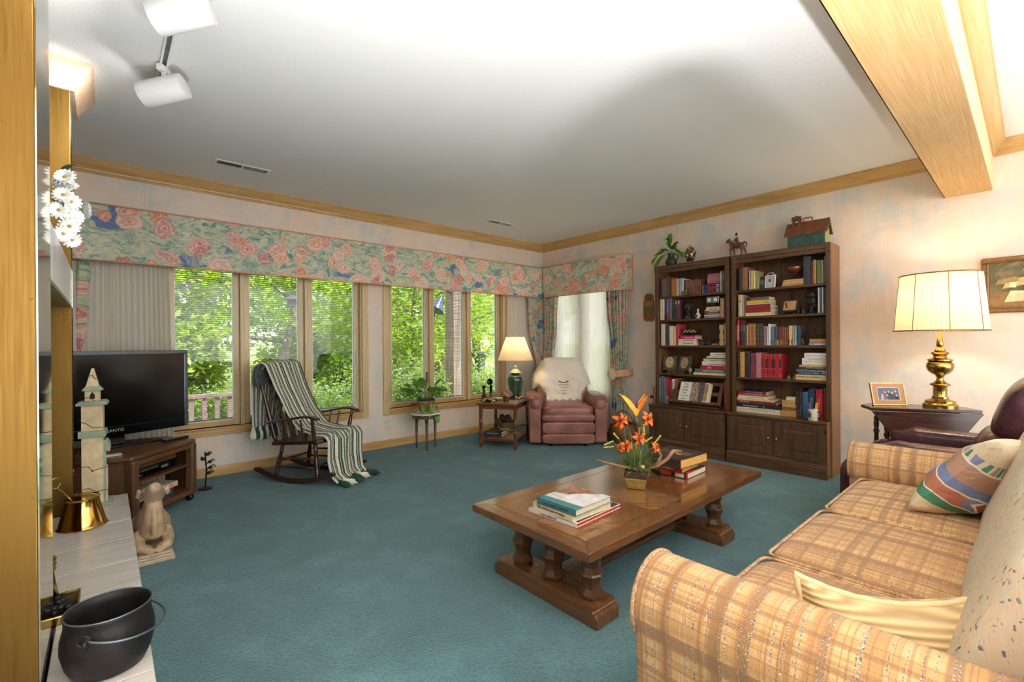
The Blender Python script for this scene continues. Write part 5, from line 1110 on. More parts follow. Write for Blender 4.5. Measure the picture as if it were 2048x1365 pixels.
# local front is -y
fr = B(); tl_ = R(-14); fr.at(0, 0, 0, tl_, 0, 0)
fr.box(-.115, -.008, 0, .115, .008, .165).build('frame', plain((176, 124, 78), .5, name='tan_leather', var=.05), pf, bevel=.002)
for a in ((-.115, -.010, 0, .115, -.007, .006), (-.115, -.010, .159, .115, -.007, .165), (-.115, -.010, .006, -.109, -.007, .159), (.109, -.010, .006, .115, -.007, .159)): B().at(0, 0, 0, tl_, 0, 0).box(*a).build('edge', GOLD, pf)
B().at(0, 0, 0, tl_, 0, 0).box(-.077, -.0095, .035, .077, -.0075, .130).build('mount', plain((206, 196, 176), .5, name='mount'), pf)
ptp = B().at(0, 0, 0, tl_, 0, 0).box(-.072, -.0105, .039, .072, -.0085, .126).build('photograph', plain((62, 70, 98), .3, var=.1, name='photo_backdrop'), pf)
SK = plain((206, 164, 140), .5, name='photo_skin')
for x, z, r, c in ((-.045, .075, .0085, (190, 150, 140)), (-.025, .095, .008, (90, 80, 90)), (-.012, .072, .008, (110, 140, 190)), (.0, .098, .0085, (40, 40, 46)), (.024, .088, .0085, (34, 34, 38)), (.048, .100, .008, (70, 70, 92)), (.052, .07, .008, (40, 38, 42))):
    B().at(0, 0, 0, tl_, 0, 0).prism([(x-.013, .040), (x+.013, .040), (x+.012, z-r), (x+.005, z-r*.6), (x-.005, z-r*.6), (x-.012, z-r)], -.0112, -.0104, 'y').build('sitter', plain(c, .5, name='photo_clothes'), ptp)
    B().at(0, 0, 0, tl_, 0, 0).prism([(x+r*.75*math.cos(a), z+r*math.sin(a)) for a in [k*PI/5 for k in range(10)]], -.0116, -.0105, 'y').build('face', SK, ptp)
B().prism([(.03, .0), (.085, .0), (.04, .11)], -.02, .02, 'x').build('easel_back', BLACK, pf)
# ================================================================ WALL THINGS
pc = thing('framed_painting', 'gilt framed still life painting hanging to the right of the brass lamp', 'painting', (XW, -.05, 1.56))
fw, fh = .305, .20
for a, b_ in (((-.026, -fw, -fh), (0, fw, -fh+.04)), ((-.026, -fw, fh-.04), (0, fw, fh)), ((-.026, -fw, -fh+.04), (0, -fw+.04, fh-.04)), ((-.026, fw-.04, -fh+.04), (0, fw, fh-.04))): B().box(*a, *b_).build('frame', plain((136, 96, 48), .4, .35, var=.15, scale=30, name='gilt_frame', bump=.3), pc, bevel=.008)
B().box(-.028, fw-.03, -fh+.03, -.024, fw-.026, fh-.03).box(-.028, -fw+.03, fh-.03, -.024, fw-.03, fh-.026).box(-.028, -fw+.03, -fh+.026, -.024, fw-.03, -fh+.03).build('fillet', plain((60, 40, 24), .5, name='dark_fillet'), pc)
def painting_mat():
    n = N('oil_painting'); v = n.coord(); f = n.noise(v, 9, 5, .65, 1.); return n.done(n.bsdf(n.ramp(f, [(.3, rgb(58, 52, 36)), (.55, rgb(104, 92, 60)), (.75, rgb(140, 122, 82))]), .35))
B().box(-.010, -fw+.04, -fh+.04, -.004, fw-.04, fh-.04).build('canvas', painting_mat(), pc)
for poly, c in (([(fw-.04, -.05), (-fw+.04, -.06), (-fw+.04, -fh+.04), (fw-.04, -fh+.04)], (140, 104, 58)), ([(.20, -.03), (.19, .0), (.16, .035), (.07, .05), (.06, .0)], (206, 180, 116)), ([(.235, .0), (.22, .04), (.13, .055), (.12, .02)], (160, 128, 78)), ([(.10, .10), (.06, .15), (-.06, .15), (-.12, .08), (-.08, .03), (.06, .04)], (206, 182, 124)), ([(.17, -.02), (.165, .015), (.13, .012), (.135, -.025)], (232, 214, 172)), ([(.19, -.125), (.16, -.045), (-.05, -.06), (-.04, -.12)], (222, 202, 156))):
    _px = globals().get('_px', 0)+1; B().prism(poly, -.0105-.0009*_px, -.0098, 'x').build('painted_shape', plain(c, .4, var=.14, scale=26, name='paint'), pc)
pq = thing('wall_plaque', 'carved wooden cutting-board plaque with olive and red bands by the left bookcase', 'plaque', (XW, 3.03, 1.575))
oy = [(-.07, -.13), (-.058, -.155), (-.03, -.165), (.03, -.165), (.058, -.155), (.07, -.13), (.07, .075), (.05, .095), (.062, .125), (.048, .15), (.02, .165), (-.02, .165), (-.048, .15), (-.062, .125), (-.05, .095), (-.07, .075)]
PW = wood((120, 74, 34), (150, 98, 46), (176, 122, 62), 'z', 2, .4, 'plaque_wood')
B().prism(oy, -.024, -.001, 'x').build('board', PW, pq, bevel=.006)
B().prism([(-.05, .10), (0, .075), (.05, .10), (.03, .12), (-.03, .12)], -.0275, -.023, 'x').build('heart_panel', plain((142, 54, 36), .5, name='red_stain'), pq, bevel=.002)
B().box(-.0275, -.055, .02, -.023, .055, .065).build('panel', plain((150, 124, 48), .5, name='ochre_stain', bump=.4), pq, bevel=.002); B().box(-.0275, -.055, -.04, -.023, .055, .01).build('panel', plain((84, 96, 58), .5, name='olive_stain', bump=.4), pq, bevel=.002)
b = B()
for r in (.03, .044): b.tube([(-.0255, r*math.cos(k*PI/10), -.098+r*math.sin(k*PI/10)) for k in range(21)], .003, 6)
b.build('carved_rosette', plain((110, 92, 44), .5, name='carving'), pq, smooth=True)
ol = thing('wall_outlet', 'cream duplex wall outlet low on the window wall', 'outlet', (2.39, YW, .26))
B().box(-.035, -.006, -.058, .035, 0, .058).build('plate', plain((226, 216, 198), .4, name='ivory'), ol, bevel=.003)
for z in (-.026, .026): B().lathe([(.016, 0), (.016, .003)], 16).build('socket', plain((206, 194, 172), .5, name='socket'), ol).matrix_local = Matrix.Translation((0, -.005, z)) @ Matrix.Rotation(PI/2, 4, 'X')
wp = thing('wall_plug', 'small brown plug and cord on the wall left of the bookcase', 'plug', (XW, 3.0, .515)); B().box(-.028, -.012, -.014, 0, .012, .014).build('plug', plain((70, 46, 30), .5, name='brown_plastic'), wp, bevel=.003)
B().tube([(-.015, -.01, .01), (-.02, -.06, .05), (-.012, -.12, .10), (-.012, -.17, .11)], .003, 5).build('cord', plain((70, 46, 30), .5), wp, smooth=True)
bk = thing('wicker_basket', 'round brown wicker basket with a hoop handle beside the rose recliner', 'basket', (4.52, 3.17, 0))
WK = plain((120, 78, 44), .6, var=.15, scale=40, name='wicker'); vs = []; fs = []
def BKP(u, v):
    a = 2*PI*u; z = .01+.20*v; r = .125+.035*math.sin(PI*min(1, v*.9))+.004*math.sin(a*18+(math.floor(v*12) % 2)*PI); return (r*math.cos(a), r*math.sin(a), z+.002*math.sin(v*75))
B().grid(BKP, 72, 25, wrap=True).build('body', WK, bk, smooth=True, solid=.006)
B().lathe([(0, .004), (.125, .006), (.128, .012)], 36).build('bottom', WK, bk)
for k in range(2): B().tube([(.134*math.cos(2*PI*i/40), .134*math.sin(2*PI*i/40), .205+.012*k) for i in range(41)], .008, 6, cap=False).build('rim', WK, bk, smooth=True)
B().tube([(0, .135*math.cos(PI*k/16), .21+.15*math.sin(PI*k/16)) for k in range(17)], .005, 6).build('handle', WK, bk, smooth=True)
# ================================================================ COFFEE TABLE THINGS
ga, gb = 'books on the left of the coffee table', 'books on the right of the coffee table'
a1 = flat_book('book', 'large white-spined art book at the bottom of the left coffee table pile', (1.515, 1.455, .36), R(3), .285, .35, .018, cv(224, 214, 204, r=.25), (190, 60, 56), ga)
B().box(.02, -.138, .0181, .345, .138, .0185).build('jacket', plain((58, 60, 58), .2, var=.4, scale=14, name='jacket_dark'), a1); text('A PARIS LANDSCAPE', 'title', DKL, a1, .011, (-.0006, .02, .009), (R(90), 0, R(-90)))
a2 = flat_book('book', 'cream hardcover in the middle of the left coffee table pile', (1.525, 1.46, .3787), R(-1), .255, .275, .028, cv(216, 202, 168), group=ga); text('THE AMERICAN WOMEN', 'title', DKL, a2, .016, (-.0008, .01, .014), (R(90), 0, R(-90)))
a3 = flat_book('book', 'teal coffee-table book with a canyon picture topping the left pile', (1.522, 1.435, .4069), R(1.5), .235, .265, .028, cv(66, 128, 134, r=.2), group=ga); text('THE GRAND CANYON', 'title', DKL, a3, .015, (-.0008, .0, .014), (R(90), 0, R(-90)))
B().box(.055, -.116, .0281, .262, .116, .0285).build('cover_photo', plain((214, 206, 208), .15, var=.15, scale=16, name='snow_photo'), a3)
B().prism([(.12, .115), (.26, .115), (.26, -.07), (.22, -.03), (.18, .02), (.14, .04)], .0284, .0287).build('canyon', plain((150, 96, 64), .2, var=.3, scale=30, name='canyon_photo'), a3)
c1 = flat_book('book', 'black history book with a red portrait spine under the red coffee table book', (2.535, 1.46, .36), R(2), .24, .255, .034, cv(52, 50, 48, r=.3), (226, 214, 190), gb)
B().box(-.0008, -.02, .004, 0, .05, .03).build('spine_picture', cv(196, 70, 64), c1); B().box(-.0008, -.10, .006, 0, -.045, .028).build('spine_label', cv(224, 216, 204), c1)
B().box(-.003, -.123, -.0005, .0, -.112, .036).tube([(.0, -.12, .036), (.10, -.122, .037)], .004, 4).build('ribbon', plain((190, 26, 30), .5, name='red_ribbon'), c1)
c2 = flat_book('book', 'bright red hardcover in the middle of the right coffee table pile', (2.51, 1.475, .3945), R(4), .23, .24, .036, cv(176, 34, 34, r=.3), (212, 178, 104), gb); text('AMERICA', 'title', WL, c2, .016, (-.0008, -.03, .018), (R(90), 0, R(-90)))
c3 = flat_book('book', 'thick dark brown gilt-titled volume topping the right coffee table pile', (2.475, 1.475, .431), R(-3), .265, .30, .052, cv(62, 48, 40, r=.45), (222, 170, 90), gb)
text('THE LIVES OF', 'title', GOLD, c3, .034, (.14, .0, .0522), (0, 0, R(-90))); text('OUR PEOPLE', 'title', GOLD, c3, .034, (.185, .0, .0522), (0, 0, R(-90)))
# flower arrangement
fa = thing('flower_arrangement', 'artificial bird of paradise and orange lilies in a square gold planter', 'flower arrangement', (2.205, 1.462, .36), R(-62))
def frustum(b, w0, d0, w1, d1, z0, z1): return b.add([(-w0, -d0, z0), (w0, -d0, z0), (w0, d0, z0), (-w0, d0, z0), (-w1, -d1, z1), (w1, -d1, z1), (w1, d1, z1), (-w1, d1, z1)], [(3, 2, 1, 0), (4, 5, 6, 7), (0, 1, 5, 4), (1, 2, 6, 5), (2, 3, 7, 6), (3, 0, 4, 7)])
frustum(B(), .046, .05, .058, .062, 0, .062).build('planter', plain((166, 140, 74), .35, .45, var=.1, name='gold_ceramic'), fa, bevel=.006)
frustum(B(), .059, .063, .061, .065, .062, .098).build('planter_band', plain((70, 54, 42), .5, name='brown_glaze', bump=.3), fa, bevel=.004)
b = B()
for s in (-1, 1):
    b.tube([(s*.018+.014*math.cos(k*PI/8), -.0545-.001*math.sin(k), .034+.014*math.sin(k*PI/8)) for k in range(17)], .0022, 5); b.tube([(s*.018+.006*math.cos(k*PI/5), -.0545, .034+.006*math.sin(k*PI/5)) for k in range(9)], .002, 5); b.tube([(s*.018, -.054, .05), (s*.03, -.055, .055), (s*.018, -.055, .045)], .002, 5)
b.build('scrollwork', GOLD, fa, smooth=True)
BLD = leaf_mat('grass_blade', (70, 104, 56), (120, 146, 84), (168, 178, 120), .2, .5, 30); b = B()
for k in range(230):
    a = random.uniform(0, 2*PI); el = random.uniform(.1, 1.35); L = random.uniform(.11, .21); w = random.uniform(.002, .0042); r0 = random.uniform(0, .045)
    p = Vector((r0*math.cos(a), r0*math.sin(a), .095)); h = Vector((math.cos(a), math.sin(a), 0)); sd = Vector((-math.sin(a), math.cos(a), 0)); pts = []
    for j in range(5): u = j/4; q = p+h*(L*u*math.cos(el))+Vector((0, 0, L*(u*math.sin(el)+.25*u-.42*u*u*math.cos(el)))); ww = w*(1-u)**.6; pts += [tuple(q-sd*ww), tuple(q+sd*ww)]
    b.add(pts, [(2*j, 2*j+1, 2*j+3, 2*j+2) for j in range(4)])
tag(b.build('grass_blades', BLD, fa), kind='stuff')
ORG, YEL, RED_, PUR = plain((226, 112, 36), .5, var=.12, scale=60, name='orange_petal'), plain((236, 168, 32), .45, var=.1, scale=40, name='yellow_petal'), plain((204, 56, 40), .5, name='red_petal'), plain((92, 62, 96), .5, name='purple_petal')
def petal(p0, p1, w, bow, m, parent, nm='petal'):
    p0, p1 = Vector(p0), Vector(p1); d = (p1-p0); sd = d.cross(Vector((.75, -.66, .1))).normalized(); o = sd.cross(d.normalized()); sd = d.cross(o).normalized(); n = 8; vs = []
    for j in range(n+1):
        u = j/n; q = p0+d*u+o*bow*4*u*(1-u); ww = w*math.sin(PI*min(1, u*.93+.07))**.7; vs += [tuple(q-sd*ww+o*ww*.4), tuple(q), tuple(q+sd*ww+o*ww*.4)]
    fs = []
    for j in range(n): k = 3*j; fs += [(k, k+1, k+4, k+3), (k+1, k+2, k+5, k+4)]
    return B().add(vs, fs).build(nm, m, parent, smooth=True, solid=.0012)
RV = Matrix.Rotation(R(62), 3, 'Z')          # room axes -> arrangement axes
def rv(x, y, z): return RV @ Vector((x, y, z))
sc_ = Vector((.7496, -.662, 0))             # direction across the picture, to lay the flower out in the plane the photograph shows
def fp_(a, z, dep=0): q = sc_*a+Vector((.662, .7496, 0))*dep; return rv(q.x, q.y, z)
B().tube([fp_(0, .10), fp_(.012, .22), fp_(.018, .345)], [.008, .0075, .007], 8).build('stem', plain((142, 96, 44), .5, name='stem_brown'), fa, smooth=True)
bop = B().tube([fp_(.02, .335), fp_(.005, .365), fp_(-.012, .405)], [.008, .018, .006], 10).build('spathe', plain((84, 92, 62), .5, name='spathe'), fa, smooth=True)
petal(fp_(.004, .40), fp_(-.083, .515), .016, .01, YEL, fa); petal(fp_(.004, .40, .01), fp_(-.092, .52, .02), .012, .012, ORG, fa)
petal(fp_(.0, .40), fp_(.072, .512), .014, -.012, ORG, fa); petal(fp_(.002, .40, .012), fp_(.055, .515, .02), .012, -.01, YEL, fa); petal(fp_(.0, .39), fp_(-.012, .445), .018, .004, YEL, fa)
petal(fp_(.005, .43, .01), fp_(-.02, .505, .01), .013, .006, PUR, fa)
def lily(c, r, face):
    c = Vector(c); f = Vector(face).normalized(); x = f.cross(Vector((0, 0, 1))).normalized(); y = x.cross(f)
    t = B().tube([c-f*.03, c-f*.012, c], [.004, .009, .012], 8).build('lily', ORG, fa, smooth=True)
    for k in range(6):
        a = k*PI/3+.3; d = x*math.cos(a)+y*math.sin(a); petal(c, c+d*r+f*(r*.35-.3*r*(k % 2)), .0125, .012, ORG, t); petal(c+f*.002, c+d*r*.5+f*r*.3, .006, .006, RED_, t, 'throat')
    for k in range(5): a = k*1.25; d = x*math.cos(a)+y*math.sin(a); B().tube([c, c+f*.035+d*.012], .0012, 4).blob(c+f*.036+d*.0125, (.003, .003, .002), 1, 1, 6, 4).build('stamen', plain((120, 60, 30), .5, name='stamen'), t)
lily(fp_(-.085, .365), .052, fp_(-.6, .4, -.7)); lily(fp_(.055, .375), .050, fp_(.5, .35, -.75)); lily(fp_(.01, .265), .045, fp_(.2, .5, -.8)); lily(fp_(-.055, .225), .04, fp_(-.4, .4, -.8)); lily(fp_(-.085, .215), .028, fp_(-.7, .4, -.6)); lily(fp_(.10, .215), .035, fp_(.6, .4, -.6))
for a, z0, z1, a1 in ((-.05, .15, .345, -.07), (.03, .15, .345, .036)): B().tube([fp_(a*.5, .1), fp_(a, z0+.05), fp_(a1, z1)], .0025, 5).build('lily_stem', STEMG, fa)
SPK = plain((206, 196, 84), .6, name='yellow_spike')
for a0, z0, a1, z1 in ((-.13, .255, -.175, .235), (-.13, .225, -.18, .22), (.10, .24, .135, .285), (-.10, .27, -.125, .30), (.05, .25, .085, .275), (.045, .29, .04, .345)):
    b = B()
    for k in range(16): u = k/15; q = fp_(a0+(a1-a0)*u, z0+(z1-z0)*u); b.blob(q+Vector((random.uniform(-.003, .003), random.uniform(-.003, .003), 0)), (.0045, .0045, .004), 1, 1, 6, 4)
    b.build('flower_spike', SPK, fa, smooth=True); B().tube([fp_(0, .1), fp_(a0*.6, z0*.75), fp_(a0, z0)], .002, 4).build('spike_stem', STEMG, fa)
B().blob(fp_(.01, .135, -.09), (.012, .012, .011), 1, 1, 12, 8).build('bud', plain((196, 178, 108), .6, name='bud'), fa, smooth=True)
DRW = plain((150, 116, 84), .75, var=.18, scale=24, name='driftwood', bump=.4)
B().tube([fp_(-.225, .155, -.02), fp_(-.10, .128, -.04), fp_(0, .105, -.03), fp_(.07, .10, -.02)], [.007, .007, .009, .008], 8).build('branch', DRW, fa, smooth=True)
B().tube([fp_(.04, .10, -.02), fp_(.11, .125, -.03), fp_(.165, .165, -.03), fp_(.20, .205, -.02), fp_(.245, .205, -.02)], [.008, .0085, .011, .010, .003], 8).tube([fp_(.20, .205, -.02), fp_(.225, .185, -.02), fp_(.25, .185, -.02)], [.009, .006, .002], 6).tube([fp_(.09, .115, -.03), fp_(.115, .15, -.03), fp_(.125, .185, -.04), fp_(.11, .205, -.04), fp_(.13, .195, -.03)], [.007, .01, .009, .005, .003], 8).build('branch', DRW, fa, smooth=True)
# ================================================================ BOOKCASES
SHZ = [1.66, 1.405, 1.125, .82]; BZ0 = .482
def bookcase(y0, y1, yb0, yb1, label):
    """y0 > y1: left and right outer edges as the photograph shows them; yb: the base"""
    t = thing('bookcase', label, 'bookcase', (4.68, (y0+y1)/2, 0), group='the pair of bookcases'); o = Vector((4.68, (y0+y1)/2, 0))
    def pt(b, nm, m, par=None, **k): return shifted(b, o).build(nm, m, par or t, **k)
    XF = 4.60
    pt(B().box(4.60, y0-.022, BZ0, 4.85, y0, 2.0), 'side', SIDE_Z, bevel=.002); pt(B().box(4.60, y1, BZ0 if y1 > 1.5 else 0, 4.85, y1+.022, 2.0), 'side', SIDE_Z, bevel=.002)
    n = 7
    for k in range(n): a = y1+.022+(y0-y1-.044)*k/n; b_ = y1+.022+(y0-y1-.044)*(k+1)/n; pt(B().box(4.836, a+.0008, BZ0, 4.846, b_-.0008, 1.99), 'back_plank', WALNUT_Z)
    pt(B().box(4.60, y1+.0225, 1.978, 4.85, y0-.0225, 1.9995), 'top', WALNUT_Y, bevel=.003)
    for yy in (y0, y1):
        s = -1 if yy == y0 else 1
        st_ = pt(B().box(XF-.018, min(yy, yy+s*.038), BZ0, XF+.002, max(yy, yy+s*.038), 1.918), 'stile', WALNUT_Z, bevel=.003)
        pt(B().box(XF-.021, min(yy+s*.012, yy+s*.026), BZ0+.01, XF-.017, max(yy+s*.012, yy+s*.026), 1.90), 'reed', WALNUT_Z, st_, bevel=.002).matrix_parent_inverse = Matrix()
        pt(B().box(XF-.022, min(yy, yy+s*.04), 1.918, XF+.002, max(yy, yy+s*.04), 2.0), 'corner_block', WALNUT_Z, bevel=.003)
    pt(B().box(XF-.016, y1+.04, 1.955, XF+.002, y0-.04, 2.0), 'top_rail', WALNUT_Y, bevel=.004); pt(B().box(XF-.012, y1+.04, 1.917, XF+.002, y0-.04, 1.954), 'top_rail', WALNUT_Y, bevel=.004)
    for z in SHZ: pt(B().box(4.604, y1+.022, z-.022, 4.836, y0-.022, z), 'shelf', WALNUT_Y, bevel=.003)
    pt(B().box(4.488, yb1, .462, 4.85, yb0, BZ0), 'base_top', WALNUT_Y, bevel=.004)
    pt(B().box(4.515, yb1+.004, .02, 4.85, yb1+.022, .462), 'base_side', SIDE_Z if y1 < 1.5 else WALNUT_Z); pt(B().box(4.515, yb0-.022, .02, 4.85, yb0-.004, .462), 'base_side', WALNUT_Z)
    pt(B().box(4.503, yb1+.004, .11, 4.519, yb0-.004, .462), 'face_frame', WALNUT_Y)
    pt(B().prism([(4.487, 0), (4.52, 0), (4.52, .125), (4.505, .122), (4.497, .108), (4.487, .10)], yb1, yb0, 'y'), 'plinth', WALNUT_Y, bevel=.003)
    ym = (yb0+yb1)/2
    for a, b_, kn in ((yb0-.02, ym+.003, 1), (ym-.003, yb1+.02, -1)):
        hi, lo = max(a, b_), min(a, b_); z0, z1 = .138, .448
        d = pt(B().box(4.490, lo, z0, 4.503, lo+.058, z1).box(4.490, hi-.058, z0, 4.503, hi, z1).box(4.490, lo+.058, z0, 4.503, hi-.058, z0+.058).box(4.490, lo+.058, z1-.058, 4.503, hi-.058, z1), 'door', WALNUT_Z, bevel=.003)
        pl, ph_ = lo+.052, hi-.052; q0, q1 = z0+.052, z1-.052; r = .032
        pt(B().add([(4.5, pl, q0), (4.5, ph_, q0), (4.5, ph_, q1), (4.5, pl, q1), (4.4925, pl+r, q0+r), (4.4925, ph_-r, q0+r), (4.4925, ph_-r, q1-r), (4.4925, pl+r, q1-r)], [(4, 5, 6, 7), (0, 1, 5, 4), (1, 2, 6, 5), (2, 3, 7, 6), (3, 0, 4, 7)]), 'raised_panel', WALNUT_Z, d)
        yk = lo+.03 if kn > 0 else hi-.03
        kb = B(); kb.M = Matrix.Translation((4.490, yk, .29)) @ Matrix.Rotation(-PI/2, 4, 'Y'); kb.lathe([(.005, 0), (.004, .008), (.011, .014), (.012, .02), (.007, .025), (0, .026)], 14); kb.M = Matrix()
        pt(kb, 'knob', BRASS, d, smooth='auto')
        for zz in (.18, .40): pt(B().box(4.4885, (hi if kn > 0 else lo)-.004, zz-.018, 4.4905, (hi if kn > 0 else lo)+.004, zz+.018), 'hinge', BRASS, d)
    return t
bookcase(2.785, 1.975, 2.822, 1.984, 'dark walnut bookcase, left of the pair, with a book rest on its bottom shelf')
bookcase(1.955, 1.13, 1.972, 1.14, 'dark walnut bookcase on the right of the pair with its brown side showing')
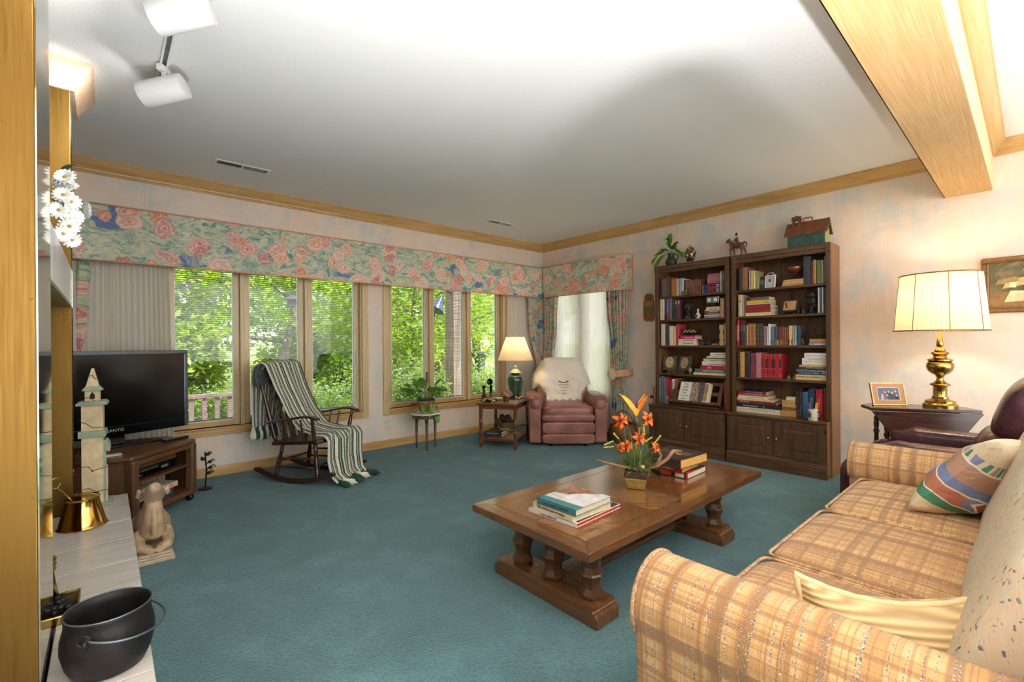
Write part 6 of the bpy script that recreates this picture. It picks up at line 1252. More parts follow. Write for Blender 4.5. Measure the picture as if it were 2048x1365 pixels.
# ---------------------------------------------------------------- books: (upright or stacked, case, shelf, left y, right y, top z or thickness, colour, look, print)
BOOKS = [
    ('u', 'L', 0, 2.749, 2.725, 1.867, (62, 34, 34), 'dark maroon cloth hardcover', None),
    ('u', 'L', 0, 2.724, 2.702, 1.865, (96, 92, 96), 'grey hardcover with a brick-red top band', ('top', (170, 72, 56))),
    ('u', 'L', 0, 2.7, 2.671, 1.862, (104, 100, 104), 'wider grey hardcover with a brick-red top band', ('top', (166, 70, 56))),
    ('u', 'L', 0, 2.669, 2.633, 1.878, (120, 68, 34), 'tall brown leather hardcover with dark bosses', ('dots', (50, 30, 24))),
    ('u', 'L', 0, 2.631, 2.616, 1.855, (54, 34, 24), 'slim dark brown hardcover', None),  # shadow of the recess put into the cover colour
    ('u', 'L', 0, 2.614, 2.579, 1.853, (154, 104, 48), 'tan leather hardcover with gilt tooling', ('dots', (190, 150, 80))),
    ('u', 'L', 0, 2.578, 2.566, 1.85, (176, 124, 70), 'slim tan paperback', None),
    ('u', 'L', 0, 2.56, 2.525, 1.847, (200, 156, 128), 'pinkish tan hardcover', None),
    ('u', 'L', 0, 2.52, 2.491, 1.845, (140, 166, 206), 'light blue hardcover with white lettering', ('bar', (230, 232, 232))),
    ('u', 'L', 0, 2.489, 2.467, 1.842, (196, 204, 198), 'white and pale blue paperback', ('bar', (90, 130, 170))),
    ('u', 'L', 0, 2.466, 2.451, 1.824, (40, 36, 34), 'slim black filler for a dark gap', None),  # black spine stands in for the shaded gap between books
    ('u', 'L', 0, 2.45, 2.425, 1.82, (128, 74, 54), 'reddish brown set volume with gilt bands', ('bands',)),
    ('u', 'L', 0, 2.423, 2.399, 1.817, (126, 72, 52), 'reddish brown set volume with gilt bands', ('bands',)),
    ('u', 'L', 0, 2.398, 2.376, 1.815, (128, 74, 54), 'reddish brown set volume with gilt bands', ('bands',)),
    ('u', 'L', 0, 2.375, 2.346, 1.813, (126, 72, 52), 'reddish brown set volume with gilt bands', ('bands',)),
    ('u', 'L', 0, 2.343, 2.325, 1.816, (112, 60, 42), 'dark russet set volume with two gilt lines', ('bands',)),
    ('u', 'L', 0, 2.324, 2.304, 1.814, (112, 60, 42), 'dark russet set volume with two gilt lines', ('bands',)),
    ('u', 'L', 0, 2.303, 2.282, 1.811, (110, 58, 40), 'dark russet set volume with two gilt lines', ('bands',)),
    ('s', 'L', 0, 2.27, 2.084, 0.045, (40, 58, 92), 'navy volume with a red flag spine, lower of two', ('flag',)),
    ('s', 'L', 0, 2.27, 2.084, 0.045, (40, 58, 92), 'navy volume with a red flag spine, upper of two', ('flag',)),
    ('u', 'L', 0, 2.079, 2.068, 1.867, (220, 212, 190), 'slim cream paperback', None),
    ('u', 'L', 0, 2.067, 2.039, 1.875, (92, 84, 82), 'tall charcoal hardcover with a beige label', ('label', (196, 180, 150))),
    ('u', 'L', 0, 2.036, 2.016, 1.91, (174, 182, 180), 'very tall silver-grey hardcover', ('bar', (90, 110, 110))),
    ('u', 'L', 0, 2.014, 2.004, 1.829, (164, 52, 58), 'slim crimson hardcover', None),
    ('u', 'L', 1, 2.752, 2.72, 1.649, (222, 204, 176), 'cream paperback with dark lettering', ('bar', (120, 90, 70))),
    ('u', 'L', 1, 2.718, 2.696, 1.647, (228, 214, 188), 'slim cream paperback with dark lettering', ('bar', (60, 54, 50))),
    ('u', 'L', 1, 2.694, 2.676, 1.639, (46, 46, 56), 'dark blue-black paperback', None),
    ('u', 'L', 1, 2.674, 2.648, 1.646, (104, 104, 176), 'violet and blue paperback with white lettering', ('bar', (220, 220, 236))),
    ('u', 'L', 1, 2.646, 2.608, 1.641, (120, 92, 92), 'dusty mauve hardcover', None),
    ('u', 'L', 1, 2.606, 2.565, 1.601, (40, 54, 52), 'dark green hardcover with silver bands', ('silver',)),
    ('u', 'L', 1, 2.561, 2.519, 1.616, (96, 48, 62), 'plum hardcover with a cream top band', ('top', (214, 196, 160))),
    ('s', 'L', 1, 2.246, 2.084, 0.02, (66, 120, 176), 'bright blue paperback at the bottom of the stack', ('hbar', (226, 230, 234))),
    ('s', 'L', 1, 2.246, 2.084, 0.015, (226, 196, 150), 'peach paperback', ('hbar', (200, 110, 60))),
    ('s', 'L', 1, 2.24, 2.087, 0.017, (58, 76, 72), 'dark green paperback', ('hbar', (170, 190, 170))),
    ('s', 'L', 1, 2.24, 2.087, 0.019, (146, 62, 70), 'maroon and cream paperback', ('hbar', (232, 214, 190))),
    ('s', 'L', 1, 2.242, 2.087, 0.013, (224, 196, 112), 'yellow paperback', ('hbar', (120, 90, 60))),
    ('s', 'L', 1, 2.227, 2.089, 0.017, (212, 214, 218), 'white and blue paperback', ('hbar', (70, 90, 140))),
    ('s', 'L', 1, 2.226, 2.089, 0.01, (222, 194, 130), 'pale gold paperback', None),
    ('u', 'L', 1, 2.082, 2.064, 1.598, (190, 144, 104), 'tan hardcover', None),
    ('u', 'L', 1, 2.063, 2.046, 1.597, (212, 186, 160), 'beige hardcover', None),
    ('u', 'L', 1, 2.044, 2.028, 1.613, (120, 40, 44), 'tall dark red hardcover', ('bar', (200, 170, 140))),
    ('u', 'L', 1, 2.026, 2.014, 1.602, (206, 200, 170), 'slim cream and blue paperback', ('top', (100, 140, 190))),
    ('u', 'L', 1, 2.012, 2.0, 1.603, (226, 226, 224), 'slim white paperback', None),
    ('u', 'L', 2, 2.74, 2.688, 1.363, (216, 202, 178), 'cream hardcover with black and orange lettering', ('bar', (90, 60, 44))),
    ('u', 'L', 2, 2.686, 2.641, 1.357, (56, 64, 74), 'slate hardcover with pale lettering', ('bar', (190, 196, 200))),
    ('u', 'L', 2, 2.639, 2.59, 1.338, (226, 206, 176), 'cream hardcover with fine brown lettering', ('bar', (130, 96, 70))),
    ('u', 'L', 2, 2.588, 2.564, 1.333, (224, 184, 150), 'slim peach hardcover', ('bar', (160, 90, 70))),
    ('u', 'L', 2, 2.56, 2.53, 1.353, (178, 56, 64), 'red album with its cover showing', ('deep',)),
    ('s', 'L', 2, 2.536, 2.338, 0.039, (230, 222, 206), 'white paperback at the bottom of the red album stack', ('hbar', (120, 100, 84))),
    ('s', 'L', 2, 2.532, 2.345, 0.03, (224, 208, 190), 'cream paperback', ('hbar', (150, 70, 60))),
    ('s', 'L', 2, 2.51, 2.345, 0.027, (206, 56, 124), 'magenta paperback', ('hbar', (236, 200, 120))),
    ('s', 'L', 2, 2.518, 2.345, 0.009, (170, 40, 44), 'thin red paperback', None),
    ('u', 'L', 2, 2.093, 2.044, 1.332, (204, 170, 120), 'ornate tan and black hardcover with framed medallions', ('ornate',)),
    ('u', 'L', 2, 2.04, 2.012, 1.346, (226, 216, 130), 'pale yellow hardcover', ('bar', (120, 110, 60))),
    ('u', 'L', 2, 2.01, 2.001, 1.277, (120, 140, 96), 'slim green paperback', None),
    ('s', 'L', 3, 2.367, 2.007, 0.025, (228, 196, 152), 'wide peach paperback at the bottom of the art book stack', None),
    ('s', 'L', 3, 2.352, 2.013, 0.037, (78, 112, 114), 'teal hardcover', ('hbar', (190, 200, 196))),
    ('s', 'L', 3, 2.292, 2.009, 0.036, (186, 32, 40), 'bright red hardcover titled in cream', ('ada',)),
    ('s', 'L', 3, 2.272, 2.005, 0.023, (206, 208, 214), 'white and blue magazine', ('hbar', (80, 90, 140))),
    ('s', 'L', 3, 2.276, 2.005, 0.016, (226, 216, 196), 'cream paperback', None),
    ('s', 'L', 3, 2.259, 2.005, 0.029, (222, 190, 148), 'tan paperback with a teal title', ('hbar', (70, 140, 140))),
    ('s', 'L', 3, 2.251, 2.005, 0.01, (60, 74, 66), 'thin dark green paperback', None),
    ('s', 'L', 3, 2.227, 2.005, 0.01, (232, 228, 220), 'thin white paperback', None),
    ('s', 'L', 3, 2.217, 2.005, 0.009, (224, 180, 156), 'thin pink paperback', None),
    ('s', 'L', 3, 2.188, 2.005, 0.032, (224, 214, 206), 'off-white paperback with grey lettering', ('hbar', (130, 120, 116))),
    ('u', 'L', 4, 2.771, 2.748, 0.769, (150, 150, 80), 'slim olive paperback', None),
    ('u', 'L', 4, 2.744, 2.714, 0.788, (84, 112, 166), 'blue paperback', ('bar', (200, 210, 230))),
    ('u', 'L', 4, 2.711, 2.684, 0.768, (116, 120, 130), 'blue-grey paperback', ('bar', (190, 190, 190))),
    ('u', 'L', 4, 2.681, 2.655, 0.771, (190, 40, 46), 'red and white cookbook', ('bot', (220, 214, 204))),
    ('u', 'L', 4, 2.652, 2.636, 0.737, (70, 86, 66), 'slim dark green booklet', None),
    ('u', 'L', 4, 2.633, 2.616, 0.747, (196, 52, 72), 'slim crimson booklet', None),
    ('u', 'L', 4, 2.612, 2.585, 0.757, (226, 222, 216), 'white comb-bound cookbook', ('comb',)),
    ('u', 'L', 4, 2.581, 2.551, 0.752, (150, 86, 44), 'black and orange cookbook', ('bot', (40, 34, 30))),
    ('u', 'L', 4, 2.048, 2.007, 0.769, (176, 50, 58), 'tall crimson hardcover with gilt tooling', ('ornate2',)),
    ('u', 'R', 0, 1.903, 1.87, 1.882, (62, 56, 60), 'charcoal hardcover with faint bands', ('bar', (84, 78, 80))),
    ('u', 'R', 0, 1.868, 1.82, 1.879, (150, 102, 66), 'thick tan leather hardcover', None),
    ('u', 'R', 0, 1.807, 1.792, 1.841, (176, 160, 178), 'slim lilac paperback', ('bar', (90, 50, 110))),
    ('u', 'R', 0, 1.79, 1.765, 1.838, (206, 176, 76), 'yellow paperback with a beige foot label', ('bot', (176, 160, 126))),
    ('u', 'R', 0, 1.764, 1.747, 1.836, (222, 212, 186), 'slim cream paperback', None),
    ('u', 'R', 0, 1.746, 1.719, 1.83, (142, 142, 88), 'olive paperback with a tan top', ('top', (180, 130, 80))),
    ('s', 'R', 0, 1.52, 1.339, 0.017, (186, 140, 84), 'tan hardcover at the bottom below the copper bowl', None),
    ('s', 'R', 0, 1.513, 1.341, 0.023, (202, 164, 108), 'buff hardcover in the middle below the copper bowl', None),
    ('s', 'R', 0, 1.506, 1.344, 0.017, (206, 160, 104), 'light tan hardcover right under the copper bowl', None),
    ('u', 'R', 0, 1.348, 1.291, 1.908, (58, 62, 74), 'very thick navy cloth dictionary', ('bar', (84, 88, 96))),
    ('u', 'R', 0, 1.289, 1.274, 1.857, (92, 52, 40), 'slim dark brown hardcover', None),
    ('u', 'R', 0, 1.272, 1.248, 1.87, (190, 130, 62), 'ochre hardcover with a red line', ('bands',)),
    ('u', 'R', 0, 1.245, 1.212, 1.863, (88, 128, 84), 'sage green hardcover', ('bar', (130, 160, 120))),
    ('u', 'R', 0, 1.211, 1.194, 1.862, (220, 150, 118), 'salmon hardcover with dark marks', ('bar', (150, 70, 60))),
    ('u', 'R', 0, 1.192, 1.163, 1.888, (76, 118, 120), 'tall teal hardcover', ('bar', (110, 150, 150))),
    ('u', 'R', 1, 1.906, 1.866, 1.616, (206, 188, 154), 'cream hardcover with a black ring emblem', ('ring',)),
    ('u', 'R', 1, 1.865, 1.85, 1.605, (150, 152, 138), 'slim grey-green paperback', None),
    ('u', 'R', 1, 1.848, 1.836, 1.598, (132, 86, 68), 'slim russet paperback', None),
    ('s', 'R', 1, 1.839, 1.61, 0.032, (214, 194, 146), 'cream cloth hardcover at the bottom of the red pair', None),
    ('s', 'R', 1, 1.83, 1.614, 0.036, (140, 34, 44), 'crimson cloth hardcover, lower of two', None),
    ('s', 'R', 1, 1.833, 1.616, 0.037, (142, 36, 46), 'crimson cloth hardcover, upper of two', None),
    ('s', 'R', 1, 1.83, 1.629, 0.015, (196, 178, 150), 'thin beige hardcover', None),
    ('s', 'R', 1, 1.829, 1.628, 0.026, (212, 172, 66), 'golden yellow hardcover', None),
    ('s', 'R', 1, 1.793, 1.626, 0.027, (104, 102, 92), 'grey hardcover on top of the red pair', None),
    ('u', 'R', 1, 1.238, 1.224, 1.627, (214, 206, 192), 'white paperback with black lettering', ('bar', (70, 66, 66))),
    ('u', 'R', 1, 1.222, 1.21, 1.625, (74, 88, 140), 'slim blue paperback', ('bar', (190, 196, 216))),
    ('u', 'R', 1, 1.208, 1.195, 1.627, (206, 206, 214), 'white and blue paperback', ('bar', (60, 70, 130))),
    ('u', 'R', 1, 1.193, 1.164, 1.622, (50, 62, 74), 'dark slate hardcover', ('bar', (70, 84, 96))),
    ('u', 'R', 2, 1.92, 1.896, 1.379, (186, 26, 40), 'tall red hardcover with white lettering', ('win',)),
    ('u', 'R', 2, 1.886, 1.845, 1.358, (54, 56, 62), 'black hardcover with an olive label', ('label', (160, 152, 96))),
    ('u', 'R', 2, 1.843, 1.831, 1.32, (120, 70, 50), 'slim russet hardcover', None),
    ('u', 'R', 2, 1.829, 1.816, 1.323, (206, 150, 140), 'slim pink hardcover', None),
    ('u', 'R', 2, 1.813, 1.782, 1.334, (160, 106, 62), 'tan leather volume with gilt frames, first of two', ('ornate2',)),
    ('u', 'R', 2, 1.78, 1.747, 1.333, (166, 110, 66), 'tan leather volume with gilt frames, second of two', ('ornate2',)),
    ('u', 'R', 2, 1.744, 1.715, 1.333, (58, 56, 44), 'black leather volume with gilt scrolls, first of two', ('ornate3',)),
    ('u', 'R', 2, 1.714, 1.684, 1.332, (58, 56, 44), 'black leather volume with gilt scrolls, second of two', ('ornate3',)),
    ('u', 'R', 2, 1.68, 1.655, 1.307, (140, 104, 122), 'mauve hardcover', ('bar', (180, 150, 160))),
    ('u', 'R', 2, 1.653, 1.639, 1.302, (216, 190, 184), 'slim shell pink paperback', None),
    ('u', 'R', 2, 1.638, 1.616, 1.326, (218, 216, 212), 'white paperback with brown lettering', ('bar', (90, 66, 60))),
    ('u', 'R', 2, 1.614, 1.583, 1.299, (92, 124, 150), 'steel blue hardcover', ('bot', (40, 50, 70))),
    ('u', 'R', 2, 1.581, 1.557, 1.296, (70, 80, 76), 'grey-green hardcover with a golden foot', ('bot', (190, 160, 86))),
    ('u', 'R', 2, 1.556, 1.523, 1.297, (110, 42, 44), 'oxblood hardcover with a golden foot', ('bot', (186, 150, 80))),
    ('u', 'R', 2, 1.522, 1.506, 1.295, (120, 72, 48), 'slim brown set volume', ('bands',)),
    ('u', 'R', 2, 1.505, 1.488, 1.294, (122, 74, 48), 'slim brown set volume', ('bands',)),
    ('u', 'R', 2, 1.487, 1.471, 1.293, (118, 70, 46), 'slim brown set volume', ('bands',)),
    ('u', 'R', 2, 1.466, 1.437, 1.304, (222, 184, 126), 'peach hardcover with a navy foot', ('bot', (36, 44, 90))),
    ('u', 'R', 2, 1.435, 1.421, 1.299, (190, 156, 120), 'slim buff hardcover', None),
    ('u', 'R', 2, 1.419, 1.402, 1.302, (126, 176, 204), 'sky blue hardcover', ('bar', (70, 100, 140))),
    ('u', 'R', 2, 1.4, 1.37, 1.298, (56, 60, 76), 'dark navy hardcover', None),
    ('s', 'R', 2, 1.308, 1.163, 0.021, (110, 150, 200), 'pale blue paperback below the brass basket', ('hbar', (220, 226, 236))),
    ('s', 'R', 2, 1.302, 1.163, 0.036, (176, 128, 82), 'tan cardboard boxed book right under the brass basket', None),
    ('u', 'R', 3, 1.917, 1.895, 1.063, (44, 56, 46), 'slim dark green hardcover', ('bands',)),
    ('u', 'R', 3, 1.893, 1.849, 1.064, (204, 150, 84), 'ochre hardcover with dark lettering', ('bar', (110, 70, 40))),
    ('u', 'R', 3, 1.846, 1.801, 1.058, (42, 46, 52), 'black hardcover with an olive panel', ('label', (70, 76, 62))),
    ('u', 'R', 3, 1.799, 1.749, 1.053, (124, 54, 66), 'maroon hardcover with a dark label', ('label', (60, 30, 40))),
    ('u', 'R', 3, 1.747, 1.699, 1.057, (184, 122, 130), 'dusty pink hardcover', ('bar', (220, 190, 190))),
    ('u', 'R', 3, 1.698, 1.65, 1.048, (166, 30, 44), 'red encyclopedia volume with a black label', ('enc',)),
    ('u', 'R', 3, 1.648, 1.597, 1.049, (166, 30, 44), 'red encyclopedia volume with a black label', ('enc',)),
    ('u', 'R', 3, 1.594, 1.527, 1.05, (166, 30, 44), 'red encyclopedia volume with a black label', ('enc',)),
    ('s', 'R', 3, 1.412, 1.163, 0.047, (214, 190, 130), 'cream volume with black title at the bottom of the right stack', ('chron',)),
    ('s', 'R', 3, 1.398, 1.163, 0.053, (46, 54, 88), 'navy family encyclopedia with silver lettering', ('fam',)),
    ('s', 'R', 3, 1.387, 1.173, 0.016, (90, 70, 52), 'dark-edged tan paperback', ('hbar', (214, 190, 150))),
    ('s', 'R', 3, 1.385, 1.173, 0.016, (196, 168, 130), 'striped tan paperback', None),
    ('s', 'R', 3, 1.361, 1.163, 0.031, (222, 210, 184), 'thick cream paperback', None),
    ('s', 'R', 3, 1.361, 1.163, 0.028, (224, 222, 216), 'white paperback with grey lettering', ('hbar', (150, 146, 150))),
    ('s', 'R', 3, 1.344, 1.163, 0.021, (222, 220, 212), 'white paperback', None),
    ('s', 'R', 3, 1.344, 1.163, 0.023, (226, 222, 214), 'off-white paperback on the top', None),
    ('s', 'R', 4, 1.963, 1.54, 0.024, (222, 206, 170), 'large cream album at the bottom of the leaning stack', None),
    ('s', 'R', 4, 1.936, 1.531, 0.024, (226, 216, 196), 'white art book with spaced lettering', ('hbar', (140, 126, 110))),
    ('s', 'R', 4, 1.938, 1.523, 0.032, (34, 36, 40), 'black outdoor book with white title', ('out',)),
    ('s', 'R', 4, 1.928, 1.569, 0.01, (52, 56, 58), 'dark slate paperback', None),
    ('s', 'R', 4, 1.924, 1.569, 0.022, (138, 34, 44), 'dark red city book with white title', ('chi',)),
    ('s', 'R', 4, 1.924, 1.591, 0.02, (222, 192, 146), 'peach paperback', None),
    ('s', 'R', 4, 1.915, 1.642, 0.024, (226, 216, 196), 'cream paperback', ('hbar', (170, 150, 130))),
    ('s', 'R', 4, 1.909, 1.642, 0.01, (200, 120, 60), 'thin orange paperback', None),
    ('s', 'R', 4, 1.913, 1.659, 0.018, (176, 38, 44), 'red paperback', ('hbar', (220, 170, 150))),
    ('s', 'R', 4, 1.909, 1.659, 0.018, (66, 56, 76), 'dark violet paperback', ('hbar', (170, 150, 170))),
    ('s', 'R', 4, 1.54, 1.402, 0.054, (190, 140, 86), 'tan wood-toned box book at the bottom', None),
    ('s', 'R', 4, 1.523, 1.411, 0.028, (140, 84, 50), 'russet boxed book', None),
    ('s', 'R', 4, 1.523, 1.411, 0.031, (202, 156, 98), 'light tan boxed book', None),
    ('s', 'R', 4, 1.525, 1.416, 0.032, (190, 146, 92), 'buff boxed book', None),
    ('s', 'R', 4, 1.49, 1.415, 0.03, (216, 206, 160), 'small cream paperback', None),
    ('u', 'R', 4, 1.411, 1.398, 0.69, (44, 40, 40), 'slim black paperback with a floral spine', ('flor',)),
    ('u', 'R', 4, 1.397, 1.38, 0.724, (48, 42, 42), 'black paperback with a floral spine', ('flor',)),
    ('u', 'R', 4, 1.379, 1.363, 0.741, (44, 40, 42), 'tall black paperback with a floral spine', ('flor',)),
    ('u', 'R', 4, 1.361, 1.314, 0.712, (60, 92, 132), 'blue cloth hardcover with pale rules', ('bar', (110, 140, 170))),
    ('u', 'R', 4, 1.313, 1.265, 0.742, (36, 56, 92), 'navy cookbook with a round gold seal', ('joyn',)),
    ('u', 'R', 4, 1.259, 1.204, 0.742, (176, 24, 50), 'red cookbook with a round gold seal', ('joyr',)),
    ('u', 'R', 4, 1.201, 1.164, 0.76, (104, 36, 40), 'dark maroon hardcover with thin white lettering', ('bar', (200, 170, 160))),
]

SHELVES = ['top shelf', 'second shelf', 'third shelf', 'fourth shelf', 'bottom shelf']
NTH = ['first', 'second', 'third', 'fourth', 'fifth']
_seen = {}
for r in BOOKS: _seen.setdefault((r[1], r[2], r[7]), []).append(r)
PAGES = plain((220, 204, 170), .9, var=.07, scale=90, name='pages')
XS = 4.625; stackz = {}
def decor(t, ex, u0, u1, z0, z1, up_, c):
    """printed matter on a spine; u along y (u0 the left), z up"""
    if not ex: return
    k = ex[0]; x = XS-.0007; w = abs(u0-u1); h = z1-z0; lo = min(u0, u1); hi = max(u0, u1)
    def pl(nm, a, b_, z_a, z_b, col, rough=.5, par=None): o = B().box(x-.0004, lo+w*a, z0+h*z_a, x+.0006, lo+w*b_, z0+h*z_b).build(nm, plain(col, rough, var=.06, name='print'), t); return o
    def strokes(nm, a, b_, z_a, z_b, col, n, vert):
        b = B()
        for i in range(n):
            f0 = i/n; f1 = (i+.62)/n; j = random.uniform(.0, .25)
            if vert: b.box(x-.0004, lo+w*(a+(b_-a)*j), z0+h*(z_a+(z_b-z_a)*f0), x+.0004, lo+w*(b_-(b_-a)*j*.5), z0+h*(z_a+(z_b-z_a)*f1))
            else: b.box(x-.0004, lo+w*(a+(b_-a)*f0), z0+h*(z_a+(z_b-z_a)*j), x+.0004, lo+w*(a+(b_-a)*f1), z0+h*(z_b-(z_b-z_a)*j*.5))
        tag(b.build(nm, plain(col, .5, var=.05, name='print'), t), kind='stuff')
    if k == 'top': pl('top_band', 0, 1, .78, .97, ex[1])
    elif k == 'bot': pl('foot_band', 0, 1, .02, .3, ex[1]); strokes('title', .35, .65, .42, .88, (214, 200, 170), 9, True)
    elif k == 'label': pl('spine_label', .08, .92, .55, .85, ex[1])
    elif k == 'bar': strokes('title', .32, .68, .2, .86, ex[1], 12, True)
    elif k == 'hbar': strokes('title', .12, .74, .3, .72, ex[1], 12, False)
    elif k in ('bands', 'silver'):
        for q in (.08, .62, .74, .9): pl('spine_band', 0, 1, q, q+.018, (190, 150, 84) if k == 'bands' else (190, 194, 196), .35)
    elif k == 'dots':
        for q in (.1, .3, .5, .7, .9): pl('boss', .25, .75, q-.03, q+.03, ex[1])
    elif k in ('ornate', 'ornate2', 'ornate3'):
        g = (206, 164, 92) if k != 'ornate' else (150, 70, 44)
        if k == 'ornate': pl('spine_panel', .04, .96, .56, .76, (58, 64, 54)); pl('spine_panel', .04, .96, .20, .32, (58, 64, 54))
        for q in (.1, .3, .5, .7, .9) if k != 'ornate' else (.1, .44, .9): pl('gilt_frame', .2, .8, q-.055, q+.055, g, .4); pl('medallion', .36, .64, q-.025, q+.025, (110, 40, 34) if k != 'ornate3' else (48, 46, 38))
    elif k == 'flag': pl('flag_field', .22, .62, .08, .92, (170, 52, 60)); strokes('flag_letters', .24, .6, .2, .8, (206, 204, 206), 5, False); pl('spine_line', .93, .95, .05, .95, (190, 194, 200)); pl('flag_edge', .04, .2, .1, .9, (126, 130, 150))
    elif k == 'ring': o = B().tube([(x, (lo+hi)/2+.008*math.cos(a*PI/8), z0+h*.7+.008*math.sin(a*PI/8)) for a in range(17)], .0026, 5, cap=False).build('ring_emblem', DKL, t)
    elif k == 'enc':
        pl('spine_label', .04, .88, .42, .78, (34, 34, 36))
        for q in (.9, .94, .81, .385, .13, .07): pl('rule', .04, .88, q, q+.014, (214, 200, 160))
        for q, hh in ((.72, .03), (.64, .05), (.55, .05), (.47, .03)): pl('device', .26, .66, q-hh/2, q+hh/2, (176, 160, 120))
    elif k == 'flor':
        for i in range(7): q = .08+.12*i; pl('flower_print', .1+.2*random.random(), .6+.35*random.random(), q, q+.07, random.choice([(206, 150, 120), (180, 160, 130), (196, 120, 96)]))
    elif k in ('joyn', 'joyr'):
        cc = (214, 186, 120); B().at(x, (lo+hi)/2, z0+h*.82, 0, -PI/2, 0).lathe([(w*.26, -.0005), (w*.26, .0006)], 16).build('seal', plain(cc, .4, .3, name='gold_seal'), t)
        text('THE JOY OF COOKING', 'title', plain(cc, .4, .3, name='gold_seal'), t, .017, (x-.0006, (lo+hi)/2, z0+h*.4), (R(90), R(90), R(-90)))
    elif k == 'win': text('WINNING', 'title', WL, t, .034, (x-.0006, (lo+hi)/2, z0+h*.48), (R(90), R(-90), R(-90)))
    elif k == 'fam': text('Family Encyclopedia', 'title', plain((190, 196, 210), .4, name='silver_print'), t, .024, (x-.0006, lo+w*.62, z0+h*.68), (R(90), 0, R(-90))); text('of American History', 'title', plain((190, 196, 210), .4), t, .019, (x-.0006, lo+w*.62, z0+h*.27), (R(90), 0, R(-90))); pl('emblem', .06, .2, .2, .8, (150, 158, 186))
    elif k == 'chron': text('THE CHRONICLE OF AMERICA', 'title', DKL, t, .017, (x-.0006, lo+w*.68, z0+h*.55), (R(90), 0, R(-90)))
    elif k == 'chi': text('CHICAGO', 'title', WL, t, .022, (x-.0006, lo+w*.82, z0+h*.5), (R(90), 0, R(-90)))
    elif k == 'out': text('Outdoorsman', 'title', WL, t, .024, (x-.0006, lo+w*.66, z0+h*.5), (R(90), 0, R(-90))); pl('emblem', .36, .39, .35, .7, (190, 170, 60))
    elif k == 'ada': text('ada', 'title', plain((230, 200, 150), .5, name='cream_print'), t, .034, (x-.0006, lo+w*.66, z0+h*.5), (R(90), 0, R(-90))); text('b', 'title', plain((230, 200, 150), .5), t, .03, (x-.0006, lo+w*.12, z0+h*.5), (R(90), 0, R(-90)))
    elif k == 'comb':
        b = B()
        for i in range(14): b.box(x-.003, lo+w*.25, z0+h*(.05+i*.065), x+.001, lo+w*.75, z0+h*(.075+i*.065))
        tag(b.build('comb_binding', DKL, t), kind='stuff')
for r in BOOKS:
    kd, cs, sh, yl, yr, zt, col, ds, ex = r
    case = 'left bookcase' if cs == 'L' else 'right bookcase'; row = f'{case} {SHELVES[sh]}'
    same = _seen[(cs, sh, ds)]; lab = f'{ds}, {row}' if len(same) == 1 else f'{ds}, {NTH[same.index(r)]} of {["", "", "two", "three", "four"][len(same)]}, {row}'
    zf = SHZ[sh] if sh < 4 else BZ0; grp = f'books on the {SHELVES[sh]} of the {case}'
    m = plain(col, .5, var=.06, scale=40, name='cover'); lo, hi = yr+.0006, yl-.0006
    if kd == 'u':
        z0, z1 = zf+.0005, zt; dp = min(.205, max(.13, (z1-z0)*.72))*(1 if not (ex and ex[0] == 'deep') else 1.02); ct2 = min(.0025, (hi-lo)*.12)
        b = B().prism([(XS, lo+.0015), (XS-.0015, lo+(hi-lo)*.3), (XS-.0015, lo+(hi-lo)*.7), (XS, hi-.0015), (XS+.004, hi), (XS+.004, lo)], z0, z1); b.box(XS+.004, lo, z0, XS+dp, lo+ct2, z1).box(XS+.004, hi-ct2, z0, XS+dp, hi, z1)
        o = Vector((XS+dp/2, (lo+hi)/2, z0)); t = shifted(b, o).build('book', m, bevel=.0008, seg=1); t.location = o; tag(t, lab, 'book', grp)
        shifted(B().box(XS+.003, lo+ct2, z0+.003, XS+dp-.005, hi-ct2, z1-.004), o).build('pages', PAGES, t); kids = len(t.children)
        decor(t, ex, yl, yr, z0, z1, True, col)
    else:
        key = (cs, sh, ds.startswith('x')); key = (cs, sh, 'a' if not (cs == 'R' and sh == 4 and yl < 1.62) else 'b'); z0 = stackz.get(key, zf)+.0005; z1 = z0+zt*1.0; stackz[key] = z1; dp = min(.205, (hi-lo)*.95)
        jx = random.uniform(-.004, .004); b = B().box(XS, lo, z0, XS+.005, hi, z1).box(XS, lo, z0, XS+dp, hi, z0+.002).box(XS, lo, z1-.002, XS+dp, hi, z1)
        o = Vector((XS+dp/2, (lo+hi)/2, z0)); t = shifted(b, o).build('book', m, bevel=.0012, seg=1); t.location = o; tag(t, lab, 'book', grp)
        shifted(B().box(XS+.003, lo+.002, z0+.002, XS+dp-.004, hi-.003, z1-.002), o).build('pages', PAGES, t)
        decor(t, ex, yl, yr, z0, z1, False, col)
    for c_ in t.children:
        if c_.name.split('.')[0] not in ('pages',):
            if c_.data and hasattr(c_.data, 'vertices'): c_.location = c_.location-o
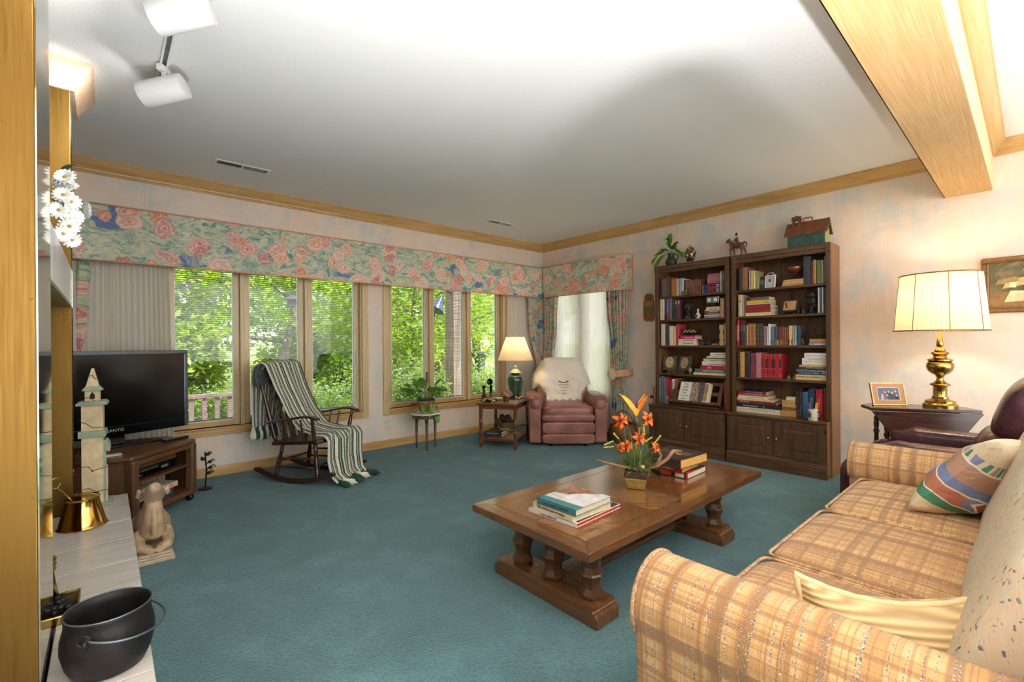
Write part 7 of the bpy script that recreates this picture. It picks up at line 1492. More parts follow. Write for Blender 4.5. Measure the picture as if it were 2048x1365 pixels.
# ---------------------------------------------------------------- things on the bookcases
def fig(b, nm, m, lab, cat, loc, vox=.004, rz=0, group=None):
    o = sculpt(b, nm, m, None, vox, 2); o.location = loc; o.rotation_euler = (0, 0, rz); return tag(o, lab, cat, group)
BRZ = plain((120, 84, 62), .4, .3, var=.15, name='bird_bronze'); EBON = plain((34, 32, 32), .45, var=.15, name='ebony')
for y, lb, s in ((2.449, 'small carved bird figurine facing right in front of the gilt-banded set', 1), (2.387, 'second carved bird figurine nearer the flag-spined pair of volumes', -1)):
    b = B().blob((0, 0, .036), (.014, .024, .02), 1, 1, 14, 8).tube([(0, -.01*s, .045), (0, -.014*s, .066), (0, -.02*s, .072)], [.012, .009, .006], 8).tube([(0, -.02*s, .073), (0, -.034*s, .072)], [.006, .001], 6).tube([(0, .018*s, .03), (0, .045*s, .012)], [.012, .006], 8).blob((0, 0, .008), (.016, .02, .009), .6, .8, 12, 6).tube([(0, 0, .006), (0, 0, .03)], .008, 6)
    fig(b, 'bird_figurine', BRZ, lb, 'figurine', (4.60+.018, y, 1.66+.001), .003)
PINKC = plain((208, 138, 150), .6, var=.05, name='pink_card')
pk = tag(B().box(-.004, -.068, 0, .004, .068, .10).build('pink_book', PINKC), 'pink picture book standing face out on the flag-spined volumes', 'book'); pk.location = (4.70, 2.178, 1.766); pk.rotation_euler = (0, R(8), 0)
for i in range(5): B().box(-.0046, -.05+.022*i, .01, -.004, -.043+.022*i, .024+.004*(i % 2)).build('print', plain((110, 44, 60), .5, name='pink_print'), pk)
b = B()
for i in range(14): b.box(-.0046, -.05+.0072*i, .074+.004*(i % 3), -.004, -.046+.0072*i, .086)
tag(b.build('title', plain((96, 40, 60), .5, name='pink_print'), pk), kind='stuff')
def bust(hat):
    b = B().box(-.03, -.032, 0, .03, .032, .035).tube([(0, 0, .03), (0, 0, .07)], [.026, .02], 12).blob((-.005, 0, .115), (.045, .036, .052), 1, 1, 20, 14)
    b.tube([(-.045, 0, .12), (-.058, 0, .106), (-.045, 0, .10)], [.008, .009, .006], 8).tube([(-.046, -.012, .088), (-.052, 0, .088), (-.046, .012, .088)], .006, 6).blob((-.03, 0, .072), (.018, .016, .013), 1, 1, 10, 8)
    for s in (-1, 1): b.blob((.0, s*.037, .112), (.011, .007, .016), 1, 1, 8, 6); b.blob((-.042, s*.015, .122), (.006, .008, .005), 1, 1, 8, 6)
    if hat: b.lathe([(.066, .142), (.07, .147), (.05, .15), (.046, .175), (.036, .19), (0, .194)], 20).tube([(-.035, 0, .075), (-.04, 0, .058)], [.016, .008], 8)
    else:
        for k in range(40): a = k*2.4; u = k/40; b.blob((.004+.05*math.cos(a)*(1-u*.8), .044*math.sin(a)*(1-u*.8), .128+.055*u**.7), (.013, .013, .012), 1, 1, 7, 5)
    return b
fig(bust(0), 'bust', EBON, 'small black carved bust with curly hair, left bookcase second shelf', 'bust', (4.675, 2.445, 1.4065), .003, R(20))
fig(bust(1), 'bust', EBON, 'black carved bust wearing a brimmed hat, right bookcase second shelf', 'bust', (4.685, 1.30, 1.4065), .0032, R(50))
vz = lathe_thing('bud_vase', [(.012, 0), (.015, .003), (.026, .02), (.028, .032), (.02, .05), (.009, .065), (.007, .09), (.009, .104), (.006, .104), (.005, .07), (0, .06)], plain((222, 212, 206), .15, name='porcelain'), 'small white porcelain bud vase with a blue mark, left bookcase second shelf', 'vase', (4.66, 2.33, 1.4055))
B().prism([(.012*math.cos(a*PI/5), .012*math.sin(a*PI/5)) for a in range(10)], -.0295, -.0275, 'x').build('blue_motif', plain((60, 62, 84), .3, name='cobalt'), vz).location = (0, 0, .03)
ck = thing('twin_dial_clock', 'silver box clock with two round dials standing on a stack of paperbacks', 'clock', (4.66, 2.165, 1.406+.152))
B().box(-.02, -.064, 0, .02, .064, .066).build('case', plain((172, 180, 182), .25, .6, name='clock_silver'), ck, bevel=.004)
for y in (-.031, .031):
    b = B(); b.M = Matrix.Translation((-.02, y, .034)) @ Matrix.Rotation(-PI/2, 4, 'Y'); b.lathe([(.026, 0), (.027, .004), (.022, .005), (.022, .003)], 24); d_ = b.build('dial_ring', DKL, ck, smooth='auto')
    b = B(); b.M = Matrix.Translation((-.0245, y, .034)) @ Matrix.Rotation(-PI/2, 4, 'Y'); b.lathe([(0, .001), (.0215, .0012)], 24).build('dial', plain((222, 222, 218), .4, name='dial_face'), d_); B().box(-.0268, y-.0008, .034, -.0255, y+.0008, .052).build('hand', DKL, d_)
rf = B().box(-.012, -.014, 0, .012, .014, .008).blob((0, 0, .03), (.012, .014, .03), 1, 1, 12, 8).blob((0, 0, .068), (.009, .009, .010), 1, 1, 10, 8)
fig(rf, 'figurine', plain((140, 48, 40), .5, var=.2, name='red_figure'), 'small rust red figurine in front of the mauve book, left bookcase second shelf', 'figurine', (4.612, 2.648, 1.4055), .003)
bx = tag(B().box(-.05, -.085, 0, .05, .085, .047).build('lacquer_box', EBON, bevel=.003), 'black lacquer box with gold flowers on the magenta paperback stack', 'box'); bx.location = (4.70, 2.42, 1.125+.128)
for i in range(7): bloom(.011, plain((206, 186, 120), .5, name='gold_flower'), bx, (-.051, -.06+.02*i, .018+.012*(i % 2)), 'painted_flower').rotation_euler = (0, R(-90), 0)
sd_ = thing('carved_sleigh', 'black carved gondola-shaped ornament on wheels, left bookcase third shelf', 'ornament', (4.67, 2.243, 1.1255))
B().prism([(-.088, .068), (-.075, .062), (-.05, .055), (.05, .055), (.075, .062), (.088, .070), (.07, .03), (.055, .012), (-.055, .012), (-.07, .03)], -.02, .02, 'x').build('hull', EBON, sd_, bevel=.006)
for y in (-.035, .035):
    b = B(); b.M = Matrix.Translation((-.024, y, .022)) @ Matrix.Rotation(PI/2, 4, 'Y'); b.lathe([(.022, -.004), (.022, .004), (.014, .005), (.014, -.005)], 18); b.build('wheel', plain((52, 48, 48), .4, name='wheel_black'), sd_, smooth='auto')
wk = tag(B().box(-.03, -.034, 0, .03, .034, .02).build('wooden_block', plain((150, 96, 56), .5, name='wood_block'), bevel=.003), 'small wooden block holding tiny black figures, left bookcase third shelf', 'block'); wk.location = (4.66, 2.14, 1.1255)
for y in (-.015, .01): B().lathe([(.008, .02), (.006, .034), (.008, .04), (.009, .05), (0, .058)], 10).build('peg', EBON, wk, smooth=True).location = (0, y, 0)
# carved double portrait plaque on a stand
rp = thing('relief_plaque', 'carved open-book relief with two oval scenes, left bookcase fourth shelf', 'plaque', (4.68, 2.575, .8205))
BARK = plain((84, 72, 54), .7, var=.25, scale=30, name='bark_relief', bump=.8)
for s in (-1, 1):
    f = B().at(-.02, s*.083, .03, 0, R(14), s*R(10)).box(-.008, -.08, 0, .008, .08, .165).build('leaf', BARK, rp, bevel=.006)
    f2 = B().at(-.02, s*.083, .03, 0, R(14), s*R(10)).prism([(.045*math.cos(a*PI/10)*1.0, .088+.062*math.copysign(abs(math.sin(a*PI/10))**.7, math.sin(a*PI/10))) for a in range(20)], -.014, -.007, 'x').build('oval_scene', plain((176, 158, 110) if s > 0 else (170, 138, 112), .5, var=.2, scale=50, name='oval_scene', bump=.5), f)
B().box(-.05, -.10, 0, .05, .10, .016).box(-.05, -.10, .016, -.04, .10, .034).build('stand', WALNUT_Y, rp, bevel=.003)
eg = thing('egg', 'small speckled green egg on a foot beside the carved relief', 'egg', (4.64, 2.408, .8205)); B().lathe([(.014, 0), (.016, .004), (.008, .01), (.009, .014)], 16).build('foot', GOLD, eg, smooth='auto'); B().blob((0, 0, .042), (.019, .019, .029), 1, 1, 16, 12).build('shell', plain((122, 128, 96), .3, var=.2, scale=60, name='speckled_egg'), eg, smooth=True)
# book rest with the open-faced history book
rs = thing('book_rest', 'dark wooden slatted book rest, left bookcase bottom shelf', 'book rest', (4.60, 2.335, BZ0+.0005), R(-90))
# local: x left->right across the photo, -y to the viewer
tb_ = R(-24)
def rsb(): return B().at(0, -.03, .03, tb_, 0, 0)
for a in ((-.27, -.008, 0, -.235, .008, .25), (.235, -.008, 0, .27, .008, .25)): rsb().box(*a).build('upright', WALNUT_Z, rs, bevel=.003)
for z0, z1 in ((0, .04), (.105, .145), (.215, .25)): rsb().box(-.236, -.006, z0, .236, .006, z1).build('slat', WALNUT_Y, rs, bevel=.003)
rsb().box(-.275, -.055, -.006, .275, .008, .012).box(-.275, -.058, -.006, .275, -.048, .02).build('ledge', WALNUT_Y, rs, bevel=.004); B().box(-.25, -.03, 0, .25, .10, .03).build('foot', WALNUT_Y, rs, bevel=.004)
cwb = thing('book', 'white-jacketed civil war picture book leaning on the wooden book rest', 'book', (4.60, 2.335, BZ0+.0005), R(-90), 'books on the bottom shelf of the left bookcase')
def cb(): return B().at(.0, -.03, .03, tb_, 0, R(0))
cb().box(-.155, -.046, .0135, .165, -.0095, .222).build('pages', PAGES, cwb); cb().box(-.16, -.0495, .0125, .150, -.0465, .226).build('cover', plain((226, 222, 212), .35, var=.03, name='white_jacket'), cwb); cb().box(-.16, -.0095, .0125, .17, -.0085, .226).build('back_cover', plain((120, 96, 70), .5), cwb)
cb().box(-.035, -.0502, .0125, .05, -.0495, .226).build('cover_photo', plain((150, 126, 112), .35, var=.6, scale=60, name='crowd_photo'), cwb); cb().box(.05, -.0503, .0125, .105, -.0495, .226).build('cover_panel', plain((92, 78, 80), .35, var=.3, scale=40, name='sepia_panel'), cwb); cb().box(.105, -.0504, .03, .145, -.0495, .215).build('cover_panel', plain((160, 132, 84), .35, var=.1, name='olive_panel'), cwb)
for i, w_ in enumerate(('THE', 'CIVIL', 'WAR', 'AN', 'ILLUSTRATED', 'HISTORY')):
    q = text(w_, 'title', DKL, cwb, .026 if i < 4 else .016, (0, 0, 0), (0, 0, 0)); q.matrix_local = Matrix.Translation((0, -.03, .03)) @ Euler((tb_, 0, 0)).to_matrix().to_4x4() @ Matrix.Translation((-.098, -.0502, .20-.032*i)) @ Matrix.Rotation(R(90), 4, 'X')
lathe_thing('bamboo_bottle', [(.014, 0), (.015, .04), (.013, .06), (.015, .08), (.014, .12), (.011, .15), (.014, .185), (.012, .19), (0, .19)], plain((120, 70, 40), .4, var=.15, name='bamboo'), 'slim brown bamboo bottle standing at the far left of the left bookcase', 'bottle', (4.54, 2.775, BZ0+.0005), 14)
# right bookcase
do = thing('photo_frame', 'small black frame with an oval photo beside the white frame, top shelf', 'photo frame', (4.66, 1.70, 1.6605), R(-90+12))
B().at(0, 0, 0, R(-10), 0, 0).prism([(.035*math.copysign(abs(math.cos(a*PI/12))**.8, math.cos(a*PI/12)), .06+.058*math.sin(a*PI/12)) for a in range(24)], -.006, .006, 'y').build('frame', EBON, do, bevel=.003); B().at(0, 0, 0, R(-10), 0, 0).prism([(.018*math.cos(a*PI/10), .062+.026*math.sin(a*PI/10)) for a in range(20)], -.008, -.005, 'y').build('picture', plain((90, 90, 82), .4, name='old_photo', var=.3, scale=60), do); B().box(-.02, .0, 0, .02, .035, .012).build('foot', EBON, do)
wf = thing('photo_frame', 'white metal frame with a loop handle and a line drawing, top shelf', 'photo frame', (4.65, 1.628, 1.6605), R(-90-14))
fw_ = B().at(0, 0, 0, R(-6), 0, 0)
fw_.box(-.05, -.006, 0, -.04, .006, .122).box(.04, -.006, 0, .05, .006, .122).box(-.04, -.006, 0, .04, .006, .010).box(-.04, -.006, .112, .04, .006, .122).build('frame', WHITE, wf, bevel=.002)
B().at(0, 0, 0, R(-6), 0, 0).box(-.04, -.002, .01, .04, .002, .112).build('picture', plain((206, 204, 212), .5, var=.08, name='drawing'), wf)
for a in ((-.034, -.0035, .018, .034, -.002, .02), (-.034, -.0035, .102, .034, -.002, .104), (-.034, -.0035, .02, -.032, -.002, .102), (.032, -.0035, .02, .034, -.002, .102), (-.015, -.0035, .06, .005, -.002, .085)): B().at(0, 0, 0, R(-6), 0, 0).box(*a).build('ink', plain((90, 92, 104), .5, name='ink'), wf)
B().at(0, 0, 0, R(-6), 0, 0).tube([(-.028, 0, .122), (-.028, 0, .138), (-.02, 0, .143), (.02, 0, .143), (.028, 0, .138), (.028, 0, .122)], .003, 6).build('handle', WHITE, wf, smooth=True)
lathe_thing('copper_bowl', [(.03, 0), (.026, .004), (.012, .012), (.03, .02), (.058, .036), (.067, .058), (.066, .068), (.062, .067), (.06, .05), (.03, .03), (0, .027)], plain((150, 86, 66), .28, .6, name='hammered_copper', bump=.3), 'footed copper bowl on three tan books, right bookcase top shelf', 'bowl', (4.695, 1.43, 1.6605+.105), 32)
ez = thing('easel_picture', 'small framed sketch on a dark tabletop easel, right bookcase second shelf', 'picture', (4.68, 1.474, 1.4055), R(-90-16))
def eb(): return B().at(0, 0, .03, R(-12), 0, 0)
eb().box(-.07, -.006, 0, .07, .004, .105).build('frame', plain((70, 54, 42), .5, name='sketch_frame'), ez, bevel=.003); eb().prism([(-.058, .012), (.056, .012), (.056, .095), (-.045, .095), (-.058, .085)], -.008, -.005, 'y').build('sketch', plain((206, 160, 106), .6, var=.06, name='kraft_paper'), ez)
for a in ((-.04, -.0088, .05, -.02, -.0078, .06), (-.035, -.0088, .03, -.018, -.0078, .045), (-.045, -.0088, .062, -.03, -.0078, .08)): eb().box(*a).build('ink_mark', DKL, ez)
eb().box(-.012, .004, -.03, .012, .014, .15).box(-.05, -.02, -.012, .05, .006, 0).prism([(-.018, .15), (.018, .15), (.008, .165), (.0, .18), (-.008, .165)], .004, .014, 'y').build('easel', EBON, ez, bevel=.002); B().box(-.055, -.01, 0, -.04, .005, .04).box(.04, -.01, 0, .055, .005, .04).build('easel_foot', EBON, ez)
lathe_thing('bottle', [(.013, 0), (.015, .01), (.014, .03), (.006, .04), (.006, .05), (.008, .054), (0, .055)], EBON, 'tiny dark bottle in front of the hatted bust', 'bottle', (4.62, 1.347, 1.4055), 14)
fig(B().box(-.014, -.016, 0, .014, .016, .006).blob((0, 0, .026), (.012, .014, .022), 1, 1, 10, 8).blob((0, -.006, .05), (.009, .009, .009), 1, 1, 10, 8), 'figurine', EBON, 'tiny black figurine between the easel and the hatted bust', 'figurine', (4.66, 1.398, 1.4055), .003)
b = B().blob((0, 0, .035), (.022, .024, .036), 1, 1, 14, 10).blob((-.006, -.004, .082), (.017, .017, .017), 1, 1, 12, 8).tube([(-.012, -.004, .078), (-.03, -.006, .073)], [.010, .005], 8).tube([(.012, .01, .02), (.03, .03, .01), (.01, .045, .008)], [.009, .008, .005], 8).tube([(-.01, -.012, .04), (-.016, -.014, .0)], .007, 6).tube([(-.01, .010, .04), (-.016, .010, .0)], .007, 6)
for s in (-1, 1): b.tube([(-.002, -.004+s*.010, .092), (.0, -.004+s*.013, .112)], [.006, .001], 6)
fig(b, 'fox_figurine', EBON, 'black seated fox figurine, right bookcase third shelf', 'figurine', (4.65, 1.367, 1.1255), .003, R(25))
bb = thing('brass_basket', 'small oval brass basket with a twisted handle, right bookcase third shelf', 'basket', (4.69, 1.228, 1.1255+.083))
B().lathe([(.03, 0), (.035, .004), (.052, .03), (.058, .042), (.054, .042), (.045, .025), (0, .01)], 28, sx=.7).build('dish', plain((110, 88, 48), .4, .6, name='aged_brass', bump=.5), bb, smooth='auto'); B().tube([(0, .052*math.cos(k*PI/12), .042+.062*math.sin(k*PI/12)) for k in range(13)], .0028, 6).build('handle', plain((84, 66, 40), .4, .6, name='dark_brass'), bb, smooth=True)
for k in range(6): B().blob((random.uniform(-.02, .02), -.035+.014*k, .04), (.010, .011, .009), 1, 1, 8, 6).build('trinket', plain((150, 124, 70), .4, .5, name='brass_nut'), bb, smooth=True)
for y, lb in ((1.475, 'small brass bell beside the red encyclopedia volumes'), (1.427, 'second small brass bell beside the navy encyclopedia stack')): lathe_thing('hand_bell', [(.020, 0), (.022, .003), (.016, .02), (.012, .03), (.004, .034), (.006, .042), (.007, .05), (0, .055)], plain((120, 94, 50), .35, .6, name='bell_brass'), lb, 'bell', (4.65, y, .8205), 16, 'brass bells')
mg = thing('mug', 'white pen mug with a dark oval emblem, right bookcase bottom shelf', 'mug', (4.545, 1.255, BZ0+.0005))
B().lathe([(.034, 0), (.037, .004), (.037, .098), (.034, .099), (.033, .01), (0, .008)], 28).build('body', plain((228, 220, 204), .25, name='mug_glaze', var=.03), mg, smooth='auto'); B().tube([(-.01, -.036, .08), (-.012, -.062, .075), (-.012, -.066, .045), (-.01, -.05, .022), (-.008, -.036, .02)], .006, 8).build('handle', BLACK, mg, smooth=True)
B().at(0, .0, .05, 0, 0, R(-28)).prism([(.016*math.cos(a*PI/9), .026*math.sin(a*PI/9)) for a in range(18)], -.0385, -.0365, 'x').build('emblem', plain((70, 84, 80), .3, name='emblem_dark'), mg)
for k, (dx, dy, hh, c, lb) in enumerate(((-.01, .022, .14, (200, 60, 90), 'pink pen in the mug'), (-.012, .014, .145, (60, 130, 200), 'light blue pen in the mug'), (.006, .012, .135, (40, 60, 120), 'navy pen in the mug'), (.0, .0, .125, (30, 30, 32), 'black pen in the mug'), (-.005, -.018, .15, (232, 170, 50), 'orange pencil in the mug, second from its handle'), (.004, -.024, .148, (238, 196, 90), 'yellow pencil in the mug, nearest its handle'))):
    o = B().tube([(0, 0, 0), (dx*.9, dy*.75, hh-.012), (dx*1.0, dy*.82, hh)], [.0042, .0042, .0015], 7).build('pen', plain(c, .4, name='pen'), smooth='auto'); o.location = (4.545+dx*.5, 1.255+dy*.6, BZ0+.012); tag(o, lb, 'pen', 'pens in the mug')
# on top of the cases
pt_ = thing('pitcher_plant', 'dark green pitcher of trailing leafy vine on top of the left bookcase', 'plant', (4.72, 2.665, 2.0005))
DG = plain((52, 66, 60), .45, .2, var=.12, name='verdigris'); B().lathe([(.042, 0), (.05, .004), (.062, .04), (.06, .06), (.045, .085), (.032, .11), (.034, .135), (.038, .145), (.032, .143), (0, .12)], 32).build('pitcher', DG, pt_, smooth=True); B().tube([(0, -.035, .135), (0, -.075, .12), (0, -.085, .095), (0, -.06, .06)], .006, 8).build('handle', DG, pt_, smooth=True)
b = B(); vn = [((0, .02, .14), (-.02, .06, .22), (-.02, .10, .19)), ((0, .02, .14), (-.03, .09, .15), (-.03, .16, .02)), ((0, 0, .14), (-.02, .0, .25), (-.02, -.02, .33)), ((0, -.02, .14), (-.02, -.08, .18), (-.02, -.13, .12)), ((0, .0, .14), (-.05, .03, .2), (-.06, .05, .17)), ((0, .02, .14), (-.02, .12, .20), (-.03, .19, .10)), ((0, -.01, .14), (-.04, -.04, .22), (-.05, -.07, .19)), ((0, .0, .14), (0, .03, .26), (-.01, .02, .30)), ((0, 0, .14), (-.01, -.05, .26), (-.02, -.07, .24))]
for p0, p1, p2 in vn:
    p0, p1, p2 = Vector(p0), Vector(p1), Vector(p2); pts = [p0*(1-u)**2+p1*2*u*(1-u)+p2*u*u for u in [k/8 for k in range(9)]]; b.tube(pts, .002, 4)
    for k in (3, 4, 5, 6, 7, 8):
        d = (pts[k]-pts[k-1]).normalized()+Vector((random.uniform(-.7, -.1), random.uniform(-.6, .6), random.uniform(-.5, .25))); place(PM2, 'leaf', pt_, pts[k], d, (-.6, 0, .8), random.uniform(.05, .072), random.uniform(-.4, .4))
b.build('vine', plain((80, 104, 50), .6, name='vine_green'), pt_)
im = N('imari'); v = im.coord(); d_ = im.vor(v, 42, 'F1', '3D', ['Distance', 'Color']); r_, g_, q_ = im.sep(d_[1]); c_ = im.ramp(r_, [(0, rgb(46, 34, 36)), (.4, rgb(110, 70, 56)), (.65, rgb(206, 188, 164)), (.85, rgb(140, 100, 54))], 'CONSTANT'); im = im.done(im.bsdf(c_, .15, 0, None, Coat_Weight=.5))
ij = thing('ginger_jar', 'small lidded jar with dark red and gold decoration on the left bookcase', 'jar', (4.72, 2.44, 2.0005)); B().lathe([(.036, 0), (.038, .012), (.033, .02)], 28).build('foot', plain((196, 170, 150), .3, name='jar_foot'), ij, smooth='auto'); B().lathe([(.033, .02), (.044, .06), (.06, .105), (.058, .125), (.04, .145), (.036, .15)], 32).build('body', im, ij, smooth=True); B().lathe([(.042, .15), (.044, .156), (.036, .17), (.016, .184), (.006, .188), (.01, .198), (.006, .207), (0, .208)], 28).build('lid', im, ij, smooth='auto')
hr = thing('horse_rider', 'rust brown statuette of a rider in a hat on a walking horse', 'statuette', (4.72, 1.952, 2.0005))
RST = plain((104, 66, 46), .5, var=.2, scale=40, name='rust_bronze', bump=.2)
b = B().blob((0, 0, .125), (.022, .058, .028), .9, .9, 20, 12).tube([(0, .045, .135), (0, .068, .162), (0, .078, .185)], [.024, .018, .014], 10).tube([(0, .075, .186), (0, .093, .178), (0, .108, .158)], [.014, .013, .008], 10).tube([(0, .072, .195), (0, .068, .21)], [.005, .002], 6)
b.tube([(0, -.052, .135), (0, -.075, .145), (0, -.09, .13), (0, -.093, .085)], [.009, .009, .009, .004], 8)
for x, pts in ((-.012, [(.045, .12), (.055, .08), (.062, .055), (.05, .028), (.056, .012)]), (.012, [(.045, .12), (.035, .075), (.03, .045), (.034, .012)]), (-.012, [(-.045, .125), (-.04, .085), (-.05, .05), (-.042, .012)]), (.012, [(-.045, .125), (-.062, .085), (-.075, .05), (-.085, .012)])): b.tube([(x, y, z) for y, z in pts], [.018, .013, .0085, .0075, .008][:len(pts)], 8)
sculpt(b, 'horse', RST, hr, .0035, 1)
b = B().tube([(0, -.002, .145), (0, .002, .175), (0, .004, .20)], [.014, .015, .014], 10).blob((0, .006, .222), (.0095, .010, .012), 1, 1, 12, 8).lathe([(.018, .231), (.0185, .2335), (.009, .235), (.0085, .247), (0, .249)], 16, (0, .006))
for s in (-1, 1): b.tube([(s*.012, 0, .15), (s*.026, .014, .128), (s*.027, .006, .09), (s*.027, .018, .084)], [.010, .009, .007, .006], 8); b.tube([(s*.014, .004, .195), (s*.022, .016, .175), (s*.010, .034, .168)], [.007, .006, .005], 8)
sculpt(b, 'rider', plain((74, 54, 44), .5, name='dark_bronze'), hr, .003, 1)
b = B().prism([(-.11, 0), (.11, 0), (.105, .012), (.06, .016), (-.05, .014), (-.1, .010)], -.03, .03, 'x'); b.build('base', RST, hr, bevel=.004)
gh = thing('birdhouse', 'green wooden birdhouse with a brown plank roof on the right bookcase', 'birdhouse', (4.72, 1.335, 2.0005))
GB = plain((62, 92, 82), .7, var=.14, scale=40, name='green_boards', bump=.3); ROOF = plain((116, 70, 46), .7, var=.14, scale=22, name='brown_roof', bump=.3)
for k in range(11): y = -.145+.0265*k; B().box(-.065, y+.0006, 0, -.058, y+.026, .125).build('board', GB, gh, bevel=.0012, seg=1)
B().box(-.066, -.148, 0, -.056, .148, .014).build('sill_board', GB, gh, bevel=.002)
LG = plain((150, 158, 92), .7, var=.08, name='lime_paint', bump=.2)
for y0, y1 in ((-.148, -.14), (.14, .148)): B().prism([(-.058, 0), (.058, 0), (.058, .125), (0, .205), (-.058, .125)], y0, y1, 'y').build('gable_end', LG if y0 < 0 else GB, gh)
B().box(.052, -.14, 0, .058, .14, .125).build('back_wall', GB, gh); B().box(-.058, -.14, 0, .058, .14, .006).build('floor_board', GB, gh)
for s in (-1, 1):
    for a, c_ in ((0, .52), (.5, 1.03)):
        p = lambda u, o: (s*(.0+.088*u), .224-.118*u+o)
        q = [p(a, .002 if a else .006), p(c_, .0 if a else .004), p(c_, .008 if a else .012), p(a, .010 if a else .014)]
        B().prism(q, -.168, .168, 'y').build('roof_plank', ROOF, gh, bevel=.001, seg=1)
for y0, y1 in ((-.168, -.164),): B().prism([(0, .216), (-.09, .10), (-.085, .096), (0, .205), (.085, .096), (.09, .10)], y0, y1, 'y').build('barge_board', plain((70, 110, 62), .6, name='leaf_green_paint'), gh)
cp = B().prism([(-.03, .262), (.03, .262), (.022, .285), (0, .296), (-.022, .285)], .055, .125, 'y').box(-.008, .082, .29, .008, .098, .302).build('cupola_roof', plain((94, 66, 54), .7, var=.15, name='cupola_brown'), gh, bevel=.002)
for x in (-.018, .018):
    for y in (.065, .115): B().box(x-.006, y-.006, .20, x+.006, y+.006, .264).build('cupola_post', plain((120, 72, 58), .7, name='cupola_post'), gh)
B().tube([(0, .038, .228), (0, .036, .262), (0, .03, .268), (0, -.028, .268), (0, -.034, .262), (0, -.036, .226)], .0048, 8).build('handle', plain((150, 40, 36), .5, name='red_handle'), gh, smooth=True)
# ================================================================ GARDEN
GZ = -.55
rng = np.random.default_rng(11)
def ground_mat():
    n = N('garden_lawn'); v = n.coord(); a = n.noise(v, .5, 4, .6); b_ = n.noise(v, 6, 4, .7); c = n.ramp(n.math('ADD', n.math('MULTIPLY', a, .6), n.math('MULTIPLY', b_, .4)), [(.36, rgb(84, 72, 50)), (.46, rgb(104, 116, 60)), (.55, rgb(140, 160, 74)), (.7, rgb(176, 184, 100))])
    return n.done(n.bsdf(c, .9, 0, n.bump(b_, .8, .05)))
b = B(); n_ = 24
def GP(u, v): x = -40+110*u; y = 5.0+75*v; return (x, y, GZ+.03*max(0, y-14)+.12*math.sin(x*.7)*math.sin(y*.5)*min(1, max(0, y-7)/6))
struct(b.grid(GP, 40, 40).build('garden_ground', ground_mat(), smooth=True))
struct(B().box(XW+.2, -30, GZ-.1, 70, 5.0, GZ).build('pale_side_ground', plain((206, 200, 194), .8, name='pale_bounce_stone', bump=.3, scale=6)))  # side ground made pale stone so its bounce keeps the sheers white
BARKM = N('tree_bark'); v = BARKM.coord(); f = BARKM.noise(BARKM.map(v, (9, 9, 1.6)), 2.5, 5, .7); BARKM = BARKM.done(BARKM.bsdf(BARKM.ramp(f, [(.3, rgb(62, 54, 50)), (.55, rgb(108, 96, 90)), (.75, rgb(146, 132, 124))]), .9, 0, BARKM.bump(f, .8, .03)))
def fol(name, a, b_, c, sc=3.):
    n = N(name); v = n.coord(); q = n.noise(v, sc, 3, .7); w = n.noise(v, 40, 1)
    col = n.ramp(n.math('ADD', n.math('MULTIPLY', q, .5), n.math('MULTIPLY', w, .5)), [(.34, rgb(*a)), (.5, rgb(*b_)), (.64, rgb(*c))])
    t = n.nd('ShaderNodeBsdfTranslucent'); n.put(t.inputs[0], n.mix(.6, col, rgb(190, 210, 60))); return n.done(mixsh(n, .42, n.bsdf(col, .45), t.outputs[0]))
FOL = [fol('maple_foliage', (72, 108, 36), (128, 158, 54), (204, 214, 96)), fol('hickory_foliage', (56, 96, 42), (104, 142, 58), (172, 194, 96)), fol('shrub_foliage', (58, 80, 44), (96, 118, 66), (168, 178, 128), 5.)]
def leaves(clusters, per, spread, size, name, m, parent, flat=.45, alone=False):
    c = np.asarray(clusters, dtype=np.float64); k = len(c)*per
    p = np.repeat(c, per, axis=0)+rng.normal(0, 1, (k, 3))*np.asarray(spread)
    nrm = rng.normal(0, 1, (k, 3)); nrm[:, 2] = np.abs(nrm[:, 2])+flat; nrm /= np.linalg.norm(nrm, axis=1)[:, None]
    t = np.cross(nrm, rng.normal(0, 1, (k, 3))); t /= np.linalg.norm(t, axis=1)[:, None]; w = np.cross(nrm, t)
    s = size*rng.uniform(.6, 1.3, (k, 1)); q = np.stack([p-t*s, p+w*s*.45-nrm*s*.1, p+t*s, p-w*s*.45-nrm*s*.1], 1).reshape(-1, 3)
    me = bpy.data.meshes.new(name); me.vertices.add(4*k); me.vertices.foreach_set('co', q.ravel()); me.loops.add(4*k); me.loops.foreach_set('vertex_index', np.arange(4*k)); me.polygons.add(k); me.polygons.foreach_set('loop_start', np.arange(0, 4*k, 4)); me.update(calc_edges=True); me.validate()
    me.materials.append(m); o = bpy.data.objects.new(name, me); C.objects.link(o); o.parent = parent; o['kind'] = 'stuff'; return o
TREES = []
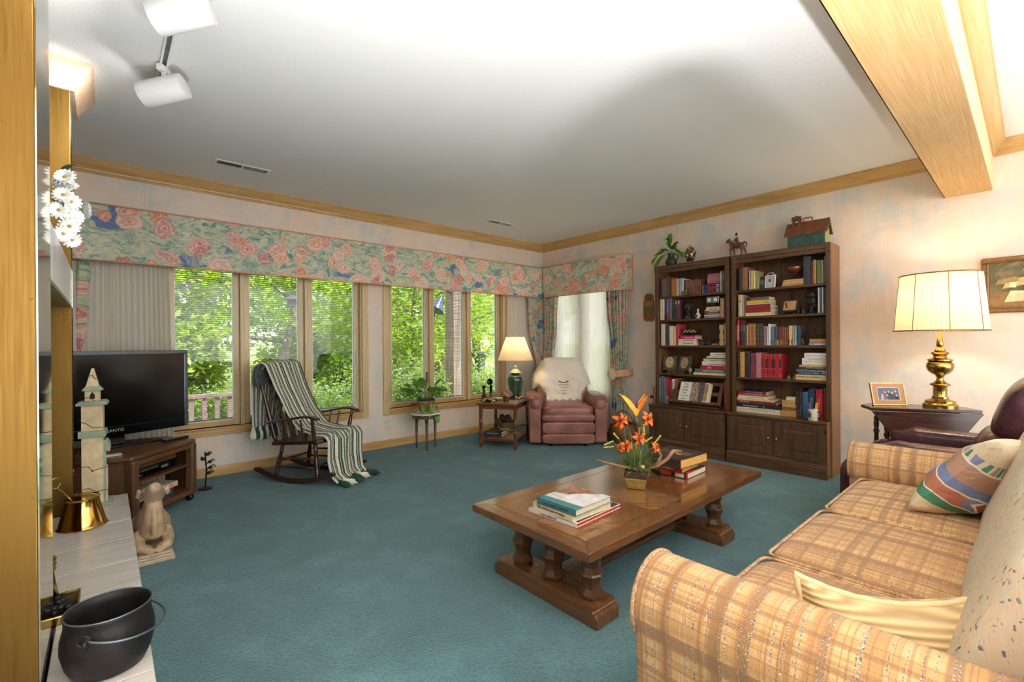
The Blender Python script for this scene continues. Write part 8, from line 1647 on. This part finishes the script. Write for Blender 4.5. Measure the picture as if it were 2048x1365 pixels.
def tree(x, y, h, r, lab, fm, lean=(0, 0), cz=.35, nclu=70, per=70, size=.085, crown=(2.2, 2.0, 2.2), trunk=True, limbs=5, seed=0):
    rn = random.Random(seed); gz = GP((x+40)/110, (y-5)/75)[2] if y > 5 else GZ
    t = thing('tree', lab, 'tree', (x, y, gz)); top = Vector((lean[0]*h, lean[1]*h, h))
    pts = [Vector((0, 0, -.1))]+[top*u+Vector((rn.uniform(-.12, .12), rn.uniform(-.12, .12), 0)) for u in (.25, .5, .75)]+[top]
    B().tube(pts, [r*1.25, r, r*.85, r*.6, r*.3], 12).build('trunk', BARKM, t, smooth=True)
    cl = []
    for k in range(limbs):
        u = rn.uniform(.28, .8); p0 = top*u; a = rn.uniform(0, 6.28); L = rn.uniform(1.2, 2.4); p1 = p0+Vector((math.cos(a)*L, math.sin(a)*L, rn.uniform(.2, 1.2))); m_ = p0.lerp(p1, .5)+Vector((0, 0, rn.uniform(-.2, .3)))
        B().tube([p0, m_, p1, p1+Vector((math.cos(a)*.6, math.sin(a)*.6, .3))], [r*.45, r*.35, r*.2, r*.08], 8).build('limb', BARKM, t, smooth=True)
        cl += [tuple(p1+Vector((rn.gauss(0, .4), rn.gauss(0, .4), rn.gauss(0, .3)))) for _ in range(5)]
    cc = top*(.5+cz*.5)
    while len(cl) < nclu:
        d = Vector((rn.gauss(0, 1), rn.gauss(0, 1), rn.gauss(0, 1))).normalized()*rn.uniform(.35, 1)**.6; cl.append((cc.x+d.x*crown[0], cc.y+d.y*crown[1], cc.z+d.z*crown[2]))
    leaves(cl, per, (.30, .30, .17), size, 'foliage', fm, t); return t
tree(2.6, 10.2, 4.6, .11, 'slender maple leaning right beyond the middle sash of the left window', FOL[0], (.13, .0), .4, 90, 75, .075, (2.1, 1.5, 1.9), seed=1)
tree(.2, 9.4, 4.4, .09, 'leafy maple outside the left sash above the television', FOL[0], (-.05, .02), .3, 100, 80, .075, (2.0, 1.5, 2.2), seed=2)
tree(5.2, 12.5, 6.0, .13, 'maple outside the right sash of the left window', FOL[0], (-.03, .0), .3, 110, 70, .085, (2.3, 1.8, 2.8), seed=3)
tree(-1.8, 12.5, 6.0, .14, 'tall tree half hidden by the sheer curtain at the left window', FOL[1], (.02, 0), .2, 110, 60, .095, (2.6, 2, 3.0), seed=4)
tree(2.0, 16.5, 8.5, .20, 'grey-trunked hickory standing far behind the slender leaning maple', FOL[1], (.0, 0), .3, 120, 55, .12, (3.2, 2.4, 3.8), seed=5)
tree(5.8, 18.5, 9.5, .22, 'grey-trunked hickory at the far right of the left window view', FOL[1], (.01, 0), .3, 120, 55, .12, (3.3, 2.4, 4.2), seed=6)
tree(-1.6, 20, 9, .24, 'distant hickory above the television at the far left', FOL[1], (.0, 0), .25, 120, 55, .13, (3.6, 2.4, 4.2), seed=7)
tree(7.05, 11.0, 9.0, .40, 'massive old tree trunk behind the wooden post', FOL[1], (-.01, 0), .6, 60, 50, .10, (2.6, 1.8, 2.2), limbs=3, seed=8)
tree(5.05, 8.9, 3.6, .06, 'young maple leafing out at the left sash of the right window', FOL[0], (.04, 0), .4, 80, 75, .07, (.85, .9, 1.6), seed=9)
tree(10.6, 14.5, 6.5, .13, 'maple outside the right sash of the right window', FOL[0], (-.06, 0), .3, 100, 65, .09, (2.2, 1.8, 2.6), seed=10)
tree(13, 22, 10, .24, 'distant hickory behind the garden pedestal', FOL[1], (.0, 0), .2, 130, 55, .14, (3.8, 2.6, 4.8), seed=12)
tree(9.5, 24, 11, .25, 'distant hickory between the two windows', FOL[1], (.0, 0), .2, 130, 55, .14, (3.8, 2.6, 5.2), seed=13)
for k in range(9):
    x = -14+6.2*k; y = 33+2.5*math.sin(k*1.9); tree(x, y, 12.5, .3, 'far woodland tree on the rising ground beyond the lawn', FOL[(k % 2)], (0, 0), .05, 130, 38, .24, (4.6, 2.6, 6.2), limbs=2, seed=30+k)['group'] = 'far woodland trees'
def shrub(x, y, w, h, lab, per=130, m=2, size=.032, nc=40, group=None):
    gz = GP((x+40)/110, (y-5)/75)[2]; t = thing('shrub', lab, 'shrub', (x, y, gz), group=group); rn = random.Random(int(x*100)); cl = []
    b = B()
    for k in range(7): a = k*.9; b.tube([(0, 0, -.05), (.3*w*math.cos(a), .3*w*math.sin(a), h*.45), (.55*w*math.cos(a), .45*w*math.sin(a), h*.8)], [.02, .014, .006], 6)
    b.build('stems', BARKM, t)
    for k in range(nc): d = Vector((rn.gauss(0, 1), rn.gauss(0, 1), rn.gauss(0, .8))).normalized()*rn.uniform(.5, 1); cl.append((d.x*w*.85, d.y*w*.7, h*.55+d.z*h*.5))
    leaves(cl, per, (.11*w+.03, .11*w+.03, .09*h), size, 'foliage', FOL[m], t, .7)
for a in ((2.15, 6.6, .60, 1.25, 'azalea bush below the right end of the left window'), (3.1, 7.0, .62, 1.32, 'azalea bush between the two garden windows'), (3.75, 6.5, .55, 1.30, 'azalea bush at the left sash of the right window'), (4.25, 7.6, .6, 1.28, 'azalea bush left of the wooden post'), (5.0, 7.3, .45, 1.15, 'azalea bush right behind the wooden post'), (5.5, 6.9, .55, 1.22, 'azalea bush at the right sash of the right window'), (6.4, 7.6, .7, 1.25, 'azalea bush furthest right beyond the post'), (1.1, 8.2, .6, 1.0, 'azalea bush behind the rocking chair')): shrub(*a)
for a in ((2.6, 6.0, .18, .62, 'small bright green sapling low in the left window', 60, 0, .05, 14), (.2, 8.4, .6, 1.0, 'loose shrub behind the television and deck rail', 110, 0, .05, 36), (4.1, 9.6, .8, 1.7, 'tall laurel bush behind the azaleas', 120, 1, .06, 50), (8.4, 12.4, .9, 1.3, 'rounded shrub in front of the garden pedestal', 100, 1, .06, 40), (1.3, 12.6, 1.0, 2.3, 'bright understory bush on the lawn seen past the rocking chair', 130, 0, .08, 60), (4.1, 13.5, 1.1, 2.5, 'bright understory bush behind the right sash of the left window', 130, 0, .08, 60), (8.2, 15.5, 1.2, 2.6, 'understory bush far behind the wooden post', 130, 0, .08, 60), (-.6, 11.2, .9, 2.0, 'understory bush at the left behind the deck railing', 130, 0, .08, 50)): shrub(*a)
POSTW = wood((92, 76, 66), (120, 102, 90), (146, 128, 114), 'z', .6, .8, 'weathered_post')
gp_ = thing('garden_post', 'square weathered wooden post outside the right window', 'post', (4.665, 6.8, GZ))
B().box(-.13, -.13, 0, .13, .13, 4.2).build('post', POSTW, gp_, bevel=.01); B().tube([(-.12, -.05, 2.58), (-.24, -.1, 2.62), (-.36, -.12, 2.58)], .016, 8).build('bracket', IRON, gp_)
bf = thing('bell_lamp', 'dark bell-shaped lamp hanging from a bracket on the wooden post', 'lamp', (4.20, 6.62, 1.83))
b = B().at(0, 0, 0, 0, R(28), 0); b.lathe([(.14, -.13), (.15, -.12), (.06, .06), (.03, .12), (.02, .15)], 20); b.build('bell', plain((62, 66, 86), .3, .5, name='dark_pewter'), bf, smooth='auto'); b = B().at(0, 0, 0, 0, R(28), 0); b.lathe([(0, -.125), (.12, -.128)], 18).build('rim', plain((150, 120, 76), .4, .4, name='bell_inside'), bf); B().tube([(.0, 0, .13), (.05, 0, .2)], .012, 6).build('hook', IRON, bf); B().tube([(-.07, 0, -.14), (-.09, 0, -.36)], .008, 6).build('clapper_cord', IRON, bf)
fd = thing('bird_feeder', 'small dark bird feeder hanging by the middle sash of the left window', 'bird feeder', (2.0, 7.0, 1.70)); B().box(-.07, -.07, 0, .07, .07, .012).box(-.05, -.05, .012, .05, .05, .10).build('hopper', plain((70, 58, 70), .5, name='feeder_wood'), fd); B().prism([(-.09, .10), (.09, .10), (.09, .115), (0, .16), (-.09, .115)], -.09, .09, 'y').build('roof', plain((90, 80, 96), .5, name='feeder_roof'), fd); B().tube([(0, 0, .15), (0, 0, 1.3)], .004, 5).build('hanger', IRON, fd)
bbt = thing('garden_pedestal', 'dark stone garden pedestal standing on the lawn', 'pedestal', (9.2, 12.0, GZ+.0)); B().lathe([(.32, -.05), (.3, .08), (.2, .16), (.17, .3), (.17, 1.15), (.24, 1.28), (.42, 1.36), (.42, 1.44), (0, 1.42)], 20).build('pedestal', plain((84, 84, 104), .7, var=.12, name='pedestal_stone'), bbt, smooth='auto')
df = thing('deck_railing', 'brown wooden deck railing outside behind the television', 'railing', (.9, 7.6, GZ))
RW = plain((112, 88, 92), .7, var=.12, scale=12, name='deck_wood'); B().box(-1.6, -.04, .98, .75, .06, 1.03).build('top_rail', RW, df, bevel=.004); B().box(-1.6, -.02, .12, .75, .03, .18).build('bottom_rail', RW, df)
for k in range(16): x = -1.55+.15*k; B().box(x, -.015, .18, x+.055, .015, .98).build('baluster', RW, df)
B().box(.68, -.06, 0, .80, .06, 1.15).build('post', RW, df, bevel=.005)
# unseen fill lights added below and behind the camera to brighten the ceiling
def uplight(x, y, lab, pw):
    t = thing('added_fill_uplight', lab, 'lamp', (x, y, 0)); B().lathe([(.10, 0), (.11, .01), (.11, .24), (.10, .25), (.095, .25), (.095, .16), (0, .155)], 28).build('can', BLACK, t, smooth='auto')
    L = bpy.data.lights.new('uplight', 'AREA'); L.shape = 'DISK'; L.size = .17; L.energy = pw; L.color = (.97, .98, 1); o = bpy.data.objects.new('uplight', L); C.objects.link(o); o.parent = t; o.location = (0, 0, .165); o.rotation_euler = (PI, 0, 0)
uplight(.30, 1.0, 'added unseen black fill uplight in front of the camera below the frame', 31)
uplight(.60, -.75, 'added unseen black fill uplight behind the camera', 175)
uplight(2.6, -2.3, 'added unseen black fill uplight behind the sofa', 45)
